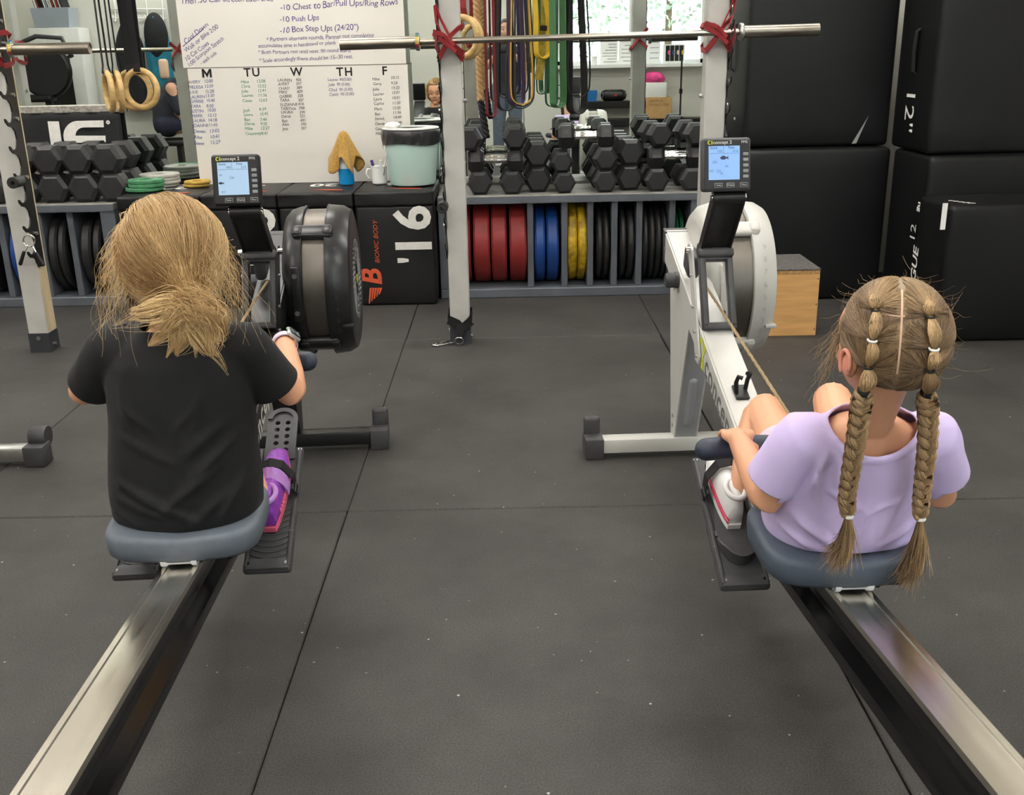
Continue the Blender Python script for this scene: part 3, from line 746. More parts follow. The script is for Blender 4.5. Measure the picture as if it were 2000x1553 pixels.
# ================================================================== rings, rope and bands hanging from the rig
def ring(label, c, nrm, R=.087, r=.0142, straps=True, sw=.036, top=2.25, group='wooden gymnastic rings', spread=.02):
    c = Vector(c); t = thing('gym_ring', label, 'gym ring', tuple(c), 0, group)
    n = Vector(nrm).normalized(); u = Vector((0, 0, 1)); u = (u-n*u.dot(n)).normalized(); v = n.cross(u)
    MB().tube([c+u*(R*math.cos(a))+v*(R*math.sin(a)) for a in np.linspace(0, 2*PI, 48, endpoint=False)], r, 14, closed=True).build('hoop', 'ring_wood', t, 3.14, world=True)
    if straps:
        m = MB()
        for s in (-1, 1):
            m.ribbon([c+u*(R-r-.002), c+u*(R)+n*(s*(r+.004)), c+u*(R+r+.02)+n*(s*.012), Vector((c.x+s*spread*v.x, c.y+s*spread*v.y, top))], [v]*4, sw, .003)
        m.build('strap', 'strap_black', t, world=True)
    return t
RY = 5.20
ring('wooden gym ring, leftmost of the four over the left shelf, seen nearly edge-on', at(213, 179, RY), (.86, .50, 0), straps=True, top=2.2)
ring('wooden gym ring second from left, close beside the leftmost one', at(232, 179, RY+.02), (.88, .46, 0), straps=True, top=2.2)
ring('wooden gym ring third from left, partly behind the front one', at(262, 176, RY+.05), (.22, 1, 0), straps=True, top=2.2)
ring('wooden gym ring facing out, rightmost over the left shelf', at(276, 174, RY+.02), (.26, 1, 0), straps=True, top=2.2)
def red_ring(label, p, nrm):
    t = ring(label, p, nrm, straps=False, group='wooden gymnastic rings by the middle post')
    MB().ribbon([Vector(p)+Vector((0, 0, .10)), Vector(p)+Vector((-.004, -.012, .132)), Vector((p[0], p[1], 2.2))], Vector((1, .2, 0)), .026, .003).build('red_strap', 'red_band', t, world=True)
red_ring('front wooden gym ring on a red strap beside the middle post', at(901, 72, 5.05), (.5, .87, 0))
red_ring('rear wooden gym ring on a red strap beside the middle post', at(909, 74, 5.15), (.5, .87, 0))

rp = thing('climbing_rope', 'thick twisted tan climbing rope with black whipped end', 'rope', tuple(at(942, 262, 5.25)))
def rope(p0, p1, r, turns, n=110):
    m = MB(); p0 = Vector(p0); p1 = Vector(p1)
    for k in range(3):
        pts = []
        for i in range(n):
            t = i/(n-1); a = 2*PI*(turns*t + k/3); c = p0.lerp(p1, t); pts.append(c+Vector((r*.52*math.cos(a), r*.52*math.sin(a), 0)))
        m.tube(pts, r*.62, 8)
    return m
q0, q1, q2 = at(924, -160, 5.25), at(939, 196, 5.25), at(950, 268, 5.25)
rope(q0, q1, .0170, 11, 240).build('twisted_rope', 'rope_jute', rp, 3.14, world=True)
rope(q1, q2, .0165, 2.4, 60).build('black_whipping', 'rope_black', rp, 3.14, world=True)

def hang_band(label, xl, xr, ybot, Y, w, material, group='exercise bands hanging by the rack', face=.9, ytop=-60, skew=0.0, th=.0045, xtl=None, xtr=None):
    """closed loop band: two runs hanging from above joined by a round bottom (pixel columns at depth Y)"""
    a = at(xl, ybot-40, Y); b = at(xr, ybot-40, Y); bot = at((xl+xr)/2, ybot, Y)
    tl = at(xl if xtl is None else xtl, ytop, Y-.02); tr = at(xr if xtr is None else xtr, ytop, Y+.03)
    tl.z = max(tl.z, 1.75); tr.z = max(tr.z, 1.75)
    R = (b.x-a.x)/2; cx = (a.x+b.x)/2; zc = bot.z+R*1.0
    pts = [tl, Vector((a.x, Y-.02, zc+.16)), Vector((a.x-.002, Y-.015, zc+.05))]
    for t in np.linspace(PI, 2*PI, 13): pts.append(Vector((cx+R*math.cos(t)+skew*math.sin(t), Y+.02*math.cos(t), zc+R*math.sin(t))))
    pts += [Vector((b.x+.002, Y+.015, zc+.05)), Vector((b.x, Y+.02, zc+.16)), tr]
    o = MB().ribbon(pts, Vector((math.cos(face), -math.sin(face), 0)), w, th)
    t = thing('exercise_band', label, 'exercise band', (cx, Y, bot.z), 0, group)
    o.build('band', material, t, S30, world=True)
    return t
hang_band('thin dark red exercise band hanging right of the rope', 951, 967, 228, 5.20, .013, 'red_band_dark', face=.2, xtl=946, xtr=961)
hang_band('dark grey wide exercise band hanging behind the red one', 972, 1003, 216, 5.26, .026, 'black_band', face=.9, xtl=976, xtr=994)
hang_band('black exercise band hanging behind the gold one', 990, 1042, 212, 5.32, .020, 'black_band', face=1.2, xtl=1012, xtr=1030)
hang_band('dark purple exercise band hanging inside the gold one', 996, 1022, 206, 5.28, .030, 'purple_band', face=1.0, xtl=994, xtr=1016)
hang_band('gold edged exercise band hanging in a long loop', 998, 1040, 204, 5.17, .016, 'gold_band', face=1.35, xtl=1002, xtr=1027)
hang_band('black exercise band hanging close inside the gold loop', 1006, 1034, 208, 5.24, .022, 'black_band', face=1.3, xtl=1007, xtr=1024)
hang_band('short bright yellow band folded over near the green one', 1047, 1071, 114, 5.18, .026, 'yellow_band', face=.5, xtl=1038, xtr=1052)
hang_band('wide green exercise band hanging in a long loop', 1080, 1100, 210, 5.15, .042, 'green_band', face=.85, xtl=1078, xtr=1098)
hang_band('narrow dark green band hanging behind the wide green one', 1066, 1088, 208, 5.27, .016, 'plate_green', face=1.2, xtl=1074, xtr=1090)
hang_band('wide black exercise band, rightmost of the hanging bands', 1112, 1141, 222, 5.20, .040, 'black_band', face=.75, xtl=1112, xtr=1130)
hang_band('thin black band with a wavy loop in front of the wide black one', 1109, 1152, 190, 5.14, .010, 'strap_black', face=1.2, xtl=1117, xtr=1140)
sx = thing('webbing_strap', 'olive yellow woven webbing strap with a cut end', 'strap', tuple(at(1055, 155, 5.22)))
MB().ribbon([at(1062, -160, 5.22), at(1062, 60, 5.22), at(1059, 105, 5.21), at(1052, 156, 5.20)], Vector((.9, -.4, 0)), [.030, .03, .036, .046], .005).build('webbing', 'olive_strap', sx, world=True)
MB().ribbon([at(1062, 50, 5.205), at(1061.5, 60, 5.205)], Vector((.9, -.4, 0)), .034, .009).build('buckle_sleeve', 'strap_black', sx, world=True)

# ================================================================== foam plyo boxes under the whiteboard
BXF, BXB, BXH = 5.395, 5.90, .605
def foam_box(label, x0, x1, number, topnum, logo=False):
    r = thing('foam_plyo_box', label, 'plyo box', ((x0+x1)/2, (BXF+BXB)/2, 0), 0, 'black foam plyo boxes')
    w = x1-x0-.004; d = BXB-BXF
    MB().rbox((0, 0, (BXH-.07)/2), (w, d, BXH-.07), .018, 3, cuts=4, bulge=.006).build('cover', 'vinyl_black', r, S30)
    m = MB().rbox((0, -.002, BXH-.036), (w+.004, d+.012, .075), .022, 3, cuts=6, bulge=.004); me = m.mesh('lid'); 
    v = verts_np(me); 
    for i in range(len(v)):
        k = noise.noise(Vector((v[i][0]*14+x0*9, v[i][1]*14, v[i][2]*18))); v[i][1] += .007*k; v[i][2] += .004*k
    set_verts(me, v); put('top_cushion', me, 'vinyl_black', r, S30)
    zf = -d/2-.0075
    t = MB(); add_text(t, number, .262, basis((w*.25, zf, .395), (0, 0, 1), (-1, 0, 0), (0, -1, 0)), bold=.028, space=1.12)
    t.build('number_print', 'print_white', r)
    t = MB(); add_text(t, "'", .2, basis((w*.22, zf, .245), (0, 0, 1), (-1, 0, 0), (0, -1, 0)), bold=.02); t.build('inch_mark', 'print_white', r)
    t = MB(); add_text(t, topnum, .15, basis((0, .05, BXH+.0062), (-1, 0, 0), (0, -1, 0), (0, 0, 1)), bold=.03); t.build('top_number_print', 'print_white', r)
    t = MB()
    for k in range(4): t.ribbon([(-w*.1+k*.03, -.15-k*.008, BXH+.0052), (w*.12+k*.02, -.145-k*.010, BXH+.0056), (w*.34, -.16-k*.006, BXH+.0052)], Vector((0, 1, 0)), [.002, .007, .002], .001)
    t.build('top_stripes', 'print_orange', r)
    if logo:
        t = MB(); add_text(t, 'BIONIC BODY', .034, basis((-w*.25, zf, .345), (0, 0, 1), (-1, 0, 0), (0, -1, 0)), shear=.25, space=1.05); t.build('logo_text', 'print_orange', r)
        t = MB(); add_text(t, 'B', .15, basis((-w*.33, zf, .155), (0, 0, 1), (-1, 0, 0), (0, -1, 0)), bold=.03, shear=.2)
        t.build('logo_emblem', 'print_orange', r)
        for k in range(5):
            x = -w*.40+k*.014; t = MB()
            t.prism([(x, .015+k*.012), (x+.006, .015+k*.012), (x+.022, .10), (x+.010, .10)], zf, zf-.0004, 'y'); t.build('logo_feather', 'print_orange', r)
    return r
def bx(px): return at(px, 480, BXF).x
foam_box('black foam plyo box, leftmost, carrying the stacks of change plates', -2.035, -1.605, '16', '20')
foam_box('black foam plyo box behind the left rower monitor arm', -1.60, -1.205, '16', '30')
foam_box('black foam plyo box behind the black flywheel', -1.20, -.805, '16', '20')
foam_box('black foam plyo box with orange lettering, carrying the mint bucket', -.80, -.385, '16', '16', logo=True)

# ================================================================== whiteboard
WBY = 5.845
wb = thing('whiteboard', 'large whiteboard covered in handwritten workouts and a weekly score table', 'whiteboard', (-1.12, WBY, BXH))
def wp(px, py): return at(px, py, WBY)
wl, wr = -1.722, -.528; zmid = wp(580, 129).z
MB().box2((wl, WBY, BXH+.004), (wr, WBY+.012, zmid-.001)).build('lower_panel', 'board_white', wb, world=True)
MB().box2((wl-.02, WBY+.0, zmid+.001), (wr-.006, WBY+.012, 2.1)).build('upper_panel', 'board_white', wb, world=True)
MB().box2((wl-.02, WBY-.001, zmid-.002), (wr, WBY+.006, zmid+.002)).build('panel_joint', 'board_edge', wb, world=True)
def write(lines, ink, name='handwritten_line'):
    for (s, px, py, hpx, ang, *o) in lines:
        if not s: continue
        m = MB(); p = wp(px, py); p.y = WBY-.0008; sc = (wp(px, py-hpx)-wp(px, py)).length*1.25
        ca, sa = math.cos(ang), math.sin(ang)
        add_text(m, s, sc, basis(p, (ca, 0, sa), (-sa, 0, ca), (0, -1, 0)), bold=0.0, shear=.10, align='LEFT', space=.95)
        sd = px*.37+py*1.7
        for v in m.v:              # unsteady marker strokes
            n1 = noise.noise_vector(Vector((v.x*28+sd, v.z*28, sd))); n2 = noise.noise_vector(Vector((v.x*7+sd, v.z*4, 3.3)))
            v.x += sc*(.10*n1.x+.05*n2.x); v.z += sc*(.10*n1.z+.16*n2.z)
        m.build(name, ink, wb, world=True)
R_ = math.radians
write([('Then :30 Calf Stretch each side', 352, 3, 13, R_(1)),
       ('-10 Chest to Bar/Pull Ups/Ring Rows', 546, 14, 14, R_(1.5)), ('-10 Push Ups', 546, 38, 13, R_(1)), ('-10 Box Step Ups (24/20")', 546, 60, 13, R_(1.5)),
       ('* Partners alternate rounds. Partner not completing', 520, 77, 9, R_(1)), ('accumulates time in handstand or plank', 504, 90, 8.5, R_(1)),
       ('* Both Partners rest until next :90 round starts', 504, 103, 8.5, R_(.5)), ('* Scale accordingly there should be :15-:30 rest.', 506, 118, 8.5, R_(1)),
       ('Cool Down', 359, 84, 11, R_(34)), ('Walk or Bike 2:00', 361, 101, 10, R_(34)), ('10 Cat Cows', 362, 118, 9.5, R_(33)), ('1:00 Scorpion Stretch', 367, 128, 9, R_(33)), ('- each side', 392, 125, 8, R_(33))], 'ink_purple')
m = MB(); p, q = wp(357, 91), wp(398, 56); m.ribbon([p+Vector((0, -.0008, 0)), q+Vector((0, -.0008, 0))], Vector((0, 0, 1)), .004, .0004); m.build('underline', 'ink_purple', wb, world=True)
col_m = [('AVERY', '12:00'), ('MELISSA', '12:20'), ('JULIE', '15:28'), ('LAUREN', '13:20'), ('GABBIE', '10:40'), ('TARA', '8:50'), ('JUSTIN', '10:00'), ('MARK', '12:12'), ('LAURA', '14:18'), ('JOANNE', '11:43'), ('Devan', '13:02'), ('Alex', '10:41'), ('Steve', '12:27')]
L_ = []
for k, (a, b) in enumerate(col_m):
    y = 161+k*9.4+(max(0, k-9)*2.0); x = 367+k*1.0
    L_ += [(a, x, y, 7+(k > 9), 0), (b, x+31, y-1, 7+(k > 9), R_(2))]
write(L_, 'ink_blue')
col_t = [('Mike', '12:06'), ('Chris', '12:52'), ('Julie', '12:41'), ('Lauren', '11:36'), ('Casey', '12:03'), ('', ''), ('Josh', '9:39'), ('Laura', '10:45'), ('Ben', '7:46'), ('Derek', '9:20'), ('Mike', '12:27'), ('Courtney', '9:41')]
L_ = []
for k, (a, b) in enumerate(col_t):
    y = 160+k*9.2; x = 470+k*.8
    L_ += [(a, x, y, 7, 0), (b, x+31, y-.5, 7, R_(2))]
write(L_, 'ink_green')
col_w = [('LAUREN', '456'), ('AVERY', '357'), ('CHAD', '389'), ('MIKE', '409'), ('GABBIE', '338'), ('TARA', '307'), ('SUZANNE', '416'), ('TABITHA', '398'), ('LAURA', '299'), ('Derek', '321'), ('Ben', '491'), ('Alex', '390'), ('Jess', '307')]
L_ = []
for k, (a, b) in enumerate(col_w): L_ += [(a, 542+k*.8, 157+k*7.9, 6.5, 0), (b, 577+k*.9, 156+k*7.9, 6.5, 0)]
col_f = [('Mike', '10:12'), ('Garry', '9:24'), ('Julie', '15:20'), ('Lauren', '15:01'), ('Laura', '10:01'), ('Carlos', '11:50'), ('Mark', '15:00'), ('Ben', '11:36'), ('SteveL', '14:49'), ('Derek', '12:39'), ('Gavin', '11:43'), ('Mike', '')]
for k, (a, b) in enumerate(col_f): L_ += [(a, 727+k*.6, 155+k*9.7, 6.5, 0), (b, 763+k*.5, 153+k*9.7, 6.5, R_(2))]
write(L_, 'ink_black')
write([('Lauren 90(5:00)', 640, 156, 6.5, R_(1)), ('Julie  90 (5:00)', 641, 166, 6.5, R_(1)), ('Chad  90 (5:00)', 642, 176, 6.5, R_(1)), ('Casey  90 (5:00)', 643, 185, 6.5, R_(1))], 'ink_purple')
for s, px, py in (('M', 404, 143), ('TU', 492, 142), ('W', 579, 141), ('TH', 673, 141), ('F', 751, 139)):
    m = MB(); p = wp(px, py); p.y = WBY-.0012
    if s == 'M':
        w_, h_, t_ = .026, .045, .011
        for q in (((-w_, -h_/2), (-w_+t_, -h_/2), (-w_+t_, h_/2), (-w_, h_/2)), ((w_-t_, -h_/2), (w_, -h_/2), (w_, h_/2), (w_-t_, h_/2)), ((-w_+t_, h_/2), (-w_+t_, h_/2-.018), (0, -h_/2), (0, -h_/2+.022)), ((w_-t_, h_/2), (0, -h_/2+.022), (0, -h_/2), (w_-t_, h_/2-.018))):
            m.prism([(p.x+a, p.z+b) for a, b in q], p.y-.0004, p.y, 'y')
    else: add_text(m, s, .062, basis(p, (1, 0, 0), (0, 0, 1), (0, -1, 0)), bold=.022, space=1.2)
    m.build('day_letters', 'letter_black', wb, world=True)

# ================================================================== small things on the boxes
TOPZ = BXH+.008
def disc_plate(label, px, py, zlev, Y, r, t, material, group):
    x = dbx(px, zlev, Y)
    o = thing('change_plate', label, 'weight plate', (x, Y, zlev), random.uniform(0, 3), group)
    MB().lathe([(.026, 0), (r*.35, 0), (r*.38, .003), (r*.86, .003), (r*.9, 0), (r-.004, 0), (r, .004), (r, t-.004), (r-.004, t), (r*.9, t), (r*.86, t-.004), (r*.40, t-.004), (r*.36, t), (.026, t)], 48, closed_prof=True).build('disc', material, o, S30)
for k, dx in enumerate((0, 4, 3)): disc_plate(('bottom', 'middle', 'top')[k]+' green change plate of the small stack behind the blonde head', 283+dx, 0, TOPZ+k*.0205, 5.60, .098-.004*(k > 0), .020, 'iron_green', 'green change plates')
for k in range(4): disc_plate(('bottom', 'second from bottom', 'third from bottom', 'top')[k]+' pale grey change plate of the stack behind the green ones', 312+(1, 2, 0, 0)[k], 0, TOPZ+k*.0175, 5.775, .108-.006*(k == 0), .017, 'iron_grey', 'grey change plates')
for k in range(2): disc_plate(('lower', 'upper')[k]+' small gold change plate beside the left rower monitor', 384+k*2, 0, TOPZ+k*.0155, 5.745, .072, .015, 'iron_gold', 'gold change plates')

# mint bucket with a black bag over its rim
bp = at(806, 365, 5.60); bk = thing('mint_bucket', 'translucent mint bucket with black bag folded over its rim', 'bucket', (bp.x, 5.64, TOPZ))
MB().lathe([(.002, .004), (.118, .004), (.124, .012), (.146, .262), (.150, .266), (.150, .276), (.146, .276), (.142, .262), (.120, .016), (.002, .010)], 48).build('bucket_wall', 'bucket_mint', bk, S30)
R = []
for k, (r, hh) in enumerate(((.138, .275), (.150, .292), (.1565, .285), (.157, .262), (.1555, .240), (.153, .222), (.1535, .218))):
    R.append([Vector(((r+.0035*math.sin(a*19+k)*(k > 2)+.003*noise.noise(Vector((math.cos(a)*4, math.sin(a)*4, k*.7))))*math.cos(a), (r+.0035*math.sin(a*19+k)*(k > 2))*math.sin(a), hh+.006*math.sin(a*3+1)*(k > 4))) for a in np.linspace(0, 2*PI, 72, endpoint=False)])
MB().rings(R, cap=False).build('bin_bag', 'bag_black', bk, 3.14)
MB().lathe([(.085, .294), (.150, .292), (.153, .296), (.150, .300), (.085, .301)], 48, closed_prof=True).build('lid_ring', 'lid_white', bk, S30)
MB().tube([Vector((-.150, -.02, .21)), Vector((-.148, -.05, .20)), Vector((-.12, -.1, .17)), Vector((-.144, -.055, .09)), Vector((-.152, -.04, .055))], .0022, 6).tube([Vector((.150, -.02, .21)), Vector((.151, -.03, .10)), Vector((.146, -.04, .04))], .0022, 6).build('wire_handle', 'zinc', bk, 3.14)
o = MB(); me_ = o.ell((0, 0, 0), (.042, .026, .019), nu=24, nv=16).mesh('roll'); v = verts_np(me_)
for i in range(len(v)): v[i] += .004*np.array(noise.noise_vector(Vector(v[i]*40)))
set_verts(me_, v); o = put('paper_wad', me_, 'paper_white', None, 3.14); o.location = (bp.x-.09, 5.60, TOPZ+.313); tag(o, 'crumpled white paper towel lying on the bucket rim', 'paper towel')

# mug with markers
mp = at(741, 345, 5.69); mg = thing('enamel_mug', 'white enamel mug holding markers beside the bucket', 'mug', (mp.x, 5.69, TOPZ))
MB().lathe([(.002, .0), (.036, .0), (.041, .006), (.043, .092), (.0455, .094), (.0445, .096), (.041, .092), (.039, .008), (.002, .006)], 36).build('cup', 'enamel', mg, S30)
MB().tube([Vector((-.041, 0, .078)), Vector((-.062, -.005, .080)), Vector((-.070, -.007, .055)), Vector((-.060, -.005, .030)), Vector((-.041, 0, .026))], .0055, 10).build('mug_handle', 'enamel', mg, 3.14)
for k, (dx, dy, tx, ty, c) in enumerate(((-.018, 0, -.25, .1, 'lid_white'), (.008, -.012, .1, -.15, 'lid_white'), (.018, .012, .28, .1, 'paper_white'))):
    d = Vector((tx, ty, 1)).normalized(); b = Vector((mp.x+dx*.6, 5.69+dy, TOPZ+.012))
    mk = thing('marker_pen', ('white marker pen leaning left in the enamel mug', 'white marker pen standing upright in the enamel mug', 'pale marker pen leaning right in the enamel mug')[k], 'marker', tuple(b), 0, 'markers in the mug')
    MB().cyl(b, b+d*.085, .0075, n=14).build('barrel', c, mk, S30, world=True); MB().cyl(b+d*.086, b+d*.118, .0082, n=14).build('cap', ('ink_purple', 'lid_white', 'enamel')[k], mk, S30, world=True)

# spray bottle with a towel thrown over it
sp = at(677, 352, 5.70); sb = thing('spray_bottle', 'clear spray bottle of blue liquid under the tan towel', 'bottle', (sp.x, 5.70, TOPZ))
R = []
for r, hh in ((.040, 0), (.043, .006), (.041, .085), (.036, .12), (.024, .165), (.014, .19), (.014, .215)): R.append([Vector((r*math.cos(a), r*.78*math.sin(a), hh)) for a in np.linspace(0, 2*PI, 28, endpoint=False)])
MB().rings(R[2:]).build('bottle_neck', 'bottle_clear', sb, S30)
MB().rings(R[:3]).build('blue_liquid', 'bottle_blue', sb, S30)
MB().rbox((0, 0, .225), (.026, .036, .028), .008, 2).cyl((0, 0, .20), (0, 0, .235), .016).build('trigger_head', 'lid_white', sb, S30)
# towel: cone of cloth draped with hanging points
tw = MB(); R = []; nn = 60
for k in range(16):
    t = k/15; ring_ = []
    for i in range(nn):
        a = 2*PI*i/nn; base = .014+.062*t**.8
        fold = 1+.30*t*math.sin(a*4+.6)+.10*t*math.sin(a*9)
        drop = .268-(.175+.045*math.cos(a*4-2.4)*t)*t
        ring_.append(Vector((base*fold*math.cos(a), base*fold*.8*math.sin(a)-.004, drop+.0)))
    R.append(ring_)
tme = tw.rings(R, cap=False); R0 = R[0]; o0 = len(tw.v); tw.v.append(Vector((0, 0, .274))); tw.f += [(i, (i+1) % nn, o0) for i in range(nn)]
me_ = shell(tw.mesh('towel'), .003)
o = put('tan_towel', me_, 'towel_tan', None, 3.14); o.location = (sp.x, 5.70, TOPZ+.012); tag(o, 'tan cloth towel draped over the spray bottle', 'towel')

# ================================================================== banner and tread-plate strip at the left mirror
bn = thing('fabric_banner', 'black fabric banner with large white letters below the left mirror', 'banner', (-2.55, 5.93, .72))
YBN = 5.945
pl = at(20, 221, YBN); pr = at(233, 217, YBN); 
m = MB(); R = []
for j in range(13):
    row = []
    for i in range(31):
        x = -3.2+(pr.x+3.2)*i/30; z = pl.z-(pl.z-.575)*j/12
        row.append(Vector((x, YBN+.006*math.sin(x*40+j*.15)*(1-j/16), z)))
    R.append(row)
m.rings(R, cap=False, closed=False); put('cloth', shell(m.mesh('c'), .002), 'coat_black', bn, 3.14, True)
def bpnt(px, py): p = at(px, py, YBN-.009); return (p.x, p.z)
m = MB()
m.prism([bpnt(93, 237), bpnt(115, 237), bpnt(123, 292), bpnt(101, 292)], YBN-.0105, YBN-.009, 'y')
up = [bpnt(202, 235), bpnt(203, 248.5)] + [bpnt(165, 249)] + [bpnt(164-16*math.sin(a), 263-14*math.cos(a)) for a in np.linspace(.1, 1.5, 6)] + [bpnt(147.5, 265), bpnt(206, 265), bpnt(207, 278), bpnt(147, 279), bpnt(152, 296), bpnt(130, 296)] + [bpnt(152-28*math.cos(a), 265-29*math.sin(a)) for a in np.linspace(-.4, 1.45, 9)]
m.prism(up, YBN-.0105, YBN-.009, 'y')
q = bpnt(211, 239); m.lathe([(.0001, 0), (.011, 0), (.011, .001), (.0001, .001)], 24, basis((q[0], YBN-.009, q[1]), (1, 0, 0), (0, 0, 1), (0, -1, 0)))
m.build('white_letters', 'print_white', bn, world=True)
m = MB(); add_text(m, 'R', .015, basis((q[0], YBN-.0104, q[1]), (1, 0, 0), (0, 0, 1), (0, -1, 0))); m.build('trademark_letter', 'letter_black', bn, world=True)
p0, p1 = at(60, 204, 5.955), at(245, 216, 5.955)
ts = MB().rbox(((-3.5+p1.x)/2, 5.955, (p0.z+p1.z)/2-.008), (p1.x+3.5, .03, .040), .003, 1).build('tread_plate_strip', 'diamond_plate'); tag(ts, 'silver tread-plate strip along the bottom of the left mirror', 'metal trim')
# ================================================================== black foam blocks at the right
def pad(label, a, b, r=.022, bulge=.012, group='black foam blocks'):
    a, b = Vector(a), Vector(b)
    o = thing('foam_block', label, 'foam block', tuple(((a+b)/2)[:2])+(a.z,), 0, group)
    m = MB().rbox((0, 0, (b.z-a.z)/2), [b[i]-a[i] for i in range(3)], r, 3, cuts=8, bulge=bulge)
    m.build('vinyl_cover', 'vinyl_pad', o, S30)
    return o
pd1 = pad('large black foam block at upper left of the foam stack, behind the pale rack post', (1.22, 5.40, .792), (1.965, 5.93, 1.72))
pd2 = pad('large black foam block at lower left of the foam stack, behind the wooden box', (1.22, 5.335, 0), (1.965, 5.93, .785))
pd3 = pad('large black foam block at upper right of the foam stack, numbered 12 on its side', (1.975, 4.905, .79), (2.74, 5.395, 1.72))
pd4 = pad('large black foam block at lower right of the foam stack, behind the front block', (1.972, 4.845, 0), (2.74, 5.325, .785))
pd5 = pad('black foam block standing in front at the right edge, worn white lettering on its corner', (1.935, 4.47, 0), (2.70, 4.83, .615))
def side_text(o, s, sz, wx, wy, wz, **kw):      # on the left (-x) side, reading downwards
    m = MB(); add_text(m, s, sz, basis((wx, wy, wz), (0, 0, -1), (0, -1, 0), (-1, 0, 0)), **kw); m.build('side_print', 'print_white', o, world=True)
side_text(pd3, '12"', .16, 1.9615, 5.15, .98, bold=.0)
MB().ribbon([(1.972, 5.12, 1.36), (1.950, 5.12, 1.34), (1.945, 5.12, 1.25), (1.950, 5.12, 1.16), (1.972, 5.12, 1.14)], Vector((0, 1, 0)), .03, .006).build('carry_handle', 'strap_black', pd3, world=True)
m = MB(); add_text(m, '12"', .16, basis((1.214, 5.66, 1.02), (0, 0, -1), (0, -1, 0), (-1, 0, 0))); m.build('side_print', 'print_white', pd1, world=True)
MB().ribbon([(1.215, 5.66, 1.40), (1.19, 5.66, 1.38), (1.19, 5.66, 1.28), (1.19, 5.66, 1.18), (1.215, 5.66, 1.16)], Vector((0, 1, 0)), .03, .006).build('carry_handle', 'strap_black', pd1, world=True)
m = MB(); add_text(m, 'ROGUE', .085, basis((1.9205, 4.775, .235), (0, 0, 1), (0, 1, 0), (-1, 0, 0)), bold=.02, shear=.15); m.build('side_print', 'print_white', pd5, world=True)
m = MB(); add_text(m, '12', .09, basis((1.9585, 4.93, .42), (0, 0, 1), (0, 1, 0), (-1, 0, 0))); m.build('side_number', 'print_white', pd4, world=True)
m = MB()
for k in range(5): m.ribbon([(1.97+k*.012, 4.60-k*.022, .6212), (1.985+k*.016, 4.59-k*.022, .6216)], Vector((0, 1, 0)), .011, .001)
add_text(m, 'ng', .05, basis((1.9225, 4.80, .565), (0, 0, -1), (0, -1, 0), (-1, 0, 0)), bold=.03)
m.build('worn_print', 'print_white', pd5, world=True)
p = at(1841, 423, 4.476); m = MB().box((p.x+.006, 4.4765, p.z), (.022, .003, .115)); m.build('paper_label', 'paper_white', pd5, world=True)
m = MB(); p, q = at(1668, 281, 5.386), at(1697, 226, 5.386); m.prism([(p.x-.012, p.z), (p.x+.012, p.z+.002), (q.x, q.z)], 5.3895, 5.3885, 'y'); m.build('tear_mark', 'pad_scuff', pd1, world=True)

# wooden box with carpeted top
wbx = thing('wooden_box', 'plywood box with grey carpet on top, behind the pale flywheel', 'wooden box', (1.25, 4.80, 0))
x0, x1, y0, y1, hz = 1.06, 1.432, 4.63, 4.98, .292
for nm, a, b in (('front_panel', (x0, y0, 0), (x1, y0+.016, hz)), ('back_panel', (x0, y1-.016, 0), (x1, y1, hz)), ('side_panel', (x0, y0+.016, 0), (x0+.016, y1-.016, hz)), ('side_panel', (x1-.016, y0+.016, 0), (x1, y1-.016, hz))):
    a, b = Vector(a), Vector(b); MB().rbox((a+b)/2, b-a, .002, 1).build(nm, 'plywood', wbx, world=True)
MB().rbox(((x0+x1)/2, (y0+y1)/2, hz+.009), (x1-x0, y1-y0, .018), .002, 1).build('top_board', 'osb', wbx, world=True)
MB().rbox(((x0+x1)/2, (y0+y1)/2, hz+.022), (x1-x0+.004, y1-y0+.004, .009), .003, 2).build('carpet', 'carpet_grey', wbx, world=True)
for xx in (x0+.01, x1-.008):
    for zz in (.03, .15, .27): MB().cyl((xx, y0-.0008, zz), (xx, y0+.002, zz), .003, n=10).build('screw', 'letter_black', wbx, world=True)
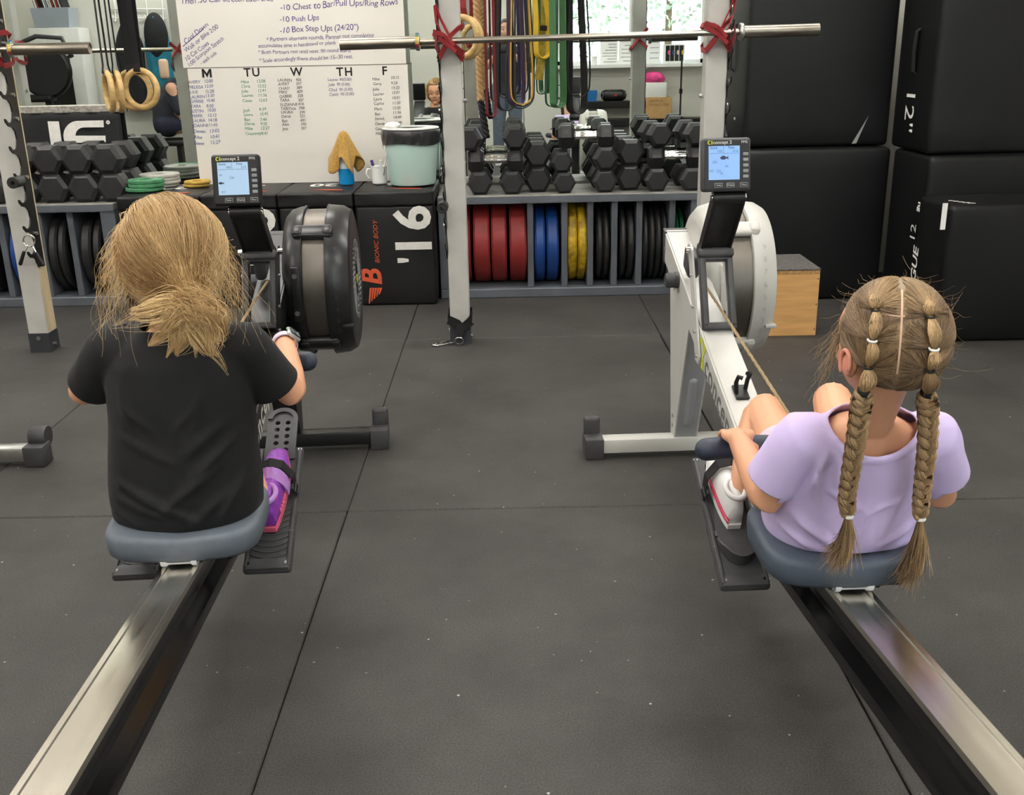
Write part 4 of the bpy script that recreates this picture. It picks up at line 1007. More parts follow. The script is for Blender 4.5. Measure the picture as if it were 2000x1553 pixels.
# ================================================================== rowing machines
def hole_plate(w, h, cols, rows, rad):
    """flat plate with real round holes, in the xy plane"""
    m = MB(); cw, chh = w/cols, h/rows; n = 16
    for i in range(cols):
        for j in range(rows):
            cx, cy = -w/2+(i+.5)*cw, -h/2+(j+.5)*chh; O_ = []; I_ = []
            for k in range(n):
                a = 2*PI*k/n+PI/4; c, s = math.cos(a), math.sin(a); q = max(abs(c), abs(s))
                O_.append(Vector((cx+c/q*cw/2, cy+s/q*chh/2, 0))); I_.append(Vector((cx+rad*c, cy+rad*s, 0)))
            m.rings([O_, I_], cap=False)
    return m
def beam_top(y): return .646+.319*y
def rower(label, O, b, col, seat_y, handle, mon, dark, feet):
    r = thing('rowing_machine', label, 'rowing machine', (O[0], O[1], 0), b)
    frame = 'rower_black' if dark else 'rower_grey'; legm = 'rower_black' if dark else 'rower_leg_grey'
    shell_m = 'shell_black' if dark else 'shell_grey'
    # front foot
    MB().rbox((0, 0, .042), (.60, .058, .048), .005, 2).build('front_crossbar', 'rower_black' if dark else 'rower_grey', r, S30)
    for s in (-1, 1):
        MB().rbox((s*.305, -.002, .036), (.062, .072, .072), .006, 2).build('end_cap', 'plastic_charcoal', r, S30)
        MB().rbox((s*.308, .034, .088), (.056, .030, .085), .013, 3).cyl((s*.308-.026, .045, .032), (s*.308+.026, .045, .032), .031, n=24).build('caster_housing', 'plastic_charcoal', r, S30)
    # leg: flared channel from crossbar to beam
    bot, top_n, top_f = (-.018, .062), (-.205, .500), (.135, .585)
    lg = MB(); hw = .039
    lg.prism([(-.018, .064), (.04, .064), (.135, .60), (-.19, .50)], -hw, -hw+.006, 'x').prism([(-.018, .064), (.04, .064), (.135, .60), (-.19, .50)], hw-.006, hw, 'x')
    lg.build('leg_flank', frame, r)
    lp = MB(); lp.add([(-hw+.004, -.018, .064), (hw-.004, -.018, .064), (hw-.004, -.19, .50), (-hw+.004, -.19, .50), (-hw+.004, -.010, .064), (hw-.004, -.010, .064), (hw-.004, -.182, .50), (-hw+.004, -.182, .50)],
           [(0, 1, 2, 3), (4, 5, 6, 7), (0, 1, 5, 4), (1, 2, 6, 5), (2, 3, 7, 6), (3, 0, 4, 7)])
    lpo = lp.build('leg_panel', legm, r)
    d = Vector((0, -.172, .436)).normalized(); nv = Vector((0, -.93, -.367))
    MB().chain([(Vector((0, -.042, .125))+nv*-.008, .017), (Vector((0, -.105, .285))+nv*-.008, .017)], 16).build('pressed_rib', legm, lpo, 3.14)
    for zz in (.10, .135): MB().cyl((-hw-.004, .0+zz*.05, zz), (-hw, .0+zz*.05, zz), .006, n=10).build('bolt', 'zinc', r, S30)
    # main beam
    y0, y1, th = -1.02, .235, .108; W_ = .045
    bm_ = MB(); pr = [(y0, beam_top(y0)-th+.03), (y0, beam_top(y0)-.004), (y0+.02, beam_top(y0+.02)), (y1-.012, beam_top(y1-.012)), (y1, beam_top(y1)-.012), (y1-.02, beam_top(y1)-th), ]
    bm_.prism(pr, -W_, W_, 'x'); me = bm_.mesh('main_beam')
    q = bmesh.new(); q.from_mesh(me); bmesh.ops.recalc_face_normals(q, faces=q.faces[:]); bmesh.ops.bevel(q, geom=q.edges[:], offset=.005, segments=2, affect='EDGES'); q.to_mesh(me); q.free()
    beam = put('main_beam', me, frame, r, S30)
    MB().prism([(y1-.03, beam_top(y1-.03)+.0005), (y1+.004, beam_top(y1)-.002), (y1-.012, beam_top(y1)-th), (y1-.03, beam_top(y1-.03)-th)], -W_-.002, W_+.002, 'x').build('beam_end_cap', 'plastic_charcoal', r)
    # lettering on both beam sides
    dn = Vector((0, -1, -.319)).normalized()
    for s in (-1, 1):
        u = dn if s < 0 else -dn; nn = Vector((s, 0, 0)); v = nn.cross(u)
        c = Vector((s*(W_+.0008), -.655, beam_top(-.655)-th*.48))
        m = MB(); add_text(m, 'concept 2', .098, basis(c, u, v, nn), bold=.018, space=1.12); m.build('side_lettering', 'logo_white' if dark else 'logo_dark', beam)
        c = Vector((s*(W_+.0008), -.385 if s < 0 else -.92, 0)); c.z = beam_top(c.y)-th*.48
        m = MB(); R = []
        for a in np.linspace(.9, 2*PI-.9, 16): R.append([c+u*(.034*math.cos(a)*.8)+v*(.043*math.sin(a)), c+u*(.020*math.cos(a)*.7+.006)+v*(.032*math.sin(a))])
        m.rings(R, cap=False, closed=False); m.ribbon([c+u*.036-v*.04, c+u*.03, c+u*.036+v*.04], u, [.03, .012, .03], .0006)
        m.build('side_emblem', 'logo_lime', beam)
    # bracket plates with bolts and the chain-guard frame
    for s in (-1, 1):
        pl_ = MB().prism([(-.185, .742), (-.215, .748), (-.245, .735), (-.395, .455), (-.385, .43), (-.345, .435), (-.21, .70)], s*.047, s*.0525, 'x').build('side_bracket', 'rower_grey' if not dark else 'rower_black', r)
        for yy, zz in ((-.215, .728), (-.255, .665), (-.30, .58), (-.335, .515), (-.372, .452)): MB().cyl((s*.0525, yy, zz), (s*.058, yy, zz), .0055, n=12).build('bolt', 'zinc', pl_, S30)
        MB().cyl((s*.044, -.225, .732), (s*.066, -.225, .732), .009, n=14).build('pivot_bolt', 'chrome', r, S30)
    g = Matrix.Translation((.004, -.328, .634)) @ Matrix.Rotation(math.atan2(.115, .235), 4, 'X').inverted()
    gf = MB()
    for c, sz in (((-.036, 0, 0), (.018, .034, .225)), ((.042, 0, 0), (.018, .034, .225)), ((.003, 0, -.106), (.096, .034, .020)), ((.003, 0, .100), (.096, .034, .030))):
        gf.rbox(g @ Vector(c), sz, .005, 2, rot=g.to_3x3().to_4x4())
    gfo = gf.build('chain_guard', 'plastic_charcoal' if not dark else 'plastic_black', r, S30)
    MB().rbox(g @ Vector((.003, -.014, .106)), (.102, .03, .030), .010, 3, rot=g.to_3x3().to_4x4()).build('guard_lip', 'plastic_charcoal', r, S30)
    MB().rbox((-.022, -.11, .672), (.036, .09, .075), .014, 3, rot=Matrix.Rotation(.3, 4, 'X')).build('sprocket_cover', 'plastic_charcoal', r, S30)
    MB().cyl((-.045, -.03, .600), (-.056, -.03, .600), .026, n=24).lathe([(.024, 0), (.024, .022), (.019, .030), (.002, .031)], 24, Matrix.Translation((-.056, -.03, .600)) @ Matrix.Rotation(-PI/2, 4, 'Y')).build('rubber_knob', 'plastic_charcoal', r, S30)
    for yy, zz in ((.19, .66), (-.05, .57), (.02, .56)): MB().cyl((-.0455, yy, zz), (-.049, yy, zz), .005, n=10).build('bolt', 'zinc', r, S30)
    # monitor arm and monitor
    my, mz = mon; hx = .006; hb = Vector((hx, -.262, .728)); ht = Vector((hx, my+.020, mz-.094))
    dv = (ht-hb).normalized(); ang = math.atan2(dv.z, dv.y); rot = Matrix.Rotation(ang-PI/2, 4, 'X')
    am = MB().rbox((hb+ht)/2, (.083, .026, (ht-hb).length), .004, 2, rot=rot).rbox((hb+ht)/2+Vector((-.040, 0, 0)), (.008, .036, (ht-hb).length), .003, 1, rot=rot).rbox((hb+ht)/2+Vector((.040, 0, 0)), (.008, .036, (ht-hb).length), .003, 1, rot=rot)
    am.build('monitor_arm', 'plastic_black', r, S30)
    MB().rbox(hb+Vector((0, -.004, .008)), (.094, .04, .032), .006, 2, rot=rot).build('arm_base', 'plastic_black', r, S30)
    MB().cyl(ht+Vector((-.043, 0, .004)), ht+Vector((.043, 0, .004)), .019, n=28).build('arm_hinge', 'plastic_black', r, S30)
    for s in (-1, 1): MB().cyl(ht+Vector((s*.043, 0, .004)), ht+Vector((s*.047, 0, .004)), .010, n=14).build('hinge_screw', 'chrome', r, S30)
    T = Matrix.Translation((hx-.014, my, mz)) @ Matrix.Rotation(-.20, 4, 'X')      # local: x right, z up, -y to the rower
    w, hh = .131, .140
    mo = MB(); mo.rbox((0, .016, 0), (w, .034, hh), .009, 3); 
    for i in range(len(mo.v)): mo.v[i] = T @ mo.v[i]
    mon_o = mo.build('monitor', 'plastic_charcoal' if not dark else 'plastic_black', r, S30)
    def mp_(m, name, mt):
        for i in range(len(m.v)): m.v[i] = T @ m.v[i]
        return m.build(name, mt, mon_o)
    mp_(MB().rbox((0, -.0012, 0), (w-.012, .002, hh-.012), .0008, 1), 'bezel', 'plastic_black')
    sx, sz, sw, sh = -.007, .004, .083, .088
    mp_(MB().box((sx, -.0026, sz), (sw, .001, sh)), 'screen', 'screen_pale' if dark else 'screen_blue')
    yb = -.0034
    def tx(s, x, z, size, name, mt, **k): mp_(add_text(MB(), s, size, basis((x, yb, z), (1, 0, 0), (0, 0, 1), (0, -1, 0)), **k), name, mt)
    tx('concept 2', -.012, .057, .0125, 'brand_print', 'logo_white', bold=.012); tx('PM5', .047, .057, .0095, 'model_print', 'logo_white')
    c = Vector((-.047, yb, .057)); m = MB(); R = []
    for a in np.linspace(.8, 2*PI-.8, 12): R.append([c+Vector((.0052*math.cos(a)*.9, 0, .0056*math.sin(a))), c+Vector((.0026*math.cos(a)+.001, 0, .0034*math.sin(a)))])
    m.rings(R, cap=False, closed=False); m.ribbon([c+Vector((.007, 0, -.005)), c+Vector((.007, 0, .005))], Vector((1, 0, 0)), .003, .0003); mp_(m, 'brand_emblem', 'logo_lime')
    tx('Score', sx-.028, sz+.039, .0085, 'screen_text', 'screen_ink', bold=.012); tx('Time', sx+.018, sz+.039, .0085, 'screen_text', 'screen_ink', bold=.012)
    tx('100' if dark else '135', sx-.012, sz+.030, .0085, 'screen_text', 'screen_ink'); tx('2:15' if dark else '2:12', sx+.030, sz+.030, .0085, 'screen_text', 'screen_ink')
    mp_(MB().box((sx, yb, sz+.0245), (sw*.96, .0003, .0007)).box((sx-.002, yb, sz+.034), (.0007, .0003, .018)), 'screen_lines', 'screen_ink')
    def fish(x, z, L_, solid, face=1):
        m = MB(); pts = [(x-L_*.5, z), (x-L_*.25, z+L_*.2), (x, z+L_*.24), (x+L_*.25, z+L_*.06), (x+L_*.5, z+L_*.2), (x+L_*.42, z), (x+L_*.5, z-L_*.2), (x+L_*.25, z-L_*.06), (x, z-L_*.2), (x-L_*.3, z-L_*.18)]
        if face < 0: pts = [(2*x-p[0], p[1]) for p in pts]
        if solid: m.prism(pts, yb-.0002, yb, 'y')
        else: m.tube([Vector((p[0], yb, p[1])) for p in pts], .0004, 4, closed=True)
        mp_(m, 'screen_fish', 'screen_ink')
    if dark: fish(sx-.033, sz-.012, .016, True); fish(sx-.034, sz+.010, .008, False); fish(sx-.004, sz+.002, .013, False); fish(sx-.028, sz-.036, .012, False, -1)
    else: fish(sx+.0, sz+.013, .024, True); fish(sx-.026, sz+.002, .013, False); fish(sx+.006, sz-.009, .009, False); fish(sx-.033, sz-.021, .012, False, -1); fish(sx-.015, sz-.022, .013, False); fish(sx-.007, sz-.028, .008, False)
    for k in range(5): mp_(MB().rbox((.0505, -.0030, .026-k*.0145), (.0145, .003, .0085), .0014, 2), 'side_button', 'button_grey')
    for k, (x, s) in enumerate(((-.022, 'Units'), (.010, 'Display'), (.046, 'Menu'))):
        bt = mp_(MB().rbox((x, -.0030, -.0545), (.0215, .003, .0125), .0014, 2), 'menu_button', 'button_grey')
        mp_(MB().rbox((x, -.0048, -.0545), (.0185, .0012, .0095), .0005, 1), 'button_face', 'plastic_black')
        m = add_text(MB(), s, .0062, basis((x, -.0056, -.0545), (1, 0, 0), (0, 0, 1), (0, -1, 0))); mp_(m, 'button_print', 'logo_white')
    # flywheel housing
    FC = Vector((0, .12, .568)); RM = Matrix.Translation(FC) @ Matrix.Rotation(PI/2, 4, 'Y')
    MB().lathe([(.02, .030), (.185, .030), (.218, .037), (.238, .055), (.2465, .085), (.2475, .096), (.240, .100), (.02, .100)], 72, RM, closed_prof=True).build('flywheel_shell', shell_m, r, S30)
    rs = MB().lathe([(.06, .250), (.150, .252), (.19, .246), (.212, .252), (.232, .246), (.2465, .222), (.2505, .185), (.2505, .176), (.243, .172), (.06, .172)], 72, RM, closed_prof=True).build('flywheel_shell', shell_m, r, S30)
    MB().lathe([(.232, .099), (.2375, .101), (.2375, .171), (.232, .173)], 72, RM, closed_prof=True).build('perforated_band', 'mesh_dark', r, S30)
    MB().lathe([(.2475, .096), (.2498, .0975), (.2498, .100), (.2475, .1015)], 72, RM, closed_prof=True).lathe([(.2495, .172), (.2525, .1735), (.2525, .1765), (.2495, .178)], 72, RM, closed_prof=True).build('rim_bead', shell_m, r, S30)
    MB().lathe([(.002, .240), (.05, .240), (.055, .246), (.002, .252)], 36, RM).build('hub_cover', 'plastic_charcoal', r, S30)
    MB().lathe([(.002, .2525), (.016, .2525), (.016, .254), (.002, .2545)], 24, RM).build('hub_emblem', 'logo_lime' if dark else shell_m, r, S30)
    m = MB()
    for ring_r, cnt in ((.075, 26), (.10, 32), (.125, 40)):
        for k in range(cnt):
            a = 2*PI*k/cnt; c = FC+Vector((.2525, ring_r*math.cos(a), ring_r*math.sin(a)))
            m.box(c, (.004, .018, .004), Matrix.Rotation(a+.7, 4, 'X'))
    m.build('vent_louvres', 'plastic_black' if not dark else 'button_grey', r, kind='stuff')
    for a in (50, -44, 128, -128):          # clips holding the band
        t = math.radians(a); c = FC+Vector((.136, -.247*math.cos(t), .247*math.sin(t))); rot = Matrix.Rotation(-t, 4, 'X')
        m = MB().rbox(c, (.125, .024, .050), .010, 3, rot=rot)
        for s in (-1, 1): m.rbox(c+Vector((s*.048, 0, 0)), (.034, .034, .040), .010, 3, rot=rot)
        m.build('band_clip', shell_m, r, S30)
    for a, s in zip((34, 25, 16, 7, -2, -11, -20, -29, -36), '987654321'):   # damper scale
        t = math.radians(a); rr = .2502; c = FC+Vector((.206, -rr*math.cos(t), rr*math.sin(t))); nn = Vector((.12, -math.cos(t), math.sin(t))).normalized(); up = Vector((0, math.sin(t), math.cos(t))); xx = up.cross(nn); up = nn.cross(xx)
        add = MB(); add_text(add, s, .024, basis(c+nn*.0012, xx, up, nn), bold=.0); add.build('scale_number', 'iron_grey' if not dark else 'plastic_charcoal', rs)
    MB().rbox(FC+Vector((.235, -.222, -.105)), (.035, .03, .012), .004, 2).build('damper_lever', shell_m, r, S30)
    bk_ = MB().rbox((.082, -.118, .575), (.030, .030, .175), .004, 2).build('mounting_bracket', 'rower_black' if dark else 'rower_grey', r, S30)
    for zz in (.635, .515): MB().cyl((.080, -.130, zz), (.080, -.136, zz), .008, n=12).build('bolt', 'plastic_charcoal' if not dark else 'zinc', bk_, S30)
    # handle hook on the beam
    hy = -.665; hz = beam_top(hy)
    MB().rbox((0, hy, hz+.004), (.036, .06, .010), .003, 1, rot=Matrix.Rotation(.31, 4, 'X')).tube([(-.014, hy-.01, hz+.006), (-.016, hy-.01, hz+.035), (-.012, hy-.016, hz+.052), (-.002, hy-.02, hz+.048)], .006, 8).tube([(.014, hy+.01, hz+.006), (.018, hy+.008, hz+.035), (.022, hy+.0, hz+.055), (.012, hy-.01, hz+.058)], .006, 8).build('handle_hook', 'plastic_black', r, S30)
    # rail
    rz = lambda y: .318+.088*(-1.40-y); ya, ye = -.955, -2.40
    def extr(poly, name, mt, off=0.0):
        m = MB(); m.rings([[Vector((p[0], ya, rz(ya)+p[1]+off)) for p in poly], [Vector((p[0], ye, rz(ye)+p[1]+off)) for p in poly]]); return m.build(name, mt, r)
    extr([(-.0365, -.012), (-.0365, 0), (-.0265, 0), (-.0245, -.0025), (.0245, -.0025), (.0265, 0), (.0365, 0), (.0365, -.012)], 'steel_track', 'rail_steel')
    hb_ = [(.034, -.0125), (.034, -.022), (.026, -.030), (.024, -.052), (.027, -.062), (.043, -.088), (.045, -.094), (.045, -.110)]
    extr([(-p[0], p[1]) for p in hb_]+hb_[::-1], 'rail_body', 'rail_black')
    MB().rbox((0, ye-.012, rz(ye)-.05), (.082, .03, .125), .012, 2).build('rail_end_cap', 'plastic_charcoal', r, S30)
    MB().rbox((0, ye+.10, .13), (.07, .05, .24), .006, 2).rbox((0, ye+.10, .022), (.40, .055, .044), .006, 2).build('rear_leg', frame, r, S30)
    # seat
    sw2, sd, c0 = .156, .268, seat_y+.134; zt = rz(seat_y+.13)+.026; R_t = []; NU, NV = 28, 14
    def plan(a):          # rounded outline, superellipse
        ca, sa = math.cos(a), math.sin(a); p = 4.2; k = (abs(ca)**p+abs(sa)**p)**(-1/p); return ca*k, sa*k
    na = 64; rings_ = []
    def dish(u, v): return .026*abs(u)**2.0*(.6+.4*v) + .010*max(0, -v)**2 - .004*math.exp(-((u/.25)**2))
    prof = [(.0, 0), (.35, 0), (.7, 0), (.9, 0), (.97, -.003), (1.0, -.014), (1.0, -.030), (.985, -.044), (.93, -.052), (.6, -.052), (.0, -.052)]
    for k, (sc, dz) in enumerate(prof):
        sc = max(sc, .002); ring_ = []
        for i in range(na):
            u, v = plan(2*PI*i/na); uu, vv = u*sc, v*sc; lift = dish(uu, vv)*(1 if k < 7 else .55)
            ring_.append(Vector((uu*sw2, c0+vv*sd/2, zt+.046+dz+lift)))
        rings_.append(ring_)
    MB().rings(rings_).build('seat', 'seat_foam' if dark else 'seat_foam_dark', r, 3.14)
    ry = seat_y+.022; zr = rz(ry)
    rl_ = MB().lathe([(.0125, -.036), (.0155, -.036), (.0155, -.026), (.0120, -.022), (.0120, .022), (.0155, .026), (.0155, .036), (.0125, .036)], 24, Matrix.Translation((0, ry, zr+.0165)) @ Matrix.Rotation(PI/2, 4, 'Y')).build('seat_roller', 'roller_white', r, S30)
    MB().cyl((-.052, ry, zr+.0165), (.052, ry, zr+.0165), .006, n=12).build('roller_axle', 'black_steel', r, S30)
    MB().box2((-.048, ry-.01, zr+.010), (-.042, ry+.16, zr+.034)).box2((.042, ry-.01, zr+.010), (.048, ry+.16, zr+.034)).box2((-.048, ry+.02, zr+.028), (.048, ry+.16, zr+.036)).build('seat_carriage', 'black_steel', r)
    rl2 = rl_.copy(); COL.objects.link(rl2); rl2.location.y += .13; rl2.location.z -= .0065
    # handle and chain
    hyy, hzz = handle
    P = [(-.232, -.040, .010), (-.20, -.026, .006), (-.13, -.008, .0), (-.05, 0, 0), (0, 0, 0), (.05, 0, 0), (.13, -.008, .0), (.20, -.026, .006), (.232, -.040, .010)]
    core = MB().tube([Vector((p[0], hyy+p[1], hzz+p[2])) for p in P[2:7]], .017, 16).build('handle_core', 'plastic_black', r, 3.14)
    for s in (-1, 1):
        m = MB().chain([(Vector((s*.052, hyy, hzz)), .0195), (Vector((s*.11, hyy-.004, hzz)), .0235), (Vector((s*.17, hyy-.016, hzz+.003)), .0245), (Vector((s*.222, hyy-.034, hzz+.008)), .0235)], 22)
        m.build('handle_grip', 'grip_navy', r, 3.14)
    a, e = Vector((.0, -.16, .628)), Vector((0, hyy, hzz)); m = MB()
    n_ = 60
    ch = []
    for i in range(n_+1): ch.append(a.lerp(e, i/n_))
    m.tube(ch, [(.0052 if i % 2 else .0040) for i in range(n_+1)], 6, flat=.7); m.build('chain', 'chain_steel', r)
    # footrests
    for s in (-1, 1):
        lo = Vector((s*.141, -1.305, .222)); hi = Vector((s*.141, -.975, .382)); dv = (hi-lo).normalized(); nn = Vector((1, 0, 0)).cross(dv); L_ = (hi-lo).length
        B = basis((lo+hi)/2, (1, 0, 0), dv, nn)
        def fb(m):
            for i in range(len(m.v)): m.v[i] = B @ m.v[i]
            return m
        pz = MB().rbox((0, 0, 0), (.106, L_, .020), .008, 3).rbox((0, -L_/2+.016, .006), (.100, .030, .016), .006, 2)
        brd = fb(pz).build('foot_board', 'plastic_charcoal', r, S30)
        fb(MB().rbox((s*.046, 0, .010), (.010, L_*.96, .010), .003, 2).rbox((-s*.046, 0, .010), (.010, L_*.96, .010), .003, 2)).build('board_rim', 'plastic_charcoal', brd, S30)
        for (u, v) in ((-.042, -L_/2+.016), (.042, -L_/2+.016), (s*.046, L_/2-.014), (s*.046, -.08), (s*.046, .06)):
            fb(MB().lathe([(.0005, .0145), (.0042, .0145), (.0048, .0125), (.0005, .0120)], 12, Matrix.Translation((u, v, 0)))).build('screw', 'chrome', brd, S30)
        if feet == 'ribbed':
            m = MB()
            for k in range(9):
                v0 = -L_/2+.045+k*.016; m.tube([Vector((u, v0-.014*(1-(u/.042)**2), .0105)) for u in np.linspace(-.040, .040, 9)], .0028, 6)
            fb(m).build('grip_ribs', 'plastic_charcoal', brd, 3.14)
            hp = hole_plate(.050, .125, 2, 6, .0062); 
            hp.rings([[Vector((.025*math.cos(a), .0625+.022*math.sin(a), 0)) for a in np.linspace(0, PI, 10)], [Vector((.025*math.cos(a)*.5, .0625, 0)) for a in np.linspace(0, PI, 10)]], cap=False, closed=False)
            hp.rings([[Vector((.025, y_, 0)) for y_ in (-.0625, .0625)], [Vector((.037, y_, 0)) for y_ in (-.0625, .0625)]], cap=False, closed=False).rings([[Vector((-.025, y_, 0)) for y_ in (-.0625, .0625)], [Vector((-.037, y_, 0)) for y_ in (-.0625, .0625)]], cap=False, closed=False)
            hp.rings([[Vector((.025*math.cos(a), .0625+.022*math.sin(a), 0)) for a in np.linspace(0, PI, 12)], [Vector((.037*math.cos(a), .0625+.034*math.sin(a), 0)) for a in np.linspace(0, PI, 12)]], cap=False, closed=False)
            hp.rings([[Vector((.037, y_, 0)) for y_ in (-.20, -.0625)], [Vector((-.037, y_, 0)) for y_ in (-.20, -.0625)]], cap=False, closed=False)
            T2 = Matrix.Translation((0, L_/2+.012, .022)) @ Matrix.Rotation(.10, 4, 'X')
            for i in range(len(hp.v)): hp.v[i] = T2 @ hp.v[i]
            me_ = shell(fb(hp).mesh('flexfoot'), .005); put('flexfoot_plate', me_, 'plastic_charcoal', r, S30)
        else:
            m = MB()
            for k in range(6): m.box((0, L_/2-.030-k*.0095, .011), (.052, .003, .003))
            fb(m).build('grip_ribs', 'plastic_black', brd)
            out = []
            for a in np.linspace(0, 2*PI, 48, endpoint=False):
                u, v = .041*math.cos(a), math.sin(a); v = v*.070-.060 if v < 0 else v*.15-.060
                u *= (1 if v < -.05 else 1-.18*((v+.05)/.14)**1)
                out.append((u, v))
            hcup = fb(MB().prism(out, .012, .020, 'z')).build('flexfoot_plate', 'plastic_charcoal', r, S30)
            lipp = [(u*1.02, v, .020+.026*max(0, min(1, (-.045-v)/.06))) for (u, v) in out if v < -.035]
            lipp = sorted(lipp, key=lambda q: math.atan2(q[1]+.06, q[0]) if True else 0)
            lm = MB(); lm.rings([[Vector((u, v, .014)) for u, v, w_ in lipp], [Vector((u*1.06, v-.002, w_)) for u, v, w_ in lipp]], cap=False, closed=False)
            put('heel_lip', shell(fb(lm).mesh('lip'), .004), 'plastic_charcoal', hcup, S30)
        # strap over the foot
        vv, hs = (.055, 0.0) if feet == 'ribbed' else (.080, .012); m = MB()
        m.ribbon([B @ Vector((s*.048, vv-.02, .016)), B @ Vector((s*.044, vv-.004, .050+hs)), B @ Vector((s*.022, vv+.004, .082+hs)), B @ Vector((-s*.005, vv+.006, .089+hs)), B @ Vector((-s*.032, vv+.004, .074+hs)), B @ Vector((-s*.046, vv, .02))], dv, .026, .0025)
        m.build('foot_strap', 'strap_black', r)
        bq = Matrix.Rotation(0, 4, 'X'); bc = B @ Vector((s*.046, vv-.022, .030)); br = B.to_3x3().to_4x4() @ Matrix.Rotation(s*1.1, 4, 'Y')
        mk = MB()
        for k in (-1, 0, 1): mk.rbox(bc+br.to_3x3() @ Vector((k*.011, 0, .001)), (.005, .034, .009), .002, 1, rot=br)
        mk.rbox(bc, (.030, .030, .005), .002, 1, rot=br); mk.build('buckle', 'plastic_black', r, S30)
    MB().cyl((-.19, -1.15, .285), (.19, -1.15, .285), .012, n=14).box2((-.05, -1.20, .21), (.05, -1.08, .29)).build('footrest_axle', 'rower_black', r, S30)
    return r
RL_O, RL_B = (-.762, 3.30), .060
RR_O, RR_B = (.577, 3.20), .035
rower('black rowing machine under the blonde child in the black shirt', RL_O, RL_B, None, -1.468, (-.955, .600), (-.44, .972), True, 'ribbed')
rower('pale grey rowing machine under the child with two braids', RR_O, RR_B, None, -1.530, (-1.205, .505), (-.43, .998), False, 'heel')
# foot of a third rowing machine reaching in from the left
t3 = thing('exercise_machine', 'silver foot bar with dark end cap of a machine cut off at the left edge', 'exercise machine', (-1.90, 3.22, 0))
MB().rbox((0, 0, .042), (.60, .058, .048), .005, 2).build('front_crossbar', 'zinc', t3, S30)
for s in (-1, 1):
    MB().rbox((s*.300, -.002, .036), (.070, .072, .072), .006, 2).build('end_cap', 'plastic_charcoal', t3, S30)
    MB().lathe([(.002, -.028), (.034, -.028), (.036, -.024), (.036, .024), (.034, .028), (.002, .028)], 28, Matrix.Translation((s*.300, .036, .086)) @ Matrix.Rotation(PI/2, 4, 'Y')).build('caster_housing', 'plastic_charcoal', t3, S30)
MB().prism([(-.018, .064), (.04, .064), (.135, .60), (-.19, .50)], -.04, .04, 'x').build('leg', 'rower_grey', t3)
MB().prism([(-1.02, .26), (-1.02, .32), (.235, .72), (.22, .61)], -.045, .045, 'x').build('main_beam', 'rower_grey', t3)
MB().rbox((0, -1.66, .29), (.07, 1.30, .10), .01, 2).build('rail', 'rail_black', t3)
MB().rbox((0, -2.28, .12), (.36, .06, .24), .01, 2).build('rear_leg', 'rower_grey', t3)
# ================================================================== the two children
def board_matrix(O, b, s):
    lo = Vector((s*.141, -1.305, .222)); hi = Vector((s*.141, -.975, .382)); dv = (hi-lo).normalized(); nn = Vector((1, 0, 0)).cross(dv)
    return Matrix.Translation((O[0], O[1], 0)) @ Matrix.Rotation(b, 4, 'Z') @ basis((lo+hi)/2, (1, 0, 0), dv, nn)
def head_shapes(m, H, Rm):
    E_ = lambda c, r: m.ell(H(c), r, Rm.to_4x4(), 28, 20)
    E_((0, -.012, .022), (.073, .088, .084)); E_((0, .030, -.034), (.056, .056, .068)); E_((0, .056, -.082), (.026, .026, .024))
    E_((0, .030, .02), (.066, .060, .062)); E_((-.032, .052, -.030), (.026, .026, .026)); E_((.032, .052, -.030), (.026, .026, .026))
    E_((0, .088, -.026), (.010, .012, .010)); E_((0, .083, -.012), (.007, .010, .018))
    for s in (-1, 1): E_((s*.074, -.004, -.018), (.008, .018, .028))
def face(r, H, Rm):
    for s in (-1, 1):
        e = MB().ell(H((s*.028, .0755, .004)), (.0115, .0095, .0085), Rm.to_4x4(), 16, 10).build('eye', 'eye_white', r, 3.14, True)
        MB().ell(H((s*.028, .0835, .004)), (.0052, .0022, .0055), Rm.to_4x4(), 14, 8).build('iris', 'eye_iris', e, 3.14, True)
        MB().tube([H((s*.012, .087, .022)), H((s*.028, .086, .027)), H((s*.044, .078, .022))], .0022, 6).build('eyebrow', 'wood_brown', r, 3.14, True)
    MB().ell(H((0, .083, -.054)), (.019, .006, .0055), Rm.to_4x4(), 18, 8).build('mouth', 'lip', r, 3.14, True)
def hand(m, G, A, Wp, inner, Rb=.0255, k=1.0):
    A = Vector(A).normalized(); G = Vector(G); Wp = Vector(Wp); ew = (Wp-G); ew = (ew-A*ew.dot(A)).normalized(); e3 = A.cross(ew)
    if e3.z < 0: e3 = -e3
    rf = .0078*k; P = lambda a, off, rr: G+A*off+(ew*math.cos(a)+e3*math.sin(a))*rr
    for i in range(4):
        off = (i-1.5)*.0172*k*inner*-1; ln = (1.0, 1.08, 1.02, .84)[i]
        kn = P(.55, off, Rb+rf*1.5)
        m.chain([(Wp.lerp(kn, .25)+A*off*.25, .0125*k), (Wp.lerp(kn, .65)+A*off*.35+e3*.004, .0115*k), (kn+e3*.003, rf*1.15)], 12)
        pts = [(kn+e3*.003, rf*1.12)] + [(P(.55+da*ln, off, Rb+rf), rf*q) for da, q in ((.75, 1.02), (1.5, 1.0), (2.2, .95), (2.9, .9))]
        m.chain(pts, 12)
    m.chain([(Wp, .0185*k), (Wp.lerp(G, .45)+e3*.014, .021*k)], 14)
    o1 = inner*.030*k
    m.chain([(Wp.lerp(G, .35)+A*o1*.5, .011*k), (P(-.25, o1*1.15, Rb+.010), .0095*k), (P(-1.0, o1*1.05, Rb+.008), .0085*k), (P(-1.75, o1*.8, Rb+.0075), .0075*k)], 12)
def shoe_half(t): return .0345*math.sin(PI*min(1, max(0, .06+t*.83)))**.45*(.88+.16*math.exp(-((t-.70)/.22)**2))
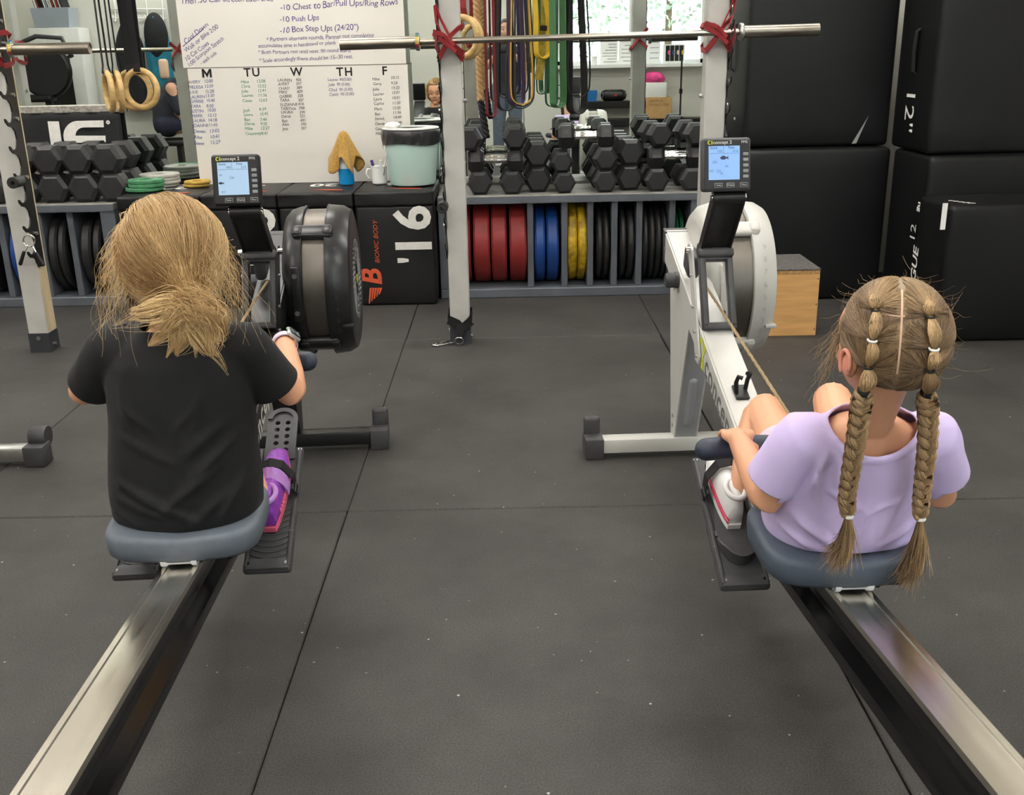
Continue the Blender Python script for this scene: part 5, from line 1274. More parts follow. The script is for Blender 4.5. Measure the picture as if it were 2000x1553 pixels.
def shoe(r, Bm, v0, v1, upper, sole, s):
    """shoe lying on the foot board: sole along +v (toe)"""
    L_ = v1-v0; n = 36
    outline = shoe_half
    sm = MB(); pts = [(outline(t), v0+t*L_) for t in np.linspace(0, 1, 18)]; poly = [(p[0], p[1]) for p in pts]+[(-p[0], p[1]) for p in pts[::-1]]
    sm.prism(poly, .020, .034, 'z')
    for i in range(len(sm.v)): sm.v[i] = Bm @ sm.v[i]
    so = sm.build('shoe_sole', sole, r, S30, True)
    um = MB(); R = []
    for t in np.linspace(.02, .99, 18):
        hw = outline(t)*.98; top = .018+float(np.interp(t, (0, .1, .32, .48, .68, .88, 1), (.058, .090, .086, .074, .060, .048, .026)))
        ring_ = []
        for a in np.linspace(0, PI, 12): ring_.append(Bm @ Vector((hw*math.cos(a), v0+t*L_, .030+(top-.030)*math.sin(a)**.75)))
        R.append(ring_)
    um.rings(R); me = um.mesh('u'); q = bmesh.new(); q.from_mesh(me); bmesh.ops.subdivide_edges(q, edges=q.edges[:], cuts=1, use_grid_fill=True); bmesh.ops.smooth_vert(q, verts=q.verts[:], factor=.5, use_axis_x=True, use_axis_y=True, use_axis_z=True); q.to_mesh(me); q.free()
    return put('shoe_upper', me, upper, r, 3.14, True)
def fold_noise(v, amp, seed, sc=(7, 7, 3.2)):
    out = np.empty(len(v))
    for i, p in enumerate(v):
        q = Vector((p[0]*sc[0]+seed, p[1]*sc[1], p[2]*sc[2]+p[0]*2.5)); w = noise.noise_vector(q*.6)*.6
        a = noise.noise(q+w); b = noise.noise(Vector((p[0]*22, p[1]*22, p[2]*12+seed)))
        out[i] = amp*((1-abs(a)*2.2)*.8+.28*b)
    return out
def garment(name, m, voxel, material, r, holes, amp, seed, th=.003, smooth=6, extra=None, bands=None):
    me = remesh(m, voxel, smooth); v = verts_np(me); n = normals_np(me)
    d = fold_noise(v, amp, seed)
    if extra is not None: d = d+extra(v)
    v = v+n*d[:, None]; set_verts(me, v)
    plane_cut(me, [h for h in holes if len(h) > 2])
    for h in holes:
        if len(h) == 2: round_cut(me, *h)
    out = shell(me, th)
    return put(name, out, material, r, 3.14, True, fix=False)
def torso_rings(m, rows, power=2.5, n=40):
    R = []
    for (z, x, y, rx, ry) in rows:
        ring_ = []
        for a in np.linspace(0, 2*PI, n, endpoint=False):
            c, s = math.cos(a), math.sin(a); k = (abs(c)**power+abs(s)**power)**(-1/power)
            ring_.append(Vector((x+rx*c*k, y+ry*s*k, z)))
        R.append(ring_)
    m.rings(R)
def V3(a): return np.array(a, float)
def ell_hit(px, py, c, rad, Rm):
    """first point of the camera ray on an ellipsoid"""
    o = np.array([0, 0, CAM_H]); d = cam_ray(px, py); d = d/np.linalg.norm(d); Ri = np.array(Rm.transposed()); q = Ri@(o-np.array(c))/rad; e = Ri@d/rad
    a, b, k = e@e, q@e, q@q-1; disc = b*b-a*k
    t = (-b-math.sqrt(max(disc, 0)))/a; return o+d*t

# ------------------------------------------------------------------ child in the black shirt
def child_black():
    c = at(338, 528, 1.965); c.z = .925
    Rm = Matrix.Rotation(.06, 3, 'Z') @ Matrix.Rotation(-.12, 3, 'X'); H = lambda p: Vector(c)+Rm @ Vector(p)
    r = thing('person', 'seated child in a black T-shirt with messy blonde hair, rowing', 'person', (-.68, 2.0, .375))
    hl, hr = Vector((-.872, 2.330, .604)), Vector((-.548, 2.350, .604)); ax = (math.cos(RL_B), math.sin(RL_B), 0)
    shL, shR = Vector((-.795, 1.985, .742)), Vector((-.538, 1.985, .742))
    elL, elR = at(163, 764, 2.045), at(570, 765, 2.035); wrL, wrR = Vector((-.885, 2.265, .655)), at(556, 668, 2.285)
    m = MB(); head_shapes(m, H, Rm)
    m.chain([(Vector((-.668, 1.975, .74)), .046), (Vector((-.668, 1.975, .81)), .038), (H((0, -.005, -.05)), .040)], 18)
    torso_rings(m, [(.385, -.688, 1.99, .125, .09), (.45, -.686, 1.985, .128, .088), (.53, -.68, 1.98, .115, .078), (.62, -.674, 1.978, .118, .076), (.70, -.669, 1.98, .12, .072), (.75, -.667, 1.98, .10, .058), (.785, -.667, 1.978, .05, .04)])
    m.chain([(shL, .042), (elL, .031), (elL.lerp(wrL, .35), .031), (wrL, .0215)]); m.chain([(shR, .042), (elR, .0315), (elR.lerp(wrR, .35), .0315), (wrR, .0225)])
    hand(m, hl, ax, wrL, 1); hand(m, hr, ax, wrR, -1)
    for s, kx in ((-1, -.735), (1, -.700)):
        B = board_matrix(RL_O, RL_B, s); an = B @ Vector((-s*.012, -.052, .090)); hip = Vector((-.684+s*.055, 2.0, .432)); kn = Vector((kx if s > 0 else -.80, 2.27, .550))
        m.chain([(hip, .062), (hip.lerp(kn, .5), .056), (kn, .043), (kn.lerp(an, .35), .044), (an, .023), (B @ Vector((-s*.006, -.05, .060)), .018)])
    put('body', remesh(m, .0038, 3), 'skin', r, 3.14, True, fix=False)
    face(r, H, Rm)
    # T-shirt
    m = MB()
    torso_rings(m, [(.365, -.690, 1.995, .146, .112), (.40, -.690, 1.992, .153, .117), (.46, -.688, 1.988, .157, .112), (.53, -.683, 1.982, .151, .104), (.60, -.677, 1.98, .146, .097), (.67, -.671, 1.98, .146, .093), (.72, -.668, 1.982, .143, .086), (.755, -.667, 1.982, .118, .073), (.780, -.667, 1.98, .08, .06), (.798, -.667, 1.975, .055, .052)], 2.4)
    eL, eR = at(180, 750, 2.03), at(540, 754, 2.03)
    dL, dR = (eL-shL).normalized(), (eR-shR).normalized()
    m.chain([(shL+Vector((.03, 0, -.010)), .056), (shL, .053), (shL.lerp(eL, .5), .050), (eL, .049)], 22)
    m.chain([(shR+Vector((-.03, 0, -.010)), .056), (shR, .053), (shR.lerp(eR, .5), .050), (eR, .050)], 22)
    def creases(v):
        x, y, z = v[:, 0], v[:, 1], v[:, 2]; o = np.zeros(len(v)); back = (y < 1.97)
        for (x0, z0, x1, z1, w, a) in ((-.80, .50, -.62, .40, .009, .013), (-.58, .53, -.72, .42, .010, .012), (-.82, .47, -.70, .42, .008, .009), (-.55, .58, -.64, .50, .008, .009), (-.545, .50, -.60, .40, .008, .010), (-.77, .66, -.70, .60, .008, .006), (-.61, .66, -.66, .60, .008, .006), (-.79, .60, -.66, .53, .010, .006), (-.56, .62, -.66, .54, .011, .007), (-.57, .47, -.66, .395, .010, .008), (-.83, .44, -.74, .39, .010, .007), (-.60, .70, -.63, .58, .010, .005), (-.76, .70, -.74, .58, .010, .005)):
            dx, dz = x1-x0, z1-z0; L2 = dx*dx+dz*dz; t = np.clip(((x-x0)*dx+(z-z0)*dz)/L2, 0, 1); d = np.hypot(x-x0-t*dx, z-z0-t*dz)
            o += a*np.exp(-(d/w)**2)*np.sin(PI*np.clip(t*.9+.05, 0, 1))*back
        return o
    garment('t_shirt', m, .0055, 'tee_black', r, [(eL, dL, .062), (eR, dR, .064), ((-.69, 1.99, .380), (0, 0, -1), .3), ((-.667, 1.975, .792), (0, 0, 1), .1)], .0055, 3.1, extra=creases)
    m = MB()
    for s, kx in ((-1, -.80), (1, -.700)):
        hip = Vector((-.684+s*.055, 2.0, .438)); kn = Vector((kx, 2.27, .550)); m.chain([(hip, .072), (hip.lerp(kn, .72), .066)], 20)
    torso_rings(m, [(.382, -.69, 1.985, .140, .105), (.43, -.688, 1.985, .142, .10), (.49, -.686, 1.985, .125, .088)])
    garment('shorts', m, .006, 'shorts_navy', r, [], .003, 8.0)
    for s in (-1, 1):
        B = board_matrix(RL_O, RL_B, s); v0, v1 = -.088, .148
        u = shoe(r, B, v0, v1, 'shoe_purple', 'shoe_pink', s)
        MB().ribbon([*[B @ Vector((.0365*math.cos(a), .018, .040+.060*math.sin(a))) for a in np.linspace(PI, 0, 12)]], B.to_3x3() @ Vector((0, 1, .4)), .030, .004).build('shoe_strap', 'shoe_lilac', u, None, True)
        MB().tube([B @ Vector((.020*math.cos(a), v0+.044+.031*math.sin(a), .102-.006*math.sin(a))) for a in np.linspace(0, 2*PI, 24, endpoint=False)], .0065, 8, closed=True).build('shoe_collar', 'shoe_lilac', u, 3.14, True)
        m = MB()
        for k in range(6): m.ell(B @ Vector((shoe_half(.40-.045*k)*.99, -.088+.236*(.40-.045*k), .046)), (.004, .005, .006), None, 8, 6)
        m.build('scalloped_trim', 'shoe_pink', u, 3.14, True)
    # watch on the right wrist
    wd = (wrR-elR).normalized(); wc = wrR-wd*.012; u, w_, _ = frame_from(wd)
    wt = MB().tube([wc+u*(.0275*math.cos(a))+w_*(.0275*math.sin(a)) for a in np.linspace(0, 2*PI, 32, endpoint=False)], .0085, 8, closed=True, flat=.28)
    wb_ = MB(); R = []
    for a in np.linspace(0, 2*PI, 33): 
        q = u*math.cos(a)+w_*math.sin(a); R.append([wc+q*.0262-wd*.009, wc+q*.0262+wd*.009, wc+q*.0292+wd*.009, wc+q*.0292-wd*.009])
    wto = wb_.rings(R, cap=False).build('watch_strap', 'watch_band', r, S30, True)
    out = Vector((.72, -.35, .58)); out = (out-wd*out.dot(wd)).normalized(); side = wd.cross(out)
    Mw = basis(wc+out*.031, side, wd, out)
    for nm, sz, off, mt in (('watch_case', (.034, .036, .010), 0, 'watch_case'), ('watch_face', (.028, .030, .002), .0055, 'watch_glass'), ('watch_bumper', (.037, .010, .008), -.001, 'watch_green')):
        q = MB().rbox((0, .014 if nm == 'watch_bumper' else 0, off), sz, .004 if nm != 'watch_face' else .0008, 2)
        for i in range(len(q.v)): q.v[i] = Mw @ q.v[i]
        q.build(nm, mt, wto, S30, True)
    # ---------------- hair: cap, swept strands, low messy tail, flyaways
    rng = np.random.RandomState(5); cc = np.array(H((0, -.014, .020))); Rn = np.array(Rm); rad = np.array([.092, .104, .099])
    cap = MB().ell((0, 0, 0), tuple(rad*.985), None, 64, 48); me = cap.mesh('cap'); v = verts_np(me)
    cut_verts(me, ((v[:, 1] > .038) & (v[:, 2] < .062)) | ((v[:, 2] < -.052) & (v[:, 1] > -.02)) | (v[:, 2] < -.085)); v = verts_np(me)
    for i in range(len(v)): v[i] *= 1+.035*noise.noise(Vector(v[i]*28))+.02*noise.noise(Vector((v[i][0]*90, v[i][1]*20, v[i][2]*20)))
    set_verts(me, v@Rn.T+cc); o = put('hair_cap', me, 'hair_blonde', r, 3.14, True); give_tone(o, lambda q: np.clip(.30+.3*np.array([noise.noise(Vector((p[0]*160, p[1]*30, p[2]*30))) for p in q]), 0, 1))
    tie = np.array(at(384, 592, 1.862)); tdir = Rn.T@(tie-cc)/rad; tl = np.linalg.norm(tdir); tdir = tdir/tl
    K = 11; paths = []; tones = []; rr = []
    def slerp(a, b, t):
        om = math.acos(np.clip(a@b, -1, 1)); so = math.sin(om)
        return a if so < 1e-4 else (math.sin((1-t)*om)*a+math.sin(t*om)*b)/so
    clump = rng.normal(size=(140, 3)); clump /= np.linalg.norm(clump, axis=1)[:, None]
    ct = rng.uniform(0, 1, 140)**1.2; cpuff = rng.uniform(.0, .15, 140); cw = rng.normal(0, .17, (140, 3))
    N = 0
    while N < 9000:
        d = rng.normal(size=3); d /= np.linalg.norm(d)
        if d[1] > .40 and d[2] < .72: continue
        if d[2] < -.45: continue
        if d@tdir > .96: continue
        j = int(np.argmax(clump@d)); d = d*.6+clump[j]*.4 if rng.rand() < .75 else d; d /= np.linalg.norm(d)
        sag = rng.uniform(.5, 1.2); P = []
        off = rng.normal(0, .030 if rng.rand() < .8 else .09, 3); pf = cpuff[j]*rng.uniform(.6, 1.3)+rng.uniform(0, .03)
        for k in range(K):
            t = k/(K-1); e = slerp(d, tdir, t)
            e = e+cw[j]*math.sin(PI*t)*.55+off*math.sin(PI*t)*2
            e /= np.linalg.norm(e)
            s = 1.0+pf*math.sin(PI*min(1, t*1.05))**.8
            low = max(0, -e[2])
            q = e*rad*s; q[2] -= .012*low*math.sin(PI*t)*sag
            P.append(cc+Rn@q if k < K-1 else tie+rng.normal(0, .008, 3))
        paths.append(P); tones.append(np.clip(.08+.68*ct[j]+rng.normal(0, .15), 0, 1)); rr.append(.00050*rng.uniform(.7, 1.4)); N += 1
    strands('hair_strands', paths, rr, .00035, tones, 'hair_blonde', r).__setitem__('kind', 'stuff')
    # tail: locks fanning out below the tie
    K = 14; paths = []; tones = []; rr = []
    ends = [((255, 612), 1.845, .6), ((232, 632), 1.84, .5), ((262, 622), 1.85, .4), ((290, 640), 1.83, .5), ((300, 668), 1.825, .7), ((330, 690), 1.82, .8), ((352, 690), 1.82, .9), ((372, 660), 1.81, .4), ((392, 640), 1.80, .3), ((412, 670), 1.815, .7), ((428, 655), 1.81, .3), ((424, 690), 1.815, .8), ((447, 727), 1.825, .9), ((405, 622), 1.80, .5), ((420, 600), 1.805, .3), ((345, 655), 1.80, .6), ((318, 640), 1.81, .4), ((385, 690), 1.82, .8), ((432, 630), 1.80, .3)]
    for (ex, Y, tone) in ends:
        e = np.array(at(ex[0], ex[1], Y)); nst = 190 if ex[1] > 640 else 150
        if ex == (447, 727) or ex[0] < 245: nst = 26
        bend = np.array([(tie[0]-e[0])*.25+rng.normal(0, .012), -.050-rng.uniform(0, .02), .028+rng.uniform(-.01, .02)]); fan = rng.uniform(.005, .013)
        wob = rng.uniform(0, 6); 
        for s in range(nst):
            o1 = rng.normal(0, 1, 3)*fan; l = rng.uniform(.55, 1.05)**.8; P = []
            for k in range(K):
                t = k/(K-1)*l; q = (1-t)**2*tie+2*t*(1-t)*((tie+e)/2+bend)+t*t*e
                q = q+o1*(math.sin(PI*min(t, 1))*1.1+.15)+np.array([.008*math.sin(t*9+wob), 0, .005*math.cos(t*8+wob)])*t
                P.append(q)
            paths.append(P); tones.append(np.clip(.42+.5*tone+rng.normal(0, .13), 0, 1)); rr.append(.00055*rng.uniform(.7, 1.3))
    # curled bun to the right of the tie
    for s in range(330):
        R0 = rng.uniform(.018, .036); a0 = rng.uniform(0, 2*PI); span = rng.uniform(2.2, 4.6); ctr = np.array(at(406, 622, 1.835))+rng.normal(0, .006, 3); ti = rng.normal(0, .4, 2); P = []
        for k in range(K):
            a = a0+span*k/(K-1); P.append(ctr+np.array([R0*math.cos(a), -.010-R0*.35*math.sin(a+ti[0]), R0*1.05*math.sin(a)])+ti[1]*.01*np.array([math.sin(a), math.cos(a), 0]))
        paths.append(P); tones.append(np.clip(.55+rng.normal(0, .2), 0, 1)); rr.append(.0005)
    strands('hair_tail', paths, rr, .00028, tones, 'hair_blonde', r).__setitem__('kind', 'stuff')
    # flyaways
    paths = []; tones = []; rr = []
    for s in range(760):
        side = -1 if rng.rand() < .5 else 1; d = np.array([side*rng.uniform(.45, 1), rng.uniform(-.75, .6), rng.uniform(-.45, .9)]); d /= np.linalg.norm(d)
        p = cc+Rn@(d*rad*1.0); ln = rng.uniform(.03, .17)*(1 if rng.rand() < .55 else .6); out = rng.uniform(.05, .70); wob = rng.uniform(0, 6); wf = rng.uniform(4, 13); wa = rng.uniform(.003, .012); yy = rng.uniform(-.05, .03); cl = rng.uniform(-.5, .8); P = []
        for k in range(K):
            t = k/(K-1); q = p+np.array([side*ln*(out*t*(1.2-.5*t)+cl*.25*t*t*t), yy*t, -ln*(t**1.3)*.95])+wa*np.array([math.sin(t*wf+wob)-math.sin(wob), math.cos(t*wf*.8+wob)-math.cos(wob), .5*math.sin(t*wf*.7)])*t
            P.append(q)
        paths.append(P); tones.append(rng.uniform(.45, 1)); rr.append(.00040)
    for s in range(420):       # loose locks lying over the crown
        d = rng.normal(size=3); d /= np.linalg.norm(d)
        if d[1] > .5 or d[2] < -.3: continue
        e2 = d+rng.normal(0, .5, 3)+(tdir-d)*.5; e2 /= np.linalg.norm(e2); lf = rng.uniform(.04, .13); P = []; wob = rng.uniform(0, 6)
        for k in range(K):
            t = k/(K-1); e = slerp(d, e2, t); P.append(cc+Rn@(e*rad*(1.01+lf*math.sin(PI*t)+.02*math.sin(t*8+wob)*t)))
        paths.append(P); tones.append(rng.uniform(.5, 1)); rr.append(.00045)
    strands('flyaway_hair', paths, rr, .00018, tones, 'hair_blonde', r).__setitem__('kind', 'stuff')
    return r
child_black()

# ------------------------------------------------------------------ child in the lilac shirt
def child_lilac():
    c = at(1737, 672, 1.600)
    Rm = Matrix.Rotation(.30, 3, 'Z') @ Matrix.Rotation(.10, 3, 'X') @ Matrix.Rotation(-.05, 3, 'Y'); H = lambda p: Vector(c)+Rm @ Vector(p)
    r = thing('person', 'seated small child in a lilac T-shirt with two long braids, rowing', 'person', (.63, 1.80, .375))
    shL, shR = Vector((.517, 1.69, .640)), Vector((.742, 1.69, .636))
    elL, elR = at(1497, 975, 1.745), at(1836, 965, 1.755); ax = (math.cos(RR_B), math.sin(RR_B), 0)
    hl, hr = Vector((.462, 1.975, .508)), Vector((.782, 1.988, .508)); wrL, wrR = at(1452, 872, 1.915), Vector((.800, 1.92, .545))
    wrL = Vector((.455, 1.915, .548))
    m = MB(); head_shapes(m, H, Rm)
    m.chain([(Vector((.628, 1.70, .60)), .050), (Vector((.625, 1.675, .668)), .037), (H((0, -.005, -.05)), .039)], 20)
    torso_rings(m, [(.39, .635, 1.83, .112, .085), (.45, .634, 1.80, .115, .082), (.52, .631, 1.765, .108, .074), (.58, .629, 1.735, .110, .070), (.625, .628, 1.712, .108, .062), (.655, .627, 1.697, .085, .048), (.675, .627, 1.688, .050, .040)])
    m.chain([(shL, .038), (elL, .030), (elL.lerp(wrL, .35), .030), (wrL, .0215)]); m.chain([(shR, .038), (elR, .030), (elR.lerp(wrR, .35), .030), (wrR, .0215)])
    hand(m, hl, ax, wrL, 1, k=.95); hand(m, hr, ax, wrR, -1, k=.95)
    for s in (-1, 1):
        B = board_matrix(RR_O, RR_B, s); an = B @ Vector((-s*.010, .005, .088)); hip = Vector((.632+s*.056, 1.84, .432)); kn = Vector((.570 if s < 0 else .725, 2.185, .512 if s < 0 else .535))
        m.chain([(hip, .060), (hip.lerp(kn, .5), .054), (kn, .043), (kn.lerp(an, .35), .042), (an, .022), (B @ Vector((0, .005, .060)), .017)])
    put('body', remesh(m, .0038, 3), 'skin', r, 3.14, True, fix=False)
    MB().ell(H((-.080, -.004, -.022)), (.0045, .012, .020), Rm.to_4x4(), 18, 12).tube([H((-.0835, -.004+.0125*math.cos(a), -.018+.0215*math.sin(a))) for a in np.linspace(-1.0, 3.6, 18)], .0036, 8).build('ear', 'skin_pink', r, 3.14, True)
    face(r, H, Rm)
    m = MB()
    torso_rings(m, [(.388, .636, 1.825, .138, .108), (.415, .636, 1.82, .146, .113), (.46, .635, 1.80, .147, .108), (.52, .632, 1.768, .139, .098), (.575, .629, 1.738, .133, .089), (.62, .628, 1.715, .128, .080), (.652, .627, 1.699, .108, .068), (.675, .627, 1.688, .076, .056), (.69, .627, 1.682, .055, .048)], 2.4)
    eL, eR = at(1507, 934, 1.735), at(1838, 925, 1.74)
    dL, dR = (eL-shL).normalized(), (eR-shR).normalized()
    m.chain([(shL+Vector((.03, 0, -.01)), .050), (shL, .048), (shL.lerp(eL, .5), .047), (eL, .048)], 22); m.chain([(shR+Vector((-.03, 0, -.01)), .050), (shR, .048), (shR.lerp(eR, .5), .047), (eR, .048)], 22)
    def creases(v):
        x, y, z = v[:, 0], v[:, 1], v[:, 2]; o = np.zeros(len(v)); back = (y < 1.80)
        for (x0, z0, x1, z1, w, a) in ((.545, .63, .530, .52, .007, .009), (.532, .61, .556, .50, .006, .007), (.72, .63, .740, .52, .007, .009), (.735, .60, .715, .50, .006, .007), (.575, .60, .605, .43, .009, .008), (.695, .61, .672, .42, .010, .008), (.515, .48, .61, .402, .009, .011), (.505, .44, .57, .40, .007, .008), (.758, .48, .675, .408, .009, .010), (.765, .44, .71, .40, .007, .008), (.632, .54, .640, .42, .010, .006), (.555, .55, .63, .50, .007, .006), (.70, .54, .63, .49, .007, .005), (.585, .48, .60, .40, .006, .006), (.66, .47, .655, .40, .006, .006)):
            dx, dz = x1-x0, z1-z0; L2 = dx*dx+dz*dz; t = np.clip(((x-x0)*dx+(z-z0)*dz)/L2, 0, 1); d = np.hypot(x-x0-t*dx, z-z0-t*dz)
            o += a*np.exp(-(d/w)**2)*np.sin(PI*np.clip(t*.9+.05, 0, 1))*back
        q = np.linalg.norm(v-np.array((.627, 1.652, .700)), axis=1); o += .0020*((q > .080) & (q < .094))
        return o
    garment('t_shirt', m, .0045, 'tee_lilac', r, [(eL, dL, .060, lambda c: c.x < .482), (eR, dR, .060, lambda c: c.x > .784), ((.636, 1.82, .396), (0, 0, -1), .3), ((.627, 1.652, .700), .081)], .0048, 5.7, extra=creases)
    m = MB()
    for s in (-1, 1):
        hip = Vector((.632+s*.056, 1.84, .436)); kn = Vector((.570 if s < 0 else .725, 2.185, .512 if s < 0 else .535)); m.chain([(hip, .068), (hip.lerp(kn, .50), .064)], 20)
    torso_rings(m, [(.384, .635, 1.83, .126, .098), (.43, .635, 1.815, .128, .095), (.48, .634, 1.79, .115, .082)])
    garment('shorts', m, .006, 'shorts_pink', r, [], .003, 2.0)
    for s in (-1, 1):
        B = board_matrix(RR_O, RR_B, s); v0, v1 = -.040, .170
        u = shoe(r, B, v0, v1, 'shoe_white', 'shoe_white', s)
        for w_ in (.039, .050): MB().tube([B @ Vector((s*(shoe_half(t)*.985+.0006), v0+t*(v1-v0), w_)) for t in np.linspace(.0, .62, 12)], .0017, 6).build('shoe_stripe', 'shoe_stripe', u, 3.14, True)
        MB().tube([B @ Vector((.020*math.cos(a), v0+.044+.031*math.sin(a), .102-.006*math.sin(a))) for a in np.linspace(0, 2*PI, 24, endpoint=False)], .006, 8, closed=True).build('shoe_collar', 'shoe_white', u, 3.14, True)
    # ---------------- hair parted in the middle, banded ponytails and braids
    rng = np.random.RandomState(11); cc = np.array(H((0, -.012, .021))); Rn = np.array(Rm); rad = np.array([.0805, .0950, .0920])
    cap = MB().ell((0, 0, 0), tuple(rad*.992), None, 64, 48); me = cap.mesh('cap'); v = verts_np(me)
    cut_verts(me, ((v[:, 1] > .050) & (v[:, 2] < .036)) | ((v[:, 2] < -.030) & (v[:, 1] > -.01)) | (v[:, 2] < -.078)); v = verts_np(me)
    set_verts(me, v@Rn.T+cc); o = put('hair_cap', me, 'hair_lightbrown', r, 3.14, True); give_tone(o, lambda q: np.clip(.22+.25*np.array([noise.noise(Vector((p[0]*50, p[1]*50, p[2]*160))) for p in q]), 0, 1))
    hit = lambda px, py, k=1.0: ell_hit(px, py, cc, rad*k, Rm)
    NL = [hit(1708, 603, 1.03), hit(1702, 663, 1.03), hit(1694, 716, 1.03), np.array(at(1686, 766, 1.535))]
    NR = [hit(1815, 616, 1.03), hit(1822, 680, 1.03), hit(1814, 722, 1.03), np.array(at(1809, 768, 1.555))]
    part = [hit(x, y, .999) for x, y in ((1748, 570), (1762, 590), (1770, 615), (1771, 638), (1769, 660), (1762, 692), (1754, 715), (1745, 738))]
    for a_, b_ in (((1714, 608), (1768, 618)), ((1775, 618), (1806, 620))):
        q = [hit(a_[0]+(b_[0]-a_[0])*t, a_[1]+(b_[1]-a_[1])*t+3*math.sin(PI*t), .999) for t in np.linspace(0, 1, 8)]
        MB().ribbon([Vector(p) for p in q], [Vector((0, .2, 1))]*8, .0026, .002).build('hair_parting', 'scalp', r, None, True)
    K = 10; paths = []; tones = []; rr = []
    pd = np.array([Rn.T@(p-cc)/rad for p in part]); pd /= np.linalg.norm(pd, axis=1)[:, None]
    plane_n = np.cross(pd[1], pd[-2]); plane_n /= np.linalg.norm(plane_n)
    nd = {}
    for s, NN in ((-1, NL), (1, NR)): nd[s] = [(lambda q: q/np.linalg.norm(q))(Rn.T@(p-cc)/rad) for p in NN]
    sgn = np.sign(plane_n@nd[1][1]); N = 0
    def slerp(a, b, t):
        om = math.acos(np.clip(a@b, -1, 1)); so = math.sin(om)
        return a if so < 1e-4 else (math.sin((1-t)*om)*a+math.sin(t*om)*b)/so
    MB().ribbon([Vector(cc+Rn@(slerp(pd[1], pd[-2], t)*rad*.9985)) for t in np.linspace(-.25, 1.15, 20)], [Vector(Rn@plane_n)]*20, .0030, .001).build('hair_parting', 'scalp', r, None, True)
    while N < 8200:
        d = rng.normal(size=3); d /= np.linalg.norm(d)
        if (d[1] > .60 and d[2] < .38) or (d[2] < -.35 and d[1] > -.1) or d[2] < -.82: continue
        h_ = (plane_n@d)*sgn
        if abs(h_) < .022: continue
        s = 1 if h_ > 0 else -1; wz = (np.array(Rn@(d*rad))+cc)[2]
        zs = [p[2] for p in (NL if s < 0 else NR)]
        j = 0 if wz > zs[0]-.006 else 1 if wz > zs[1]-.002 else 2 if wz > zs[2]-.006 else 3
        tgt = nd[s][min(j, 2)] if j < 3 else nd[s][2]; P = []
        endp = (NL if s < 0 else NR)[j]
        om = math.acos(np.clip(d@tgt, -1, 1)); off = rng.normal(0, .02, 3); lift = .02*rng.rand()
        for k in range(K):
            t = k/(K-1); e = slerp(d, tgt, t)+off*math.sin(PI*t)*.6; e /= np.linalg.norm(e)
            q = cc+Rn@(e*rad*(1.004+lift*math.sin(PI*t)+.018*t))
            if k >= K-3: q = q*(1-(k-K+4)/3.0)+(endp+rng.normal(0, .003, 3))*((k-K+4)/3.0)
            P.append(q)
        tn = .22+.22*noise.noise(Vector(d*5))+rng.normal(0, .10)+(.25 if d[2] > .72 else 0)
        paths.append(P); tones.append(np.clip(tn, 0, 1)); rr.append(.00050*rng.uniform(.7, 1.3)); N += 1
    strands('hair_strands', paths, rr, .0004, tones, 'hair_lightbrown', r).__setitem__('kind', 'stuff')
    # ponytail bubbles between the elastics
    paths = []; tones = []; rr = []
    outw = np.array([0, -1.0, .1])
    for NN in (NL, NR):
        top = NN[0]+np.array([0, .01, .022])
        for k2, (a, b) in enumerate(((top, NN[0]), (NN[0], NN[1]), (NN[1], NN[2]), (NN[2], NN[3]))):
            bul = .0105 if k2 < 3 else .014
            for s in range(240):
                ph = rng.uniform(0, 2*PI); q = rng.uniform(.4, 1); P = []
                for k in range(K):
                    t = k/(K-1); P.append(a*(1-t)+b*t+outw*(.004+.010*math.sin(PI*t))*(1 if k2 else .5)+bul*q*math.sin(PI*t)**.7*np.array([math.cos(ph), -.6*abs(math.sin(ph)), .2*math.sin(ph)])+rng.normal(0, .0006, 3))
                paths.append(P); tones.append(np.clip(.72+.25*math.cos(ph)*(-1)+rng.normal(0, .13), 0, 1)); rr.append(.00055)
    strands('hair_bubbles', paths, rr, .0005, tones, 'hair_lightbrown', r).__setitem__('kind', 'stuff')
    def elastic(p, rad_, h_, mt, up=(0, 0, 1)):
        u, w_, d_ = frame_from(up); R = []
        MB().tube([Vector(p)+u*(rad_*math.cos(a))+w_*(rad_*math.sin(a)) for a in np.linspace(0, 2*PI, 20, endpoint=False)], h_, 8, closed=True).build('hair_elastic', mt, r, 3.14, True)
    for NN in (NL, NR):
        for p, mt, h_ in ((NN[0], 'elastic_black', .0016), (NN[1], 'elastic_white', .0020), (NN[2], 'elastic_black', .0019)): elastic(p+np.array([0, -.004, 0]), .0065, h_, mt, (0, -.25, 1))
        p = Vector(NN[3]); MB().lathe([(.005, -.007), (.0095, -.0065), (.0105, 0), (.0095, .0065), (.005, .007)], 16, Matrix.Translation(p) @ Matrix.Rotation(.2, 4, 'Y')).build('hair_elastic', 'elastic_black', r, 3.14, True)
    # braids
    def braid(path, tail, seed, nm):
        rg = np.random.RandomState(seed); path = np.array([np.array(p) for p in path]); n = 120
        ts = np.linspace(0, 1, n); seg = np.linspace(0, 1, len(path)); C = np.stack([np.interp(ts, seg, path[:, i]) for i in range(3)], 1)
        for _ in range(6): C[1:-1] = (C[:-2]+2*C[1:-1]+C[2:])/4
        T = np.gradient(C, axis=0); T /= np.linalg.norm(T, axis=1)[:, None]; side = np.cross(T, np.array([0, 1., 0])); side /= np.linalg.norm(side, axis=1)[:, None]; dep = np.cross(side, T)
        turns = 4.6; wd = .0098*(1.0-.22*ts)+.001; paths = []; tones = []; m = MB(); K2 = 60; idx = np.linspace(0, n-1, K2).astype(int)
        cores = []
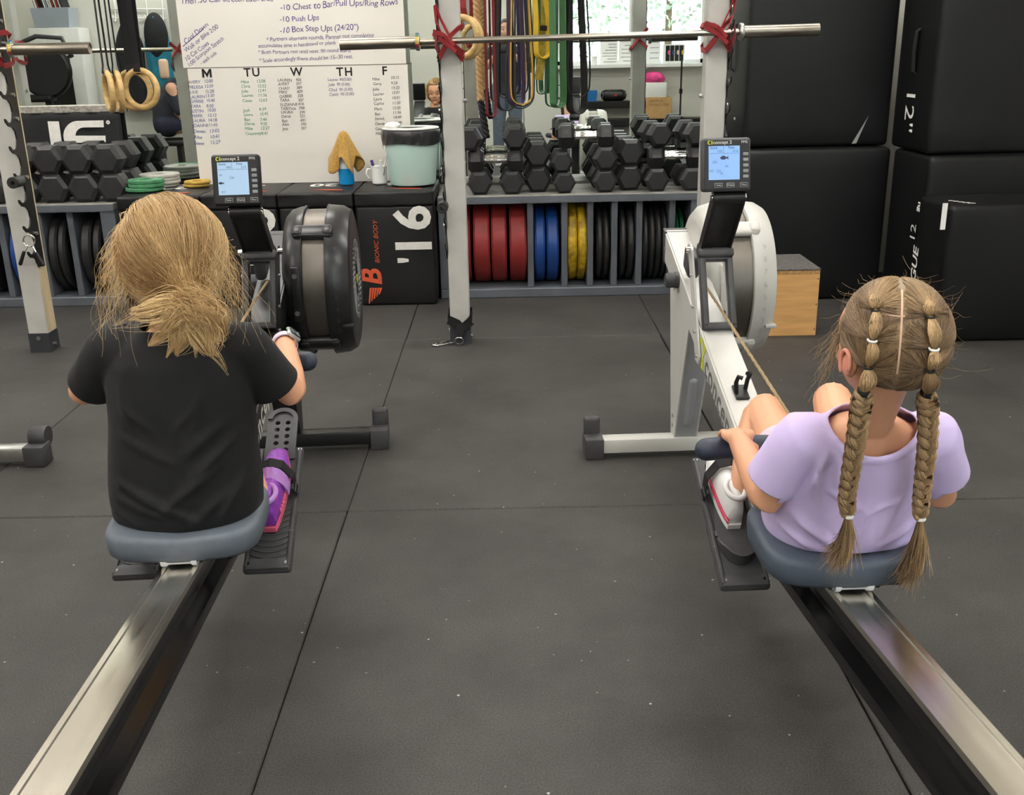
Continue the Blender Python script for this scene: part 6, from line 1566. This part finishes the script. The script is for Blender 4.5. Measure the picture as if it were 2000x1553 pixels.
        for k in range(3):
            ph = 2*PI*(turns*ts+k/3.0); L_ = C+side*(wd*np.sin(ph))[:, None]+dep*(wd*.55*np.sin(2*ph))[:, None]; cores.append(L_)
            m.tube([Vector(p) for p in L_[::2]], [float(q) for q in (.0070*(1-.22*ts)*np.minimum(1, .45+6*ts)*np.minimum(1, .5+6*(1-ts)))[::2]], 10)
        o = m.build('braid', 'hair_lightbrown', r, 3.14, True); give_tone(o, lambda q: np.clip(.20+.2*rg.rand(len(q)), 0, 1))
        for k in range(3):
            L_ = cores[k]; tg = np.gradient(L_, axis=0); tg /= np.linalg.norm(tg, axis=1)[:, None]; u = np.cross(tg, np.array([0, 1., 0])); u /= np.linalg.norm(u, axis=1)[:, None]; w2 = np.cross(u, tg)
            for s in range(150):
                a = rg.uniform(0, 2*PI); q = rg.uniform(.93, 1.10); tw = rg.uniform(-1, 1)
                rr_ = .0073*(1-.22*ts)*np.minimum(1, .45+6*ts)*np.minimum(1, .5+6*(1-ts))*q
                an = a+tw*ts*2; P = L_+u*(rr_*np.cos(an))[:, None]+w2*(rr_*np.sin(an))[:, None]
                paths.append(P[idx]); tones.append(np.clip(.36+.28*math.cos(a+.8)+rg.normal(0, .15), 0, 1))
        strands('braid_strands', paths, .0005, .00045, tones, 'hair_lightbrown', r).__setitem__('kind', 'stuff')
        e0 = C[-1]; paths = []; tones = []
        MB().tube([Vector(e0)+Vector((.0068*math.cos(a), .0068*math.sin(a), 0)) for a in np.linspace(0, 2*PI, 18, endpoint=False)], .0034, 8, closed=True).build('hair_elastic', 'elastic_white', r, 3.14, True)
        tl = np.array(tail)
        for s in range(620):
            P = []; ph = rg.uniform(0, 2*PI); fan = rg.uniform(.2, 1)*.0145; ln = rg.uniform(.68, 1.05); dr = rg.normal(0, .012, 3)
            for k in range(14):
                t = k/13; b = (1-t*ln)**2*e0+2*t*ln*(1-t*ln)*((e0+tl)/2+np.array([.012, -.004, -.008]))+(t*ln)**2*tl
                P.append(b+fan*math.sin(PI*min(1, .10+t*.62))**1.0*np.array([math.cos(ph), .6*math.sin(ph), 0])+dr*t*t)
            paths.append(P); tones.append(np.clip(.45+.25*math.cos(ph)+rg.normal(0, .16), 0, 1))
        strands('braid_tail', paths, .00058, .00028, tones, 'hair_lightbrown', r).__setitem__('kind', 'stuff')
    braid([NL[3], at(1681, 800, 1.54), at(1672, 860, 1.555), at(1662, 920, 1.575), at(1654, 970, 1.59), at(1656, 1008, 1.60)], at(1630, 1100, 1.625), 3, 'L')
    braid([NR[3], at(1813, 800, 1.56), at(1812, 860, 1.575), at(1806, 920, 1.595), at(1800, 970, 1.605), at(1797, 1013, 1.615)], at(1768, 1135, 1.64), 4, 'R')
    paths = []; tones = []
    for s in range(260):
        d = np.array([rng.choice([-1, 1])*rng.uniform(.1, 1), rng.uniform(-.7, .8), rng.uniform(-.5, 1)]); d /= np.linalg.norm(d)
        p = cc+Rn@(d*rad); o_ = Rn@d; ln = rng.uniform(.006, .024); wob = rng.uniform(0, 6); P = []
        cu = rng.normal(0, 1.6, 3)
        for k in range(10):
            t = k/9; P.append(p+o_*ln*(t*.9-.55*t*t)+cu*ln*.55*t*t+.004*np.array([math.sin(6*t+wob), math.cos(5*t+wob), math.sin(7*t)])*t)
        paths.append(P); tones.append(rng.uniform(.45, 1))
    for s in range(60):       # wisps in front of the left ear
        p = np.array(H((-.070, .035, rng.uniform(-.01, .05)))); P = []; ln = rng.uniform(.03, .11); dx = rng.uniform(0, .045); wob = rng.uniform(0, 6)
        for k in range(10):
            t = k/9; P.append(p+np.array([-dx*t, .01*t, -ln*t])+.008*np.array([math.sin(9*t+wob), math.cos(7*t+wob), 0])*t)
        paths.append(P); tones.append(rng.uniform(.5, 1))
    strands('flyaway_hair', paths, .00020, .00012, tones, 'hair_lightbrown', r).__setitem__('kind', 'stuff')
    return r
child_lilac()
# ================================================================== the part of the room seen only in the mirrors
def blob_person(name, label, root, parts, voxel=.007):
    r = thing(name, label, 'person', root)
    for nm, m, mt in parts: put(nm, remesh(m, voxel, 4), mt, r, 3.14, True, fix=False)
    return r
# the photographer, standing behind the camera
c = Vector((.02, -.33, 1.505)); H = lambda p: c+Vector(p)*1.08; I3 = Matrix.Identity(3)
b = MB(); head_shapes(b, H, I3); b.chain([(Vector((.02, -.36, 1.28)), .055), (Vector((.02, -.345, 1.42)), .05), (H((0, 0, -.05)), .05)])
torso_rings(b, [(.80, .02, -.38, .15, .10), (.95, .02, -.38, .13, .09), (1.10, .02, -.38, .145, .095), (1.24, .02, -.375, .15, .09), (1.32, .02, -.37, .09, .06)])
for s in (-1, 1):
    sh, el, wr = Vector((.02+s*.18, -.37, 1.27)), Vector((.02+s*.24, -.22, 1.09)), Vector((s*.095, -.075, 1.235))
    b.chain([(sh, .047), (el, .040), (wr, .028)]); b.chain([(wr, .026), (Vector((s*.082, -.045, 1.265)), .024)])
    for k in range(4): b.chain([(Vector((s*.085, -.045, 1.255+k*.014)), .009), (Vector((s*.088, -.012, 1.256+k*.014)), .008), (Vector((s*.066, -.010, 1.258+k*.014)), .007)])
    b.chain([(Vector((s*.07, -.05, 1.245)), .010), (Vector((s*.05, -.042, 1.268)), .008)])
    hip, kn, an = Vector((.02+s*.085, -.38, .84)), Vector((.02+s*.10, -.37, .46)), Vector((.02+s*.11, -.39, .08))
    b.chain([(hip, .085), (kn, .055), (an, .038)]); b.chain([(an+Vector((0, -.02, -.045)), .034), (an+Vector((0, .13, -.05)), .028)])
tee = MB(); torso_rings(tee, [(.80, .02, -.38, .175, .12), (.95, .02, -.38, .155, .112), (1.10, .02, -.38, .165, .115), (1.24, .02, -.375, .17, .108), (1.315, .02, -.37, .13, .08), (1.345, .02, -.365, .075, .06)])
for s in (-1, 1): tee.chain([(Vector((.02+s*.14, -.37, 1.26)), .068), (Vector((.02+s*.185, -.37, 1.265)), .062), (Vector((.02+s*.225, -.27, 1.145)), .060)])
jn = MB()
for s in (-1, 1): jn.chain([(Vector((.02+s*.08, -.38, .86)), .105), (Vector((.02+s*.10, -.37, .46)), .072), (Vector((.02+s*.11, -.39, .12)), .062)])
ph_root = blob_person('person', 'adult in dark tee and jeans taking the photo, seen in the mirror behind the bands', (.02, -.38, 0), (('body', b, 'skin_adult'), ('t_shirt', tee, 'shirt_dark'), ('jeans', jn, 'jeans')))
face(ph_root, H, I3)
o = MB().ell(H((0, -.018, .022)), (.086, .098, .094), None, 40, 28); me = o.mesh('hc'); v = verts_np(me)-np.array(H((0, 0, 0)))
cut_verts(me, ((v[:, 1] > .055) & (v[:, 2] < .05)) | (v[:, 2] < -.085)); o = put('hair', me, 'hair_dark', ph_root, 3.14, True); give_tone(o, lambda q: .3+.3*np.random.rand(len(q)))
for s in (-1, 1): MB().rbox(Vector((.02+s*.11, -.33, .035)), (.09, .25, .07), .02, 3).build('shoe', 'shoe_white', ph_root, S30, True)
ph = thing('phone', 'phone held up by the adult in the mirror', 'phone', (0, -.02, 1.28)); MB().rbox((0, -.022, 1.283), (.148, .009, .073), .004, 2).build('phone_body', 'plastic_black', ph, S30, True); MB().box((.052, -.0170, 1.300), (.03, .001, .03)).build('camera_block', 'plastic_charcoal', ph, None, True)

# seated man at the partition, and the benches
yb = 1.05
hip = mir(322, 246, yb); sho = mir(345, 172, yb); kn = mir(353, 238, yb); an = mir(353, 297, yb)
hip.z = max(hip.z, .50); 
b = MB(); hd = sho+Vector((.10, .04, .20)); Rs = Matrix.Rotation(-PI/2, 3, 'Z'); Hs = lambda p: hd+Rs @ (Vector(p)*1.08)
head_shapes(b, Hs, Rs); b.chain([(sho+Vector((.02, 0, .0)), .07), (hd+Vector((-.01, 0, -.09)), .055)])
b.chain([(hip+Vector((.04, 0, .04)), .13), (hip.lerp(sho, .5)+Vector((-.03, 0, 0)), .135), (sho+Vector((0, 0, -.06)), .14)])
for s in (-1, 1):
    q = Vector((0, s*.17, 0)); e = sho+q+Vector((.10, 0, -.30)); h2 = kn+Vector((.0, s*.10, .10))
    b.chain([(sho+q, .060), (e, .045), (h2, .032), (h2+Vector((.08, -s*.04, -.01)), .035)])
    k2 = kn+Vector((.16, s*.12, -.02)); a2 = Vector((k2.x+.02, k2.y, .09))
    b.chain([(hip+Vector((.05, s*.09, 0)), .095), (k2, .065), (k2.lerp(a2, .4), .062), (a2, .042)]); b.chain([(a2+Vector((-.03, 0, -.04)), .04), (a2+Vector((.14, 0, -.05)), .032)])
t = MB().chain([(hip+Vector((.03, 0, .03)), .145), (hip.lerp(sho, .5)+Vector((-.03, 0, 0)), .150), (sho+Vector((0, 0, -.05)), .155)])
for s in (-1, 1): t.chain([(sho+Vector((0, s*.14, -.02)), .08), (sho+Vector((.06, s*.175, -.20)), .068)])
sh = MB()
for s in (-1, 1): sh.chain([(hip+Vector((.03, s*.09, .01)), .112), (kn+Vector((.06, s*.11, -.01)), .085)])
man = blob_person('person', 'man in dark T-shirt and shorts sitting on a bench, in the left mirror', (hip.x, yb, 0), (('body', b, 'skin_adult'), ('t_shirt', t, 'shirt_dark'), ('shorts', sh, 'shorts_navy')), .009)
face(man, Hs, Rs)
o = MB().ell(Hs((0, -.018, .024)), (.098, .086, .094), None, 32, 20).build('hair', 'hair_dark', man, 3.14, True); give_tone(o, lambda q: .4+.3*np.random.rand(len(q)))
for s in (-1, 1): a2 = kn+Vector((.18, s*.12, 0)); MB().rbox((a2.x+.04, a2.y, .022), (.26, .10, .035), .012, 2).build('sandal', 'wood_brown', man, S30, True)
for k, (px, lab) in enumerate(((265, 'black padded bench nearer the coats, in the left mirror'), (330, 'black padded bench under the seated man, in the left mirror'))):
    p = mir(px, 252, yb); bz = hip.z-.16
    bn_ = thing('padded_bench', lab, 'bench', (p.x, yb, 0), 0, 'padded benches in the mirror')
    MB().rbox((p.x, yb, bz), (.40 if k else .34, .30, .07), .03, 3).build('pad', 'vinyl_black', bn_, S30, True)
    for s in (-1, 1): MB().box2((p.x+s*.12-.025, yb-.12, 0), (p.x+s*.12+.025, yb+.12, bz-.03)).build('leg', 'black_steel', bn_, None, True)
# wall hooks and coats on the partition
YP = .515
hk = thing('coat_rack', 'white wire coat rack on the partition wall, in the left mirror', 'coat rack', tuple(mir(270, 30, YP)))
p0, p1 = mir(215, 18, YP), mir(322, 18, YP)
m = MB().tube([p0, p1], .006, 8).tube([p0+Vector((0, 0, -.09)), p1+Vector((0, 0, -.09))], .006, 8); m.build('rails', 'lamp_body', hk, 3.14, True)
for px in (225, 255, 287, 318):
    q = mir(px, 18, YP); MB().tube([q+Vector((0, 0, .10)), q, q+Vector((0, .02, -.10)), q+Vector((0, .06, -.13)), q+Vector((0, .09, -.10)), q+Vector((0, .09, -.06))], .006, 8).build('hook', 'lamp_body', hk, 3.14, True)
def coat(label, px, ytop, ybot, wpx, mt, name='hanging_coat', band=None):
    a = mir(px, ytop, YP+.09); z = mir(px, ybot, YP+.09); w = wpx/180/2; r = thing(name, label, 'coat', (a.x, YP+.09, z.z), 0, 'coats on the rack'); R = []
    for k in range(16):
        t = k/15; wid = w*(.18+.82*min(1, t*3.2)**.6)*(1+.08*math.sin(t*9)); ring_ = []
        for ang in np.linspace(0, 2*PI, 32, endpoint=False):
            f = 1+.10*math.sin(ang*6+t*3); ring_.append(Vector((a.x+wid*f*math.cos(ang), YP+.09+.055*f*math.sin(ang), a.z+(z.z-a.z)*t)))
        R.append(ring_)
    MB().rings(R).build('cloth', mt, r, 3.14, True)
    return r, a, z
coat('long black coat hanging left on the rack, in the mirror', 246, 40, 215, 50, 'coat_black')
r_, a, z = coat('teal and black jacket hanging right on the rack, in the mirror', 301, 32, 215, 46, 'coat_teal')
MB().ell(Vector((a.x, YP+.10, a.z-.20)), (.125, .075, .24), None, 24, 16).build('black_yoke', 'coat_black', r_, 3.14, True)
MB().rbox(Vector((a.x+.05, YP+.135, a.z-.52)), (.10, .07, .20), .03, 3).build('peach_panel', 'coat_peach', r_, S30, True)
# cabinet with a tub of folders
YT = .85
p0, p1 = mir(68, 55, YT), mir(136, 55, YT); cb_ = thing('white_cabinet', 'white cabinet under the tub of folders, in the left mirror', 'cabinet', ((p0.x+p1.x)/2, YT-.15, 0))
MB().rbox(((p0.x+p1.x)/2, YT-.16, p0.z/2), (p1.x-p0.x+.16, .30, p0.z), .01, 2).build('carcass', 'lamp_body', cb_, S30, True)
MB().box(((p0.x+p1.x)/2-.02, YT-.005, p0.z*.52), (p1.x-p0.x-.06, .012, p0.z*.62)).build('door', 'vinyl_black', cb_, None, True)
MB().box(((p0.x+p1.x)/2+.03, YT-.002, p0.z-.16), (.17, .012, .18)).build('notice', 'paper_white', cb_, None, True)
q0, q1 = mir(62, 50, YT), mir(134, 28, YT); cx = (q0.x+q1.x)/2
tb = thing('folder_tub', 'clear plastic tub full of folders on the cabinet, in the left mirror', 'tub', (cx, YT-.14, p0.z))
w_ = (q1.x-q0.x)/2; hh_ = .19
R = [[Vector((cx+sx*w_*s, YT-.14+sy*.13*s, p0.z+.003+h_)) for sx, sy in ((-1, -1), (1, -1), (1, 1), (-1, 1))] for s, h_ in ((.88, 0), (1.0, hh_))]
tm = MB(); tm.rings(R, cap=False); tm.f.append((3, 2, 1, 0)); put('tub_wall', shell(tm.mesh('t'), .004), 'file_tub', tb, None, True)
for k in range(14):
    x = cx-w_*.78+k*w_*.112; fo = MB().box((0, 0, 0), (.006+.006*random.random(), .20, .27), Matrix.Rotation(-.22, 4, 'Y'))
    fo = fo.build('file_folder', random.choice(('paper_white', 'file_tub', 'lamp_body', 'coat_black', 'plate_red', 'iron_gold', 'paper_white')), None); fo.location = (x, YT-.14, p0.z+.157); tag(fo, ('first second third fourth fifth sixth seventh eighth ninth tenth eleventh twelfth thirteenth fourteenth'.split()[k])+' folder from the left in the clear tub, in the left mirror', 'folder', 'folders in the tub')
# fan bike beside the cabinet
p = mir(88, 138, 1.35); fbk = thing('fan_bike', 'black fan bike with a yellow post, in the left mirror', 'exercise bike', (p.x, 1.35, 0))
MB().lathe([(.02, -.05), (.24, -.05), (.26, -.02), (.26, .02), (.24, .05), (.02, .05)], 40, Matrix.Translation((p.x, 1.35, p.z)) @ Matrix.Rotation(PI/2, 4, 'X')).build('fan_cage', 'vinyl_black', fbk, S30, True)
MB().cyl((p.x-.20, 1.38, .06), (p.x-.24, 1.38, p.z+.10), .025, n=16).build('yellow_post', 'yellow_band', fbk, S30, True)
MB().rbox((p.x-.08, 1.38, p.z-.26), (.28, .18, .07), .03, 3).build('saddle', 'vinyl_black', fbk, S30, True)
MB().rbox((p.x, 1.36, .04), (.9, .10, .08), .02, 2).box2((p.x-.03, 1.33, .06), (p.x+.03, 1.39, p.z)).build('base_frame', 'black_steel', fbk, S30, True)
MB().tube([(p.x-.25, 1.30, p.z+.25), (p.x-.05, 1.32, p.z+.32), (p.x+.20, 1.33, p.z+.30), (p.x+.28, 1.34, p.z+.12)], .022, 10).build('handlebar', 'dark_bracket', fbk, 3.14, True)

# ------------------------------------------------------------------ under the window on the rear wall
YR = YF+.02
def rbox_thing(name, label, cat, a, b, mt, part, r=.006):
    a, b = Vector(a), Vector(b); t = thing(name, label, cat, ((a.x+b.x)/2, (a.y+b.y)/2, min(a.z, b.z))); MB().rbox((a+b)/2, [abs(b[i]-a[i]) for i in range(3)], r, 2).build(part, mt, t, S30, True); return t
q = mir(1165, 198, YF+.2); q2 = mir(1262, 210, YF+.2)
shl = thing('wall_shelf', 'black wall shelf carrying the loudspeaker, in the mirror', 'shelf', ((q.x+q2.x)/2, YF+.15, q.z-.06)); MB().rbox(((q.x+q2.x)/2, YF+.14, q.z-.045), (q2.x-q.x+.3, .28, .09), .006, 1).build('board', 'black_steel', shl, None, True)
q3 = mir(1200, 240, YF+.2); sh2 = thing('wall_shelf', 'low black wall shelf under the carton, in the mirror', 'shelf', (q.x+.5, YF+.15, q3.z)); MB().rbox((q.x+.65, YF+.16, q3.z), (2.1, .32, .10), .006, 1).build('board', 'black_steel', sh2, None, True)
for xx in (q.x-.2, q.x+1.5): MB().box2((xx-.02, YF+.02, 0), (xx+.02, YF+.3, q3.z-.04)).build('bracket', 'black_steel', sh2, None, True)
s0, s1 = mir(1177, 197, YF+.2), mir(1221, 175, YF+.2); sc_ = (s0+s1)/2; rs_ = .075; zsp = q.z+rs_
sk = thing('loudspeaker', 'black tubular portable loudspeaker with a red badge, in the mirror', 'speaker', (sc_.x, YF+.16, q.z))
MB().chain([(Vector((s0.x+.05, YF+.17, zsp)), rs_*.98), (Vector((s1.x-.05, YF+.17, zsp)), rs_*.98)], 28).build('speaker_body', 'plastic_black', sk, 3.14, True)
for xx in (s0.x, s1.x): MB().cyl((xx-.006, YF+.17, zsp), (xx+.006, YF+.17, zsp), .058, n=28).build('end_driver', 'plastic_charcoal', sk, S30, True)
MB().rbox((sc_.x+.02, YF+.17+rs_-.004, zsp+.004), (.036, .012, .036), .003, 1).build('red_badge', 'red_band', sk, None, True)
MB().rbox((sc_.x, YF+.17+.03, zsp+rs_-.012), (.19, .05, .012), .004, 2).build('control_strip', 'plastic_charcoal', sk, None, True)
a0, a1 = mir(1142, 197, YF+.2), mir(1166, 176, YF+.2); bs = thing('blue_basket', 'blue plastic basket beside the loudspeaker, in the mirror', 'basket', ((a0.x+a1.x)/2, YF+.16, q.z))
R = [[Vector(((a0.x+a1.x)/2+sx*.085*s, YF+.16+sy*.075*s, q.z+h_)) for sx, sy in ((-1, -1), (1, -1), (1, 1), (-1, 1))] for s, h_ in ((.85, .002), (1, .14))]
tm = MB(); tm.rings(R, cap=False); tm.f.append((3, 2, 1, 0)); put('basket_wall', shell(tm.mesh('t'), .005), 'basket_blue', bs, None, True)
c0, c1 = mir(1259, 232, YF+.2), mir(1310, 190, YF+.2); zc0 = q3.z+.05
ct = thing('carton', 'brown cardboard carton with printed capitals, in the mirror', 'box', ((c0.x+c1.x)/2, YF+.16, zc0)); hc = c1.z-c0.z
MB().rbox(((c0.x+c1.x)/2, YF+.16, zc0+hc/2), (c1.x-c0.x, .26, hc), .004, 1).build('cardboard', 'carton', ct, None, True)
m = MB()
for k, s in enumerate(('ALARMED', 'AED CABINET')): add_text(m, s, .044, basis((c0.x+.035, YF+.2912, zc0+hc-.045-k*.05), (-1, 0, 0), (0, 0, 1), (0, 1, 0)), align='RIGHT')
m.build('box_print', 'wood_brown', ct, None, True)
add = MB(); add_text(add, 'S', .06, basis((c1.x-.04, YF+.2912, zc0+.05), (-1, 0, 0), (0, 0, 1), (0, 1, 0))); add.build('size_letter', 'wood_brown', ct, None, True)
w0, w1 = mir(1259, 190, YF+.2), mir(1301, 160, YF+.2)
wbx2 = rbox_thing('white_box', 'white box on the brown carton under a pink cloth, in the mirror', 'box', (w0.x, YF+.05, zc0+hc+.001), (w1.x, YF+.27, zc0+hc+(w1.z-w0.z)), 'lamp_body', 'carcass')
pc = mir(1283, 155, YF+.2); o = MB().ell((0, 0, 0), (.155, .12, .085), None, 40, 28); me = o.mesh('pc'); v = verts_np(me)
for i in range(len(v)): v[i] *= 1+.22*noise.noise(Vector(v[i]*9))+.10*noise.noise(Vector(v[i]*24))
set_verts(me, v); o = put('pink_cloth', me, 'pink_cloth', None, 3.14); o.location = ((w0.x+w1.x)/2-.01, YF+.16, zc0+hc+(w1.z-w0.z)+.055); tag(o, 'bright pink cloth heaped on the white box, in the mirror', 'cloth')
# notices on the window
def sheet(label, px0, px1, py0, py1, rows, tint='paper_white', photo=False):
    a, b = mir(px0, py1, YF+.03), mir(px1, py0, YF+.03); r = thing('notice_sheet', label, 'notice', ((a.x+b.x)/2, YF+.03, a.z), 0, 'notices on the window sill')
    MB().box(((a.x+b.x)/2, YF+.03, (a.z+b.z)/2), (b.x-a.x, .003, b.z-a.z)).build('paper', tint, r, None, True)
    rg = random.Random(px0); m = MB()
    for k in range(rows):
        z = b.z-.03-(b.z-a.z-.05)*k/max(1, rows); x = b.x-.02; xe = a.x+(b.x-a.x)*rg.uniform(.1, .5)
        n_ = 24; m.tube([Vector((x+(xe-x)*i/n_, YF+.0325, z+.009*math.sin(i*2.1+k)*rg.uniform(.4, 1))) for i in range(n_+1)], .0022, 4)
    if rows: m.build('scribble', 'ink_blue' if 'blue' in label else 'ink_black', r, None, True)
    return r, a, b
sheet('large handwritten notice sheet at the left of the window, in the mirror', 1172, 1207, 76, 130, 8)
sheet('handwritten notice sheet in the middle of the window, in the mirror', 1208, 1236, 76, 130, 6)
sheet('pale sheet with blue writing right of the reflected post, in the mirror', 1262, 1290, 78, 127, 4)
r_, a, b = sheet('photo print of people at the right of the window, in the mirror', 1294, 1338, 86, 125, 0)
for k in range(4):
    x = a.x+.04+k*(b.x-a.x-.05)/4; MB().box((x+.025, YF+.033, (a.z+b.z)/2+.01), (.055, .002, b.z-a.z-.05)).build('dark_strip', 'vinyl_black', r_, None, True)
    MB().ell((x+.04, YF+.035, (a.z+b.z)/2+.02), (.015, .002, .03), None, 10, 8).build('figure', ('pink_cloth', 'plate_blue', 'coat_peach', 'iron_gold')[k], r_, None, True)
cu = mir(1161, 124, YF+.15); cp = thing('pen_cup', 'white cup of pens on the window sill, in the mirror', 'cup', (cu.x, YF+.13, 1.07)); MB().lathe([(.002, 0), (.035, 0), (.04, .11), (.036, .11), (.031, .005), (.002, .005)], 24, Matrix.Translation((cu.x, YF+.13, 1.071))).build('cup_wall', 'enamel', cp, S30, True)
for k in range(3):
    d = Vector((.25*(k-1), .1, 1)).normalized(); bse = Vector((cu.x+.008*(k-1), YF+.13, 1.08)); pn = MB().cyl(bse, bse+d*.16, .005, n=8).build('pen', ('plate_blue', 'plastic_black', 'plate_blue')[k], None); tag(pn, ('blue pen leaning left', 'black pen upright', 'blue pen leaning right')[k]+' in the white cup on the window sill', 'pen', 'pens in the cup')
tp = mir(1332, 110, .3); ts_ = thing('tripod_stand', 'thin black tripod stand beside the foam blocks, in the mirror', 'stand', (tp.x, .3, 0)); MB().cyl((tp.x, .3, .25), (tp.x, .3, tp.z), .010, n=10).cyl((tp.x, .3, .8), (tp.x, .3, .85), .018, n=12).build('pole', 'black_steel', ts_, S30, True)
for k in range(3): MB().cyl((tp.x, .3, .45), (tp.x+.30*math.cos(k*2.1), .3+.30*math.sin(k*2.1), .01), .008, n=8).build('leg', 'black_steel', ts_, S30, True)
# trees outside the window
gr = MB().box2((-8, -30, -.6), (14, YF-.2, -.5)).build('outdoor_ground', 'grass'); struct(gr)
for k, (x, y, h_) in enumerate(((.9, -9, 3.2), (3.4, -10.5, 3.8), (6.0, -9.5, 3.0))):
    t = thing('tree', ('left', 'middle', 'right')[k]+' leafy tree outside the bright window, in the mirror', 'tree', (x, y, -.5), 0, 'trees outside')
    MB().cyl((x, y, -.5), (x, y, h_*.6), .12, .06, 10).build('trunk', 'bark', t, S30, True)
    rg = np.random.RandomState(k); n = 900; C = rg.normal(0, 1, (n, 3)); C /= np.linalg.norm(C, axis=1)[:, None]; C = C*(rg.rand(n)**.4)[:, None]*np.array([1.5, 1.3, 1.5])+np.array([x, y, h_*.75])
    m = MB()
    for q in C:
        u = Vector(rg.normal(0, 1, 3)).normalized()*.075; w_ = u.cross(Vector(rg.normal(0, 1, 3))).normalized()*.04; q = Vector(q); o_ = len(m.v); m.v += [q-u, q-w_, q+u, q+w_]; m.f.append((o_, o_+1, o_+2, o_+3))
    m.build('leaves', 'leaf_green', t, None, True, kind='stuff')
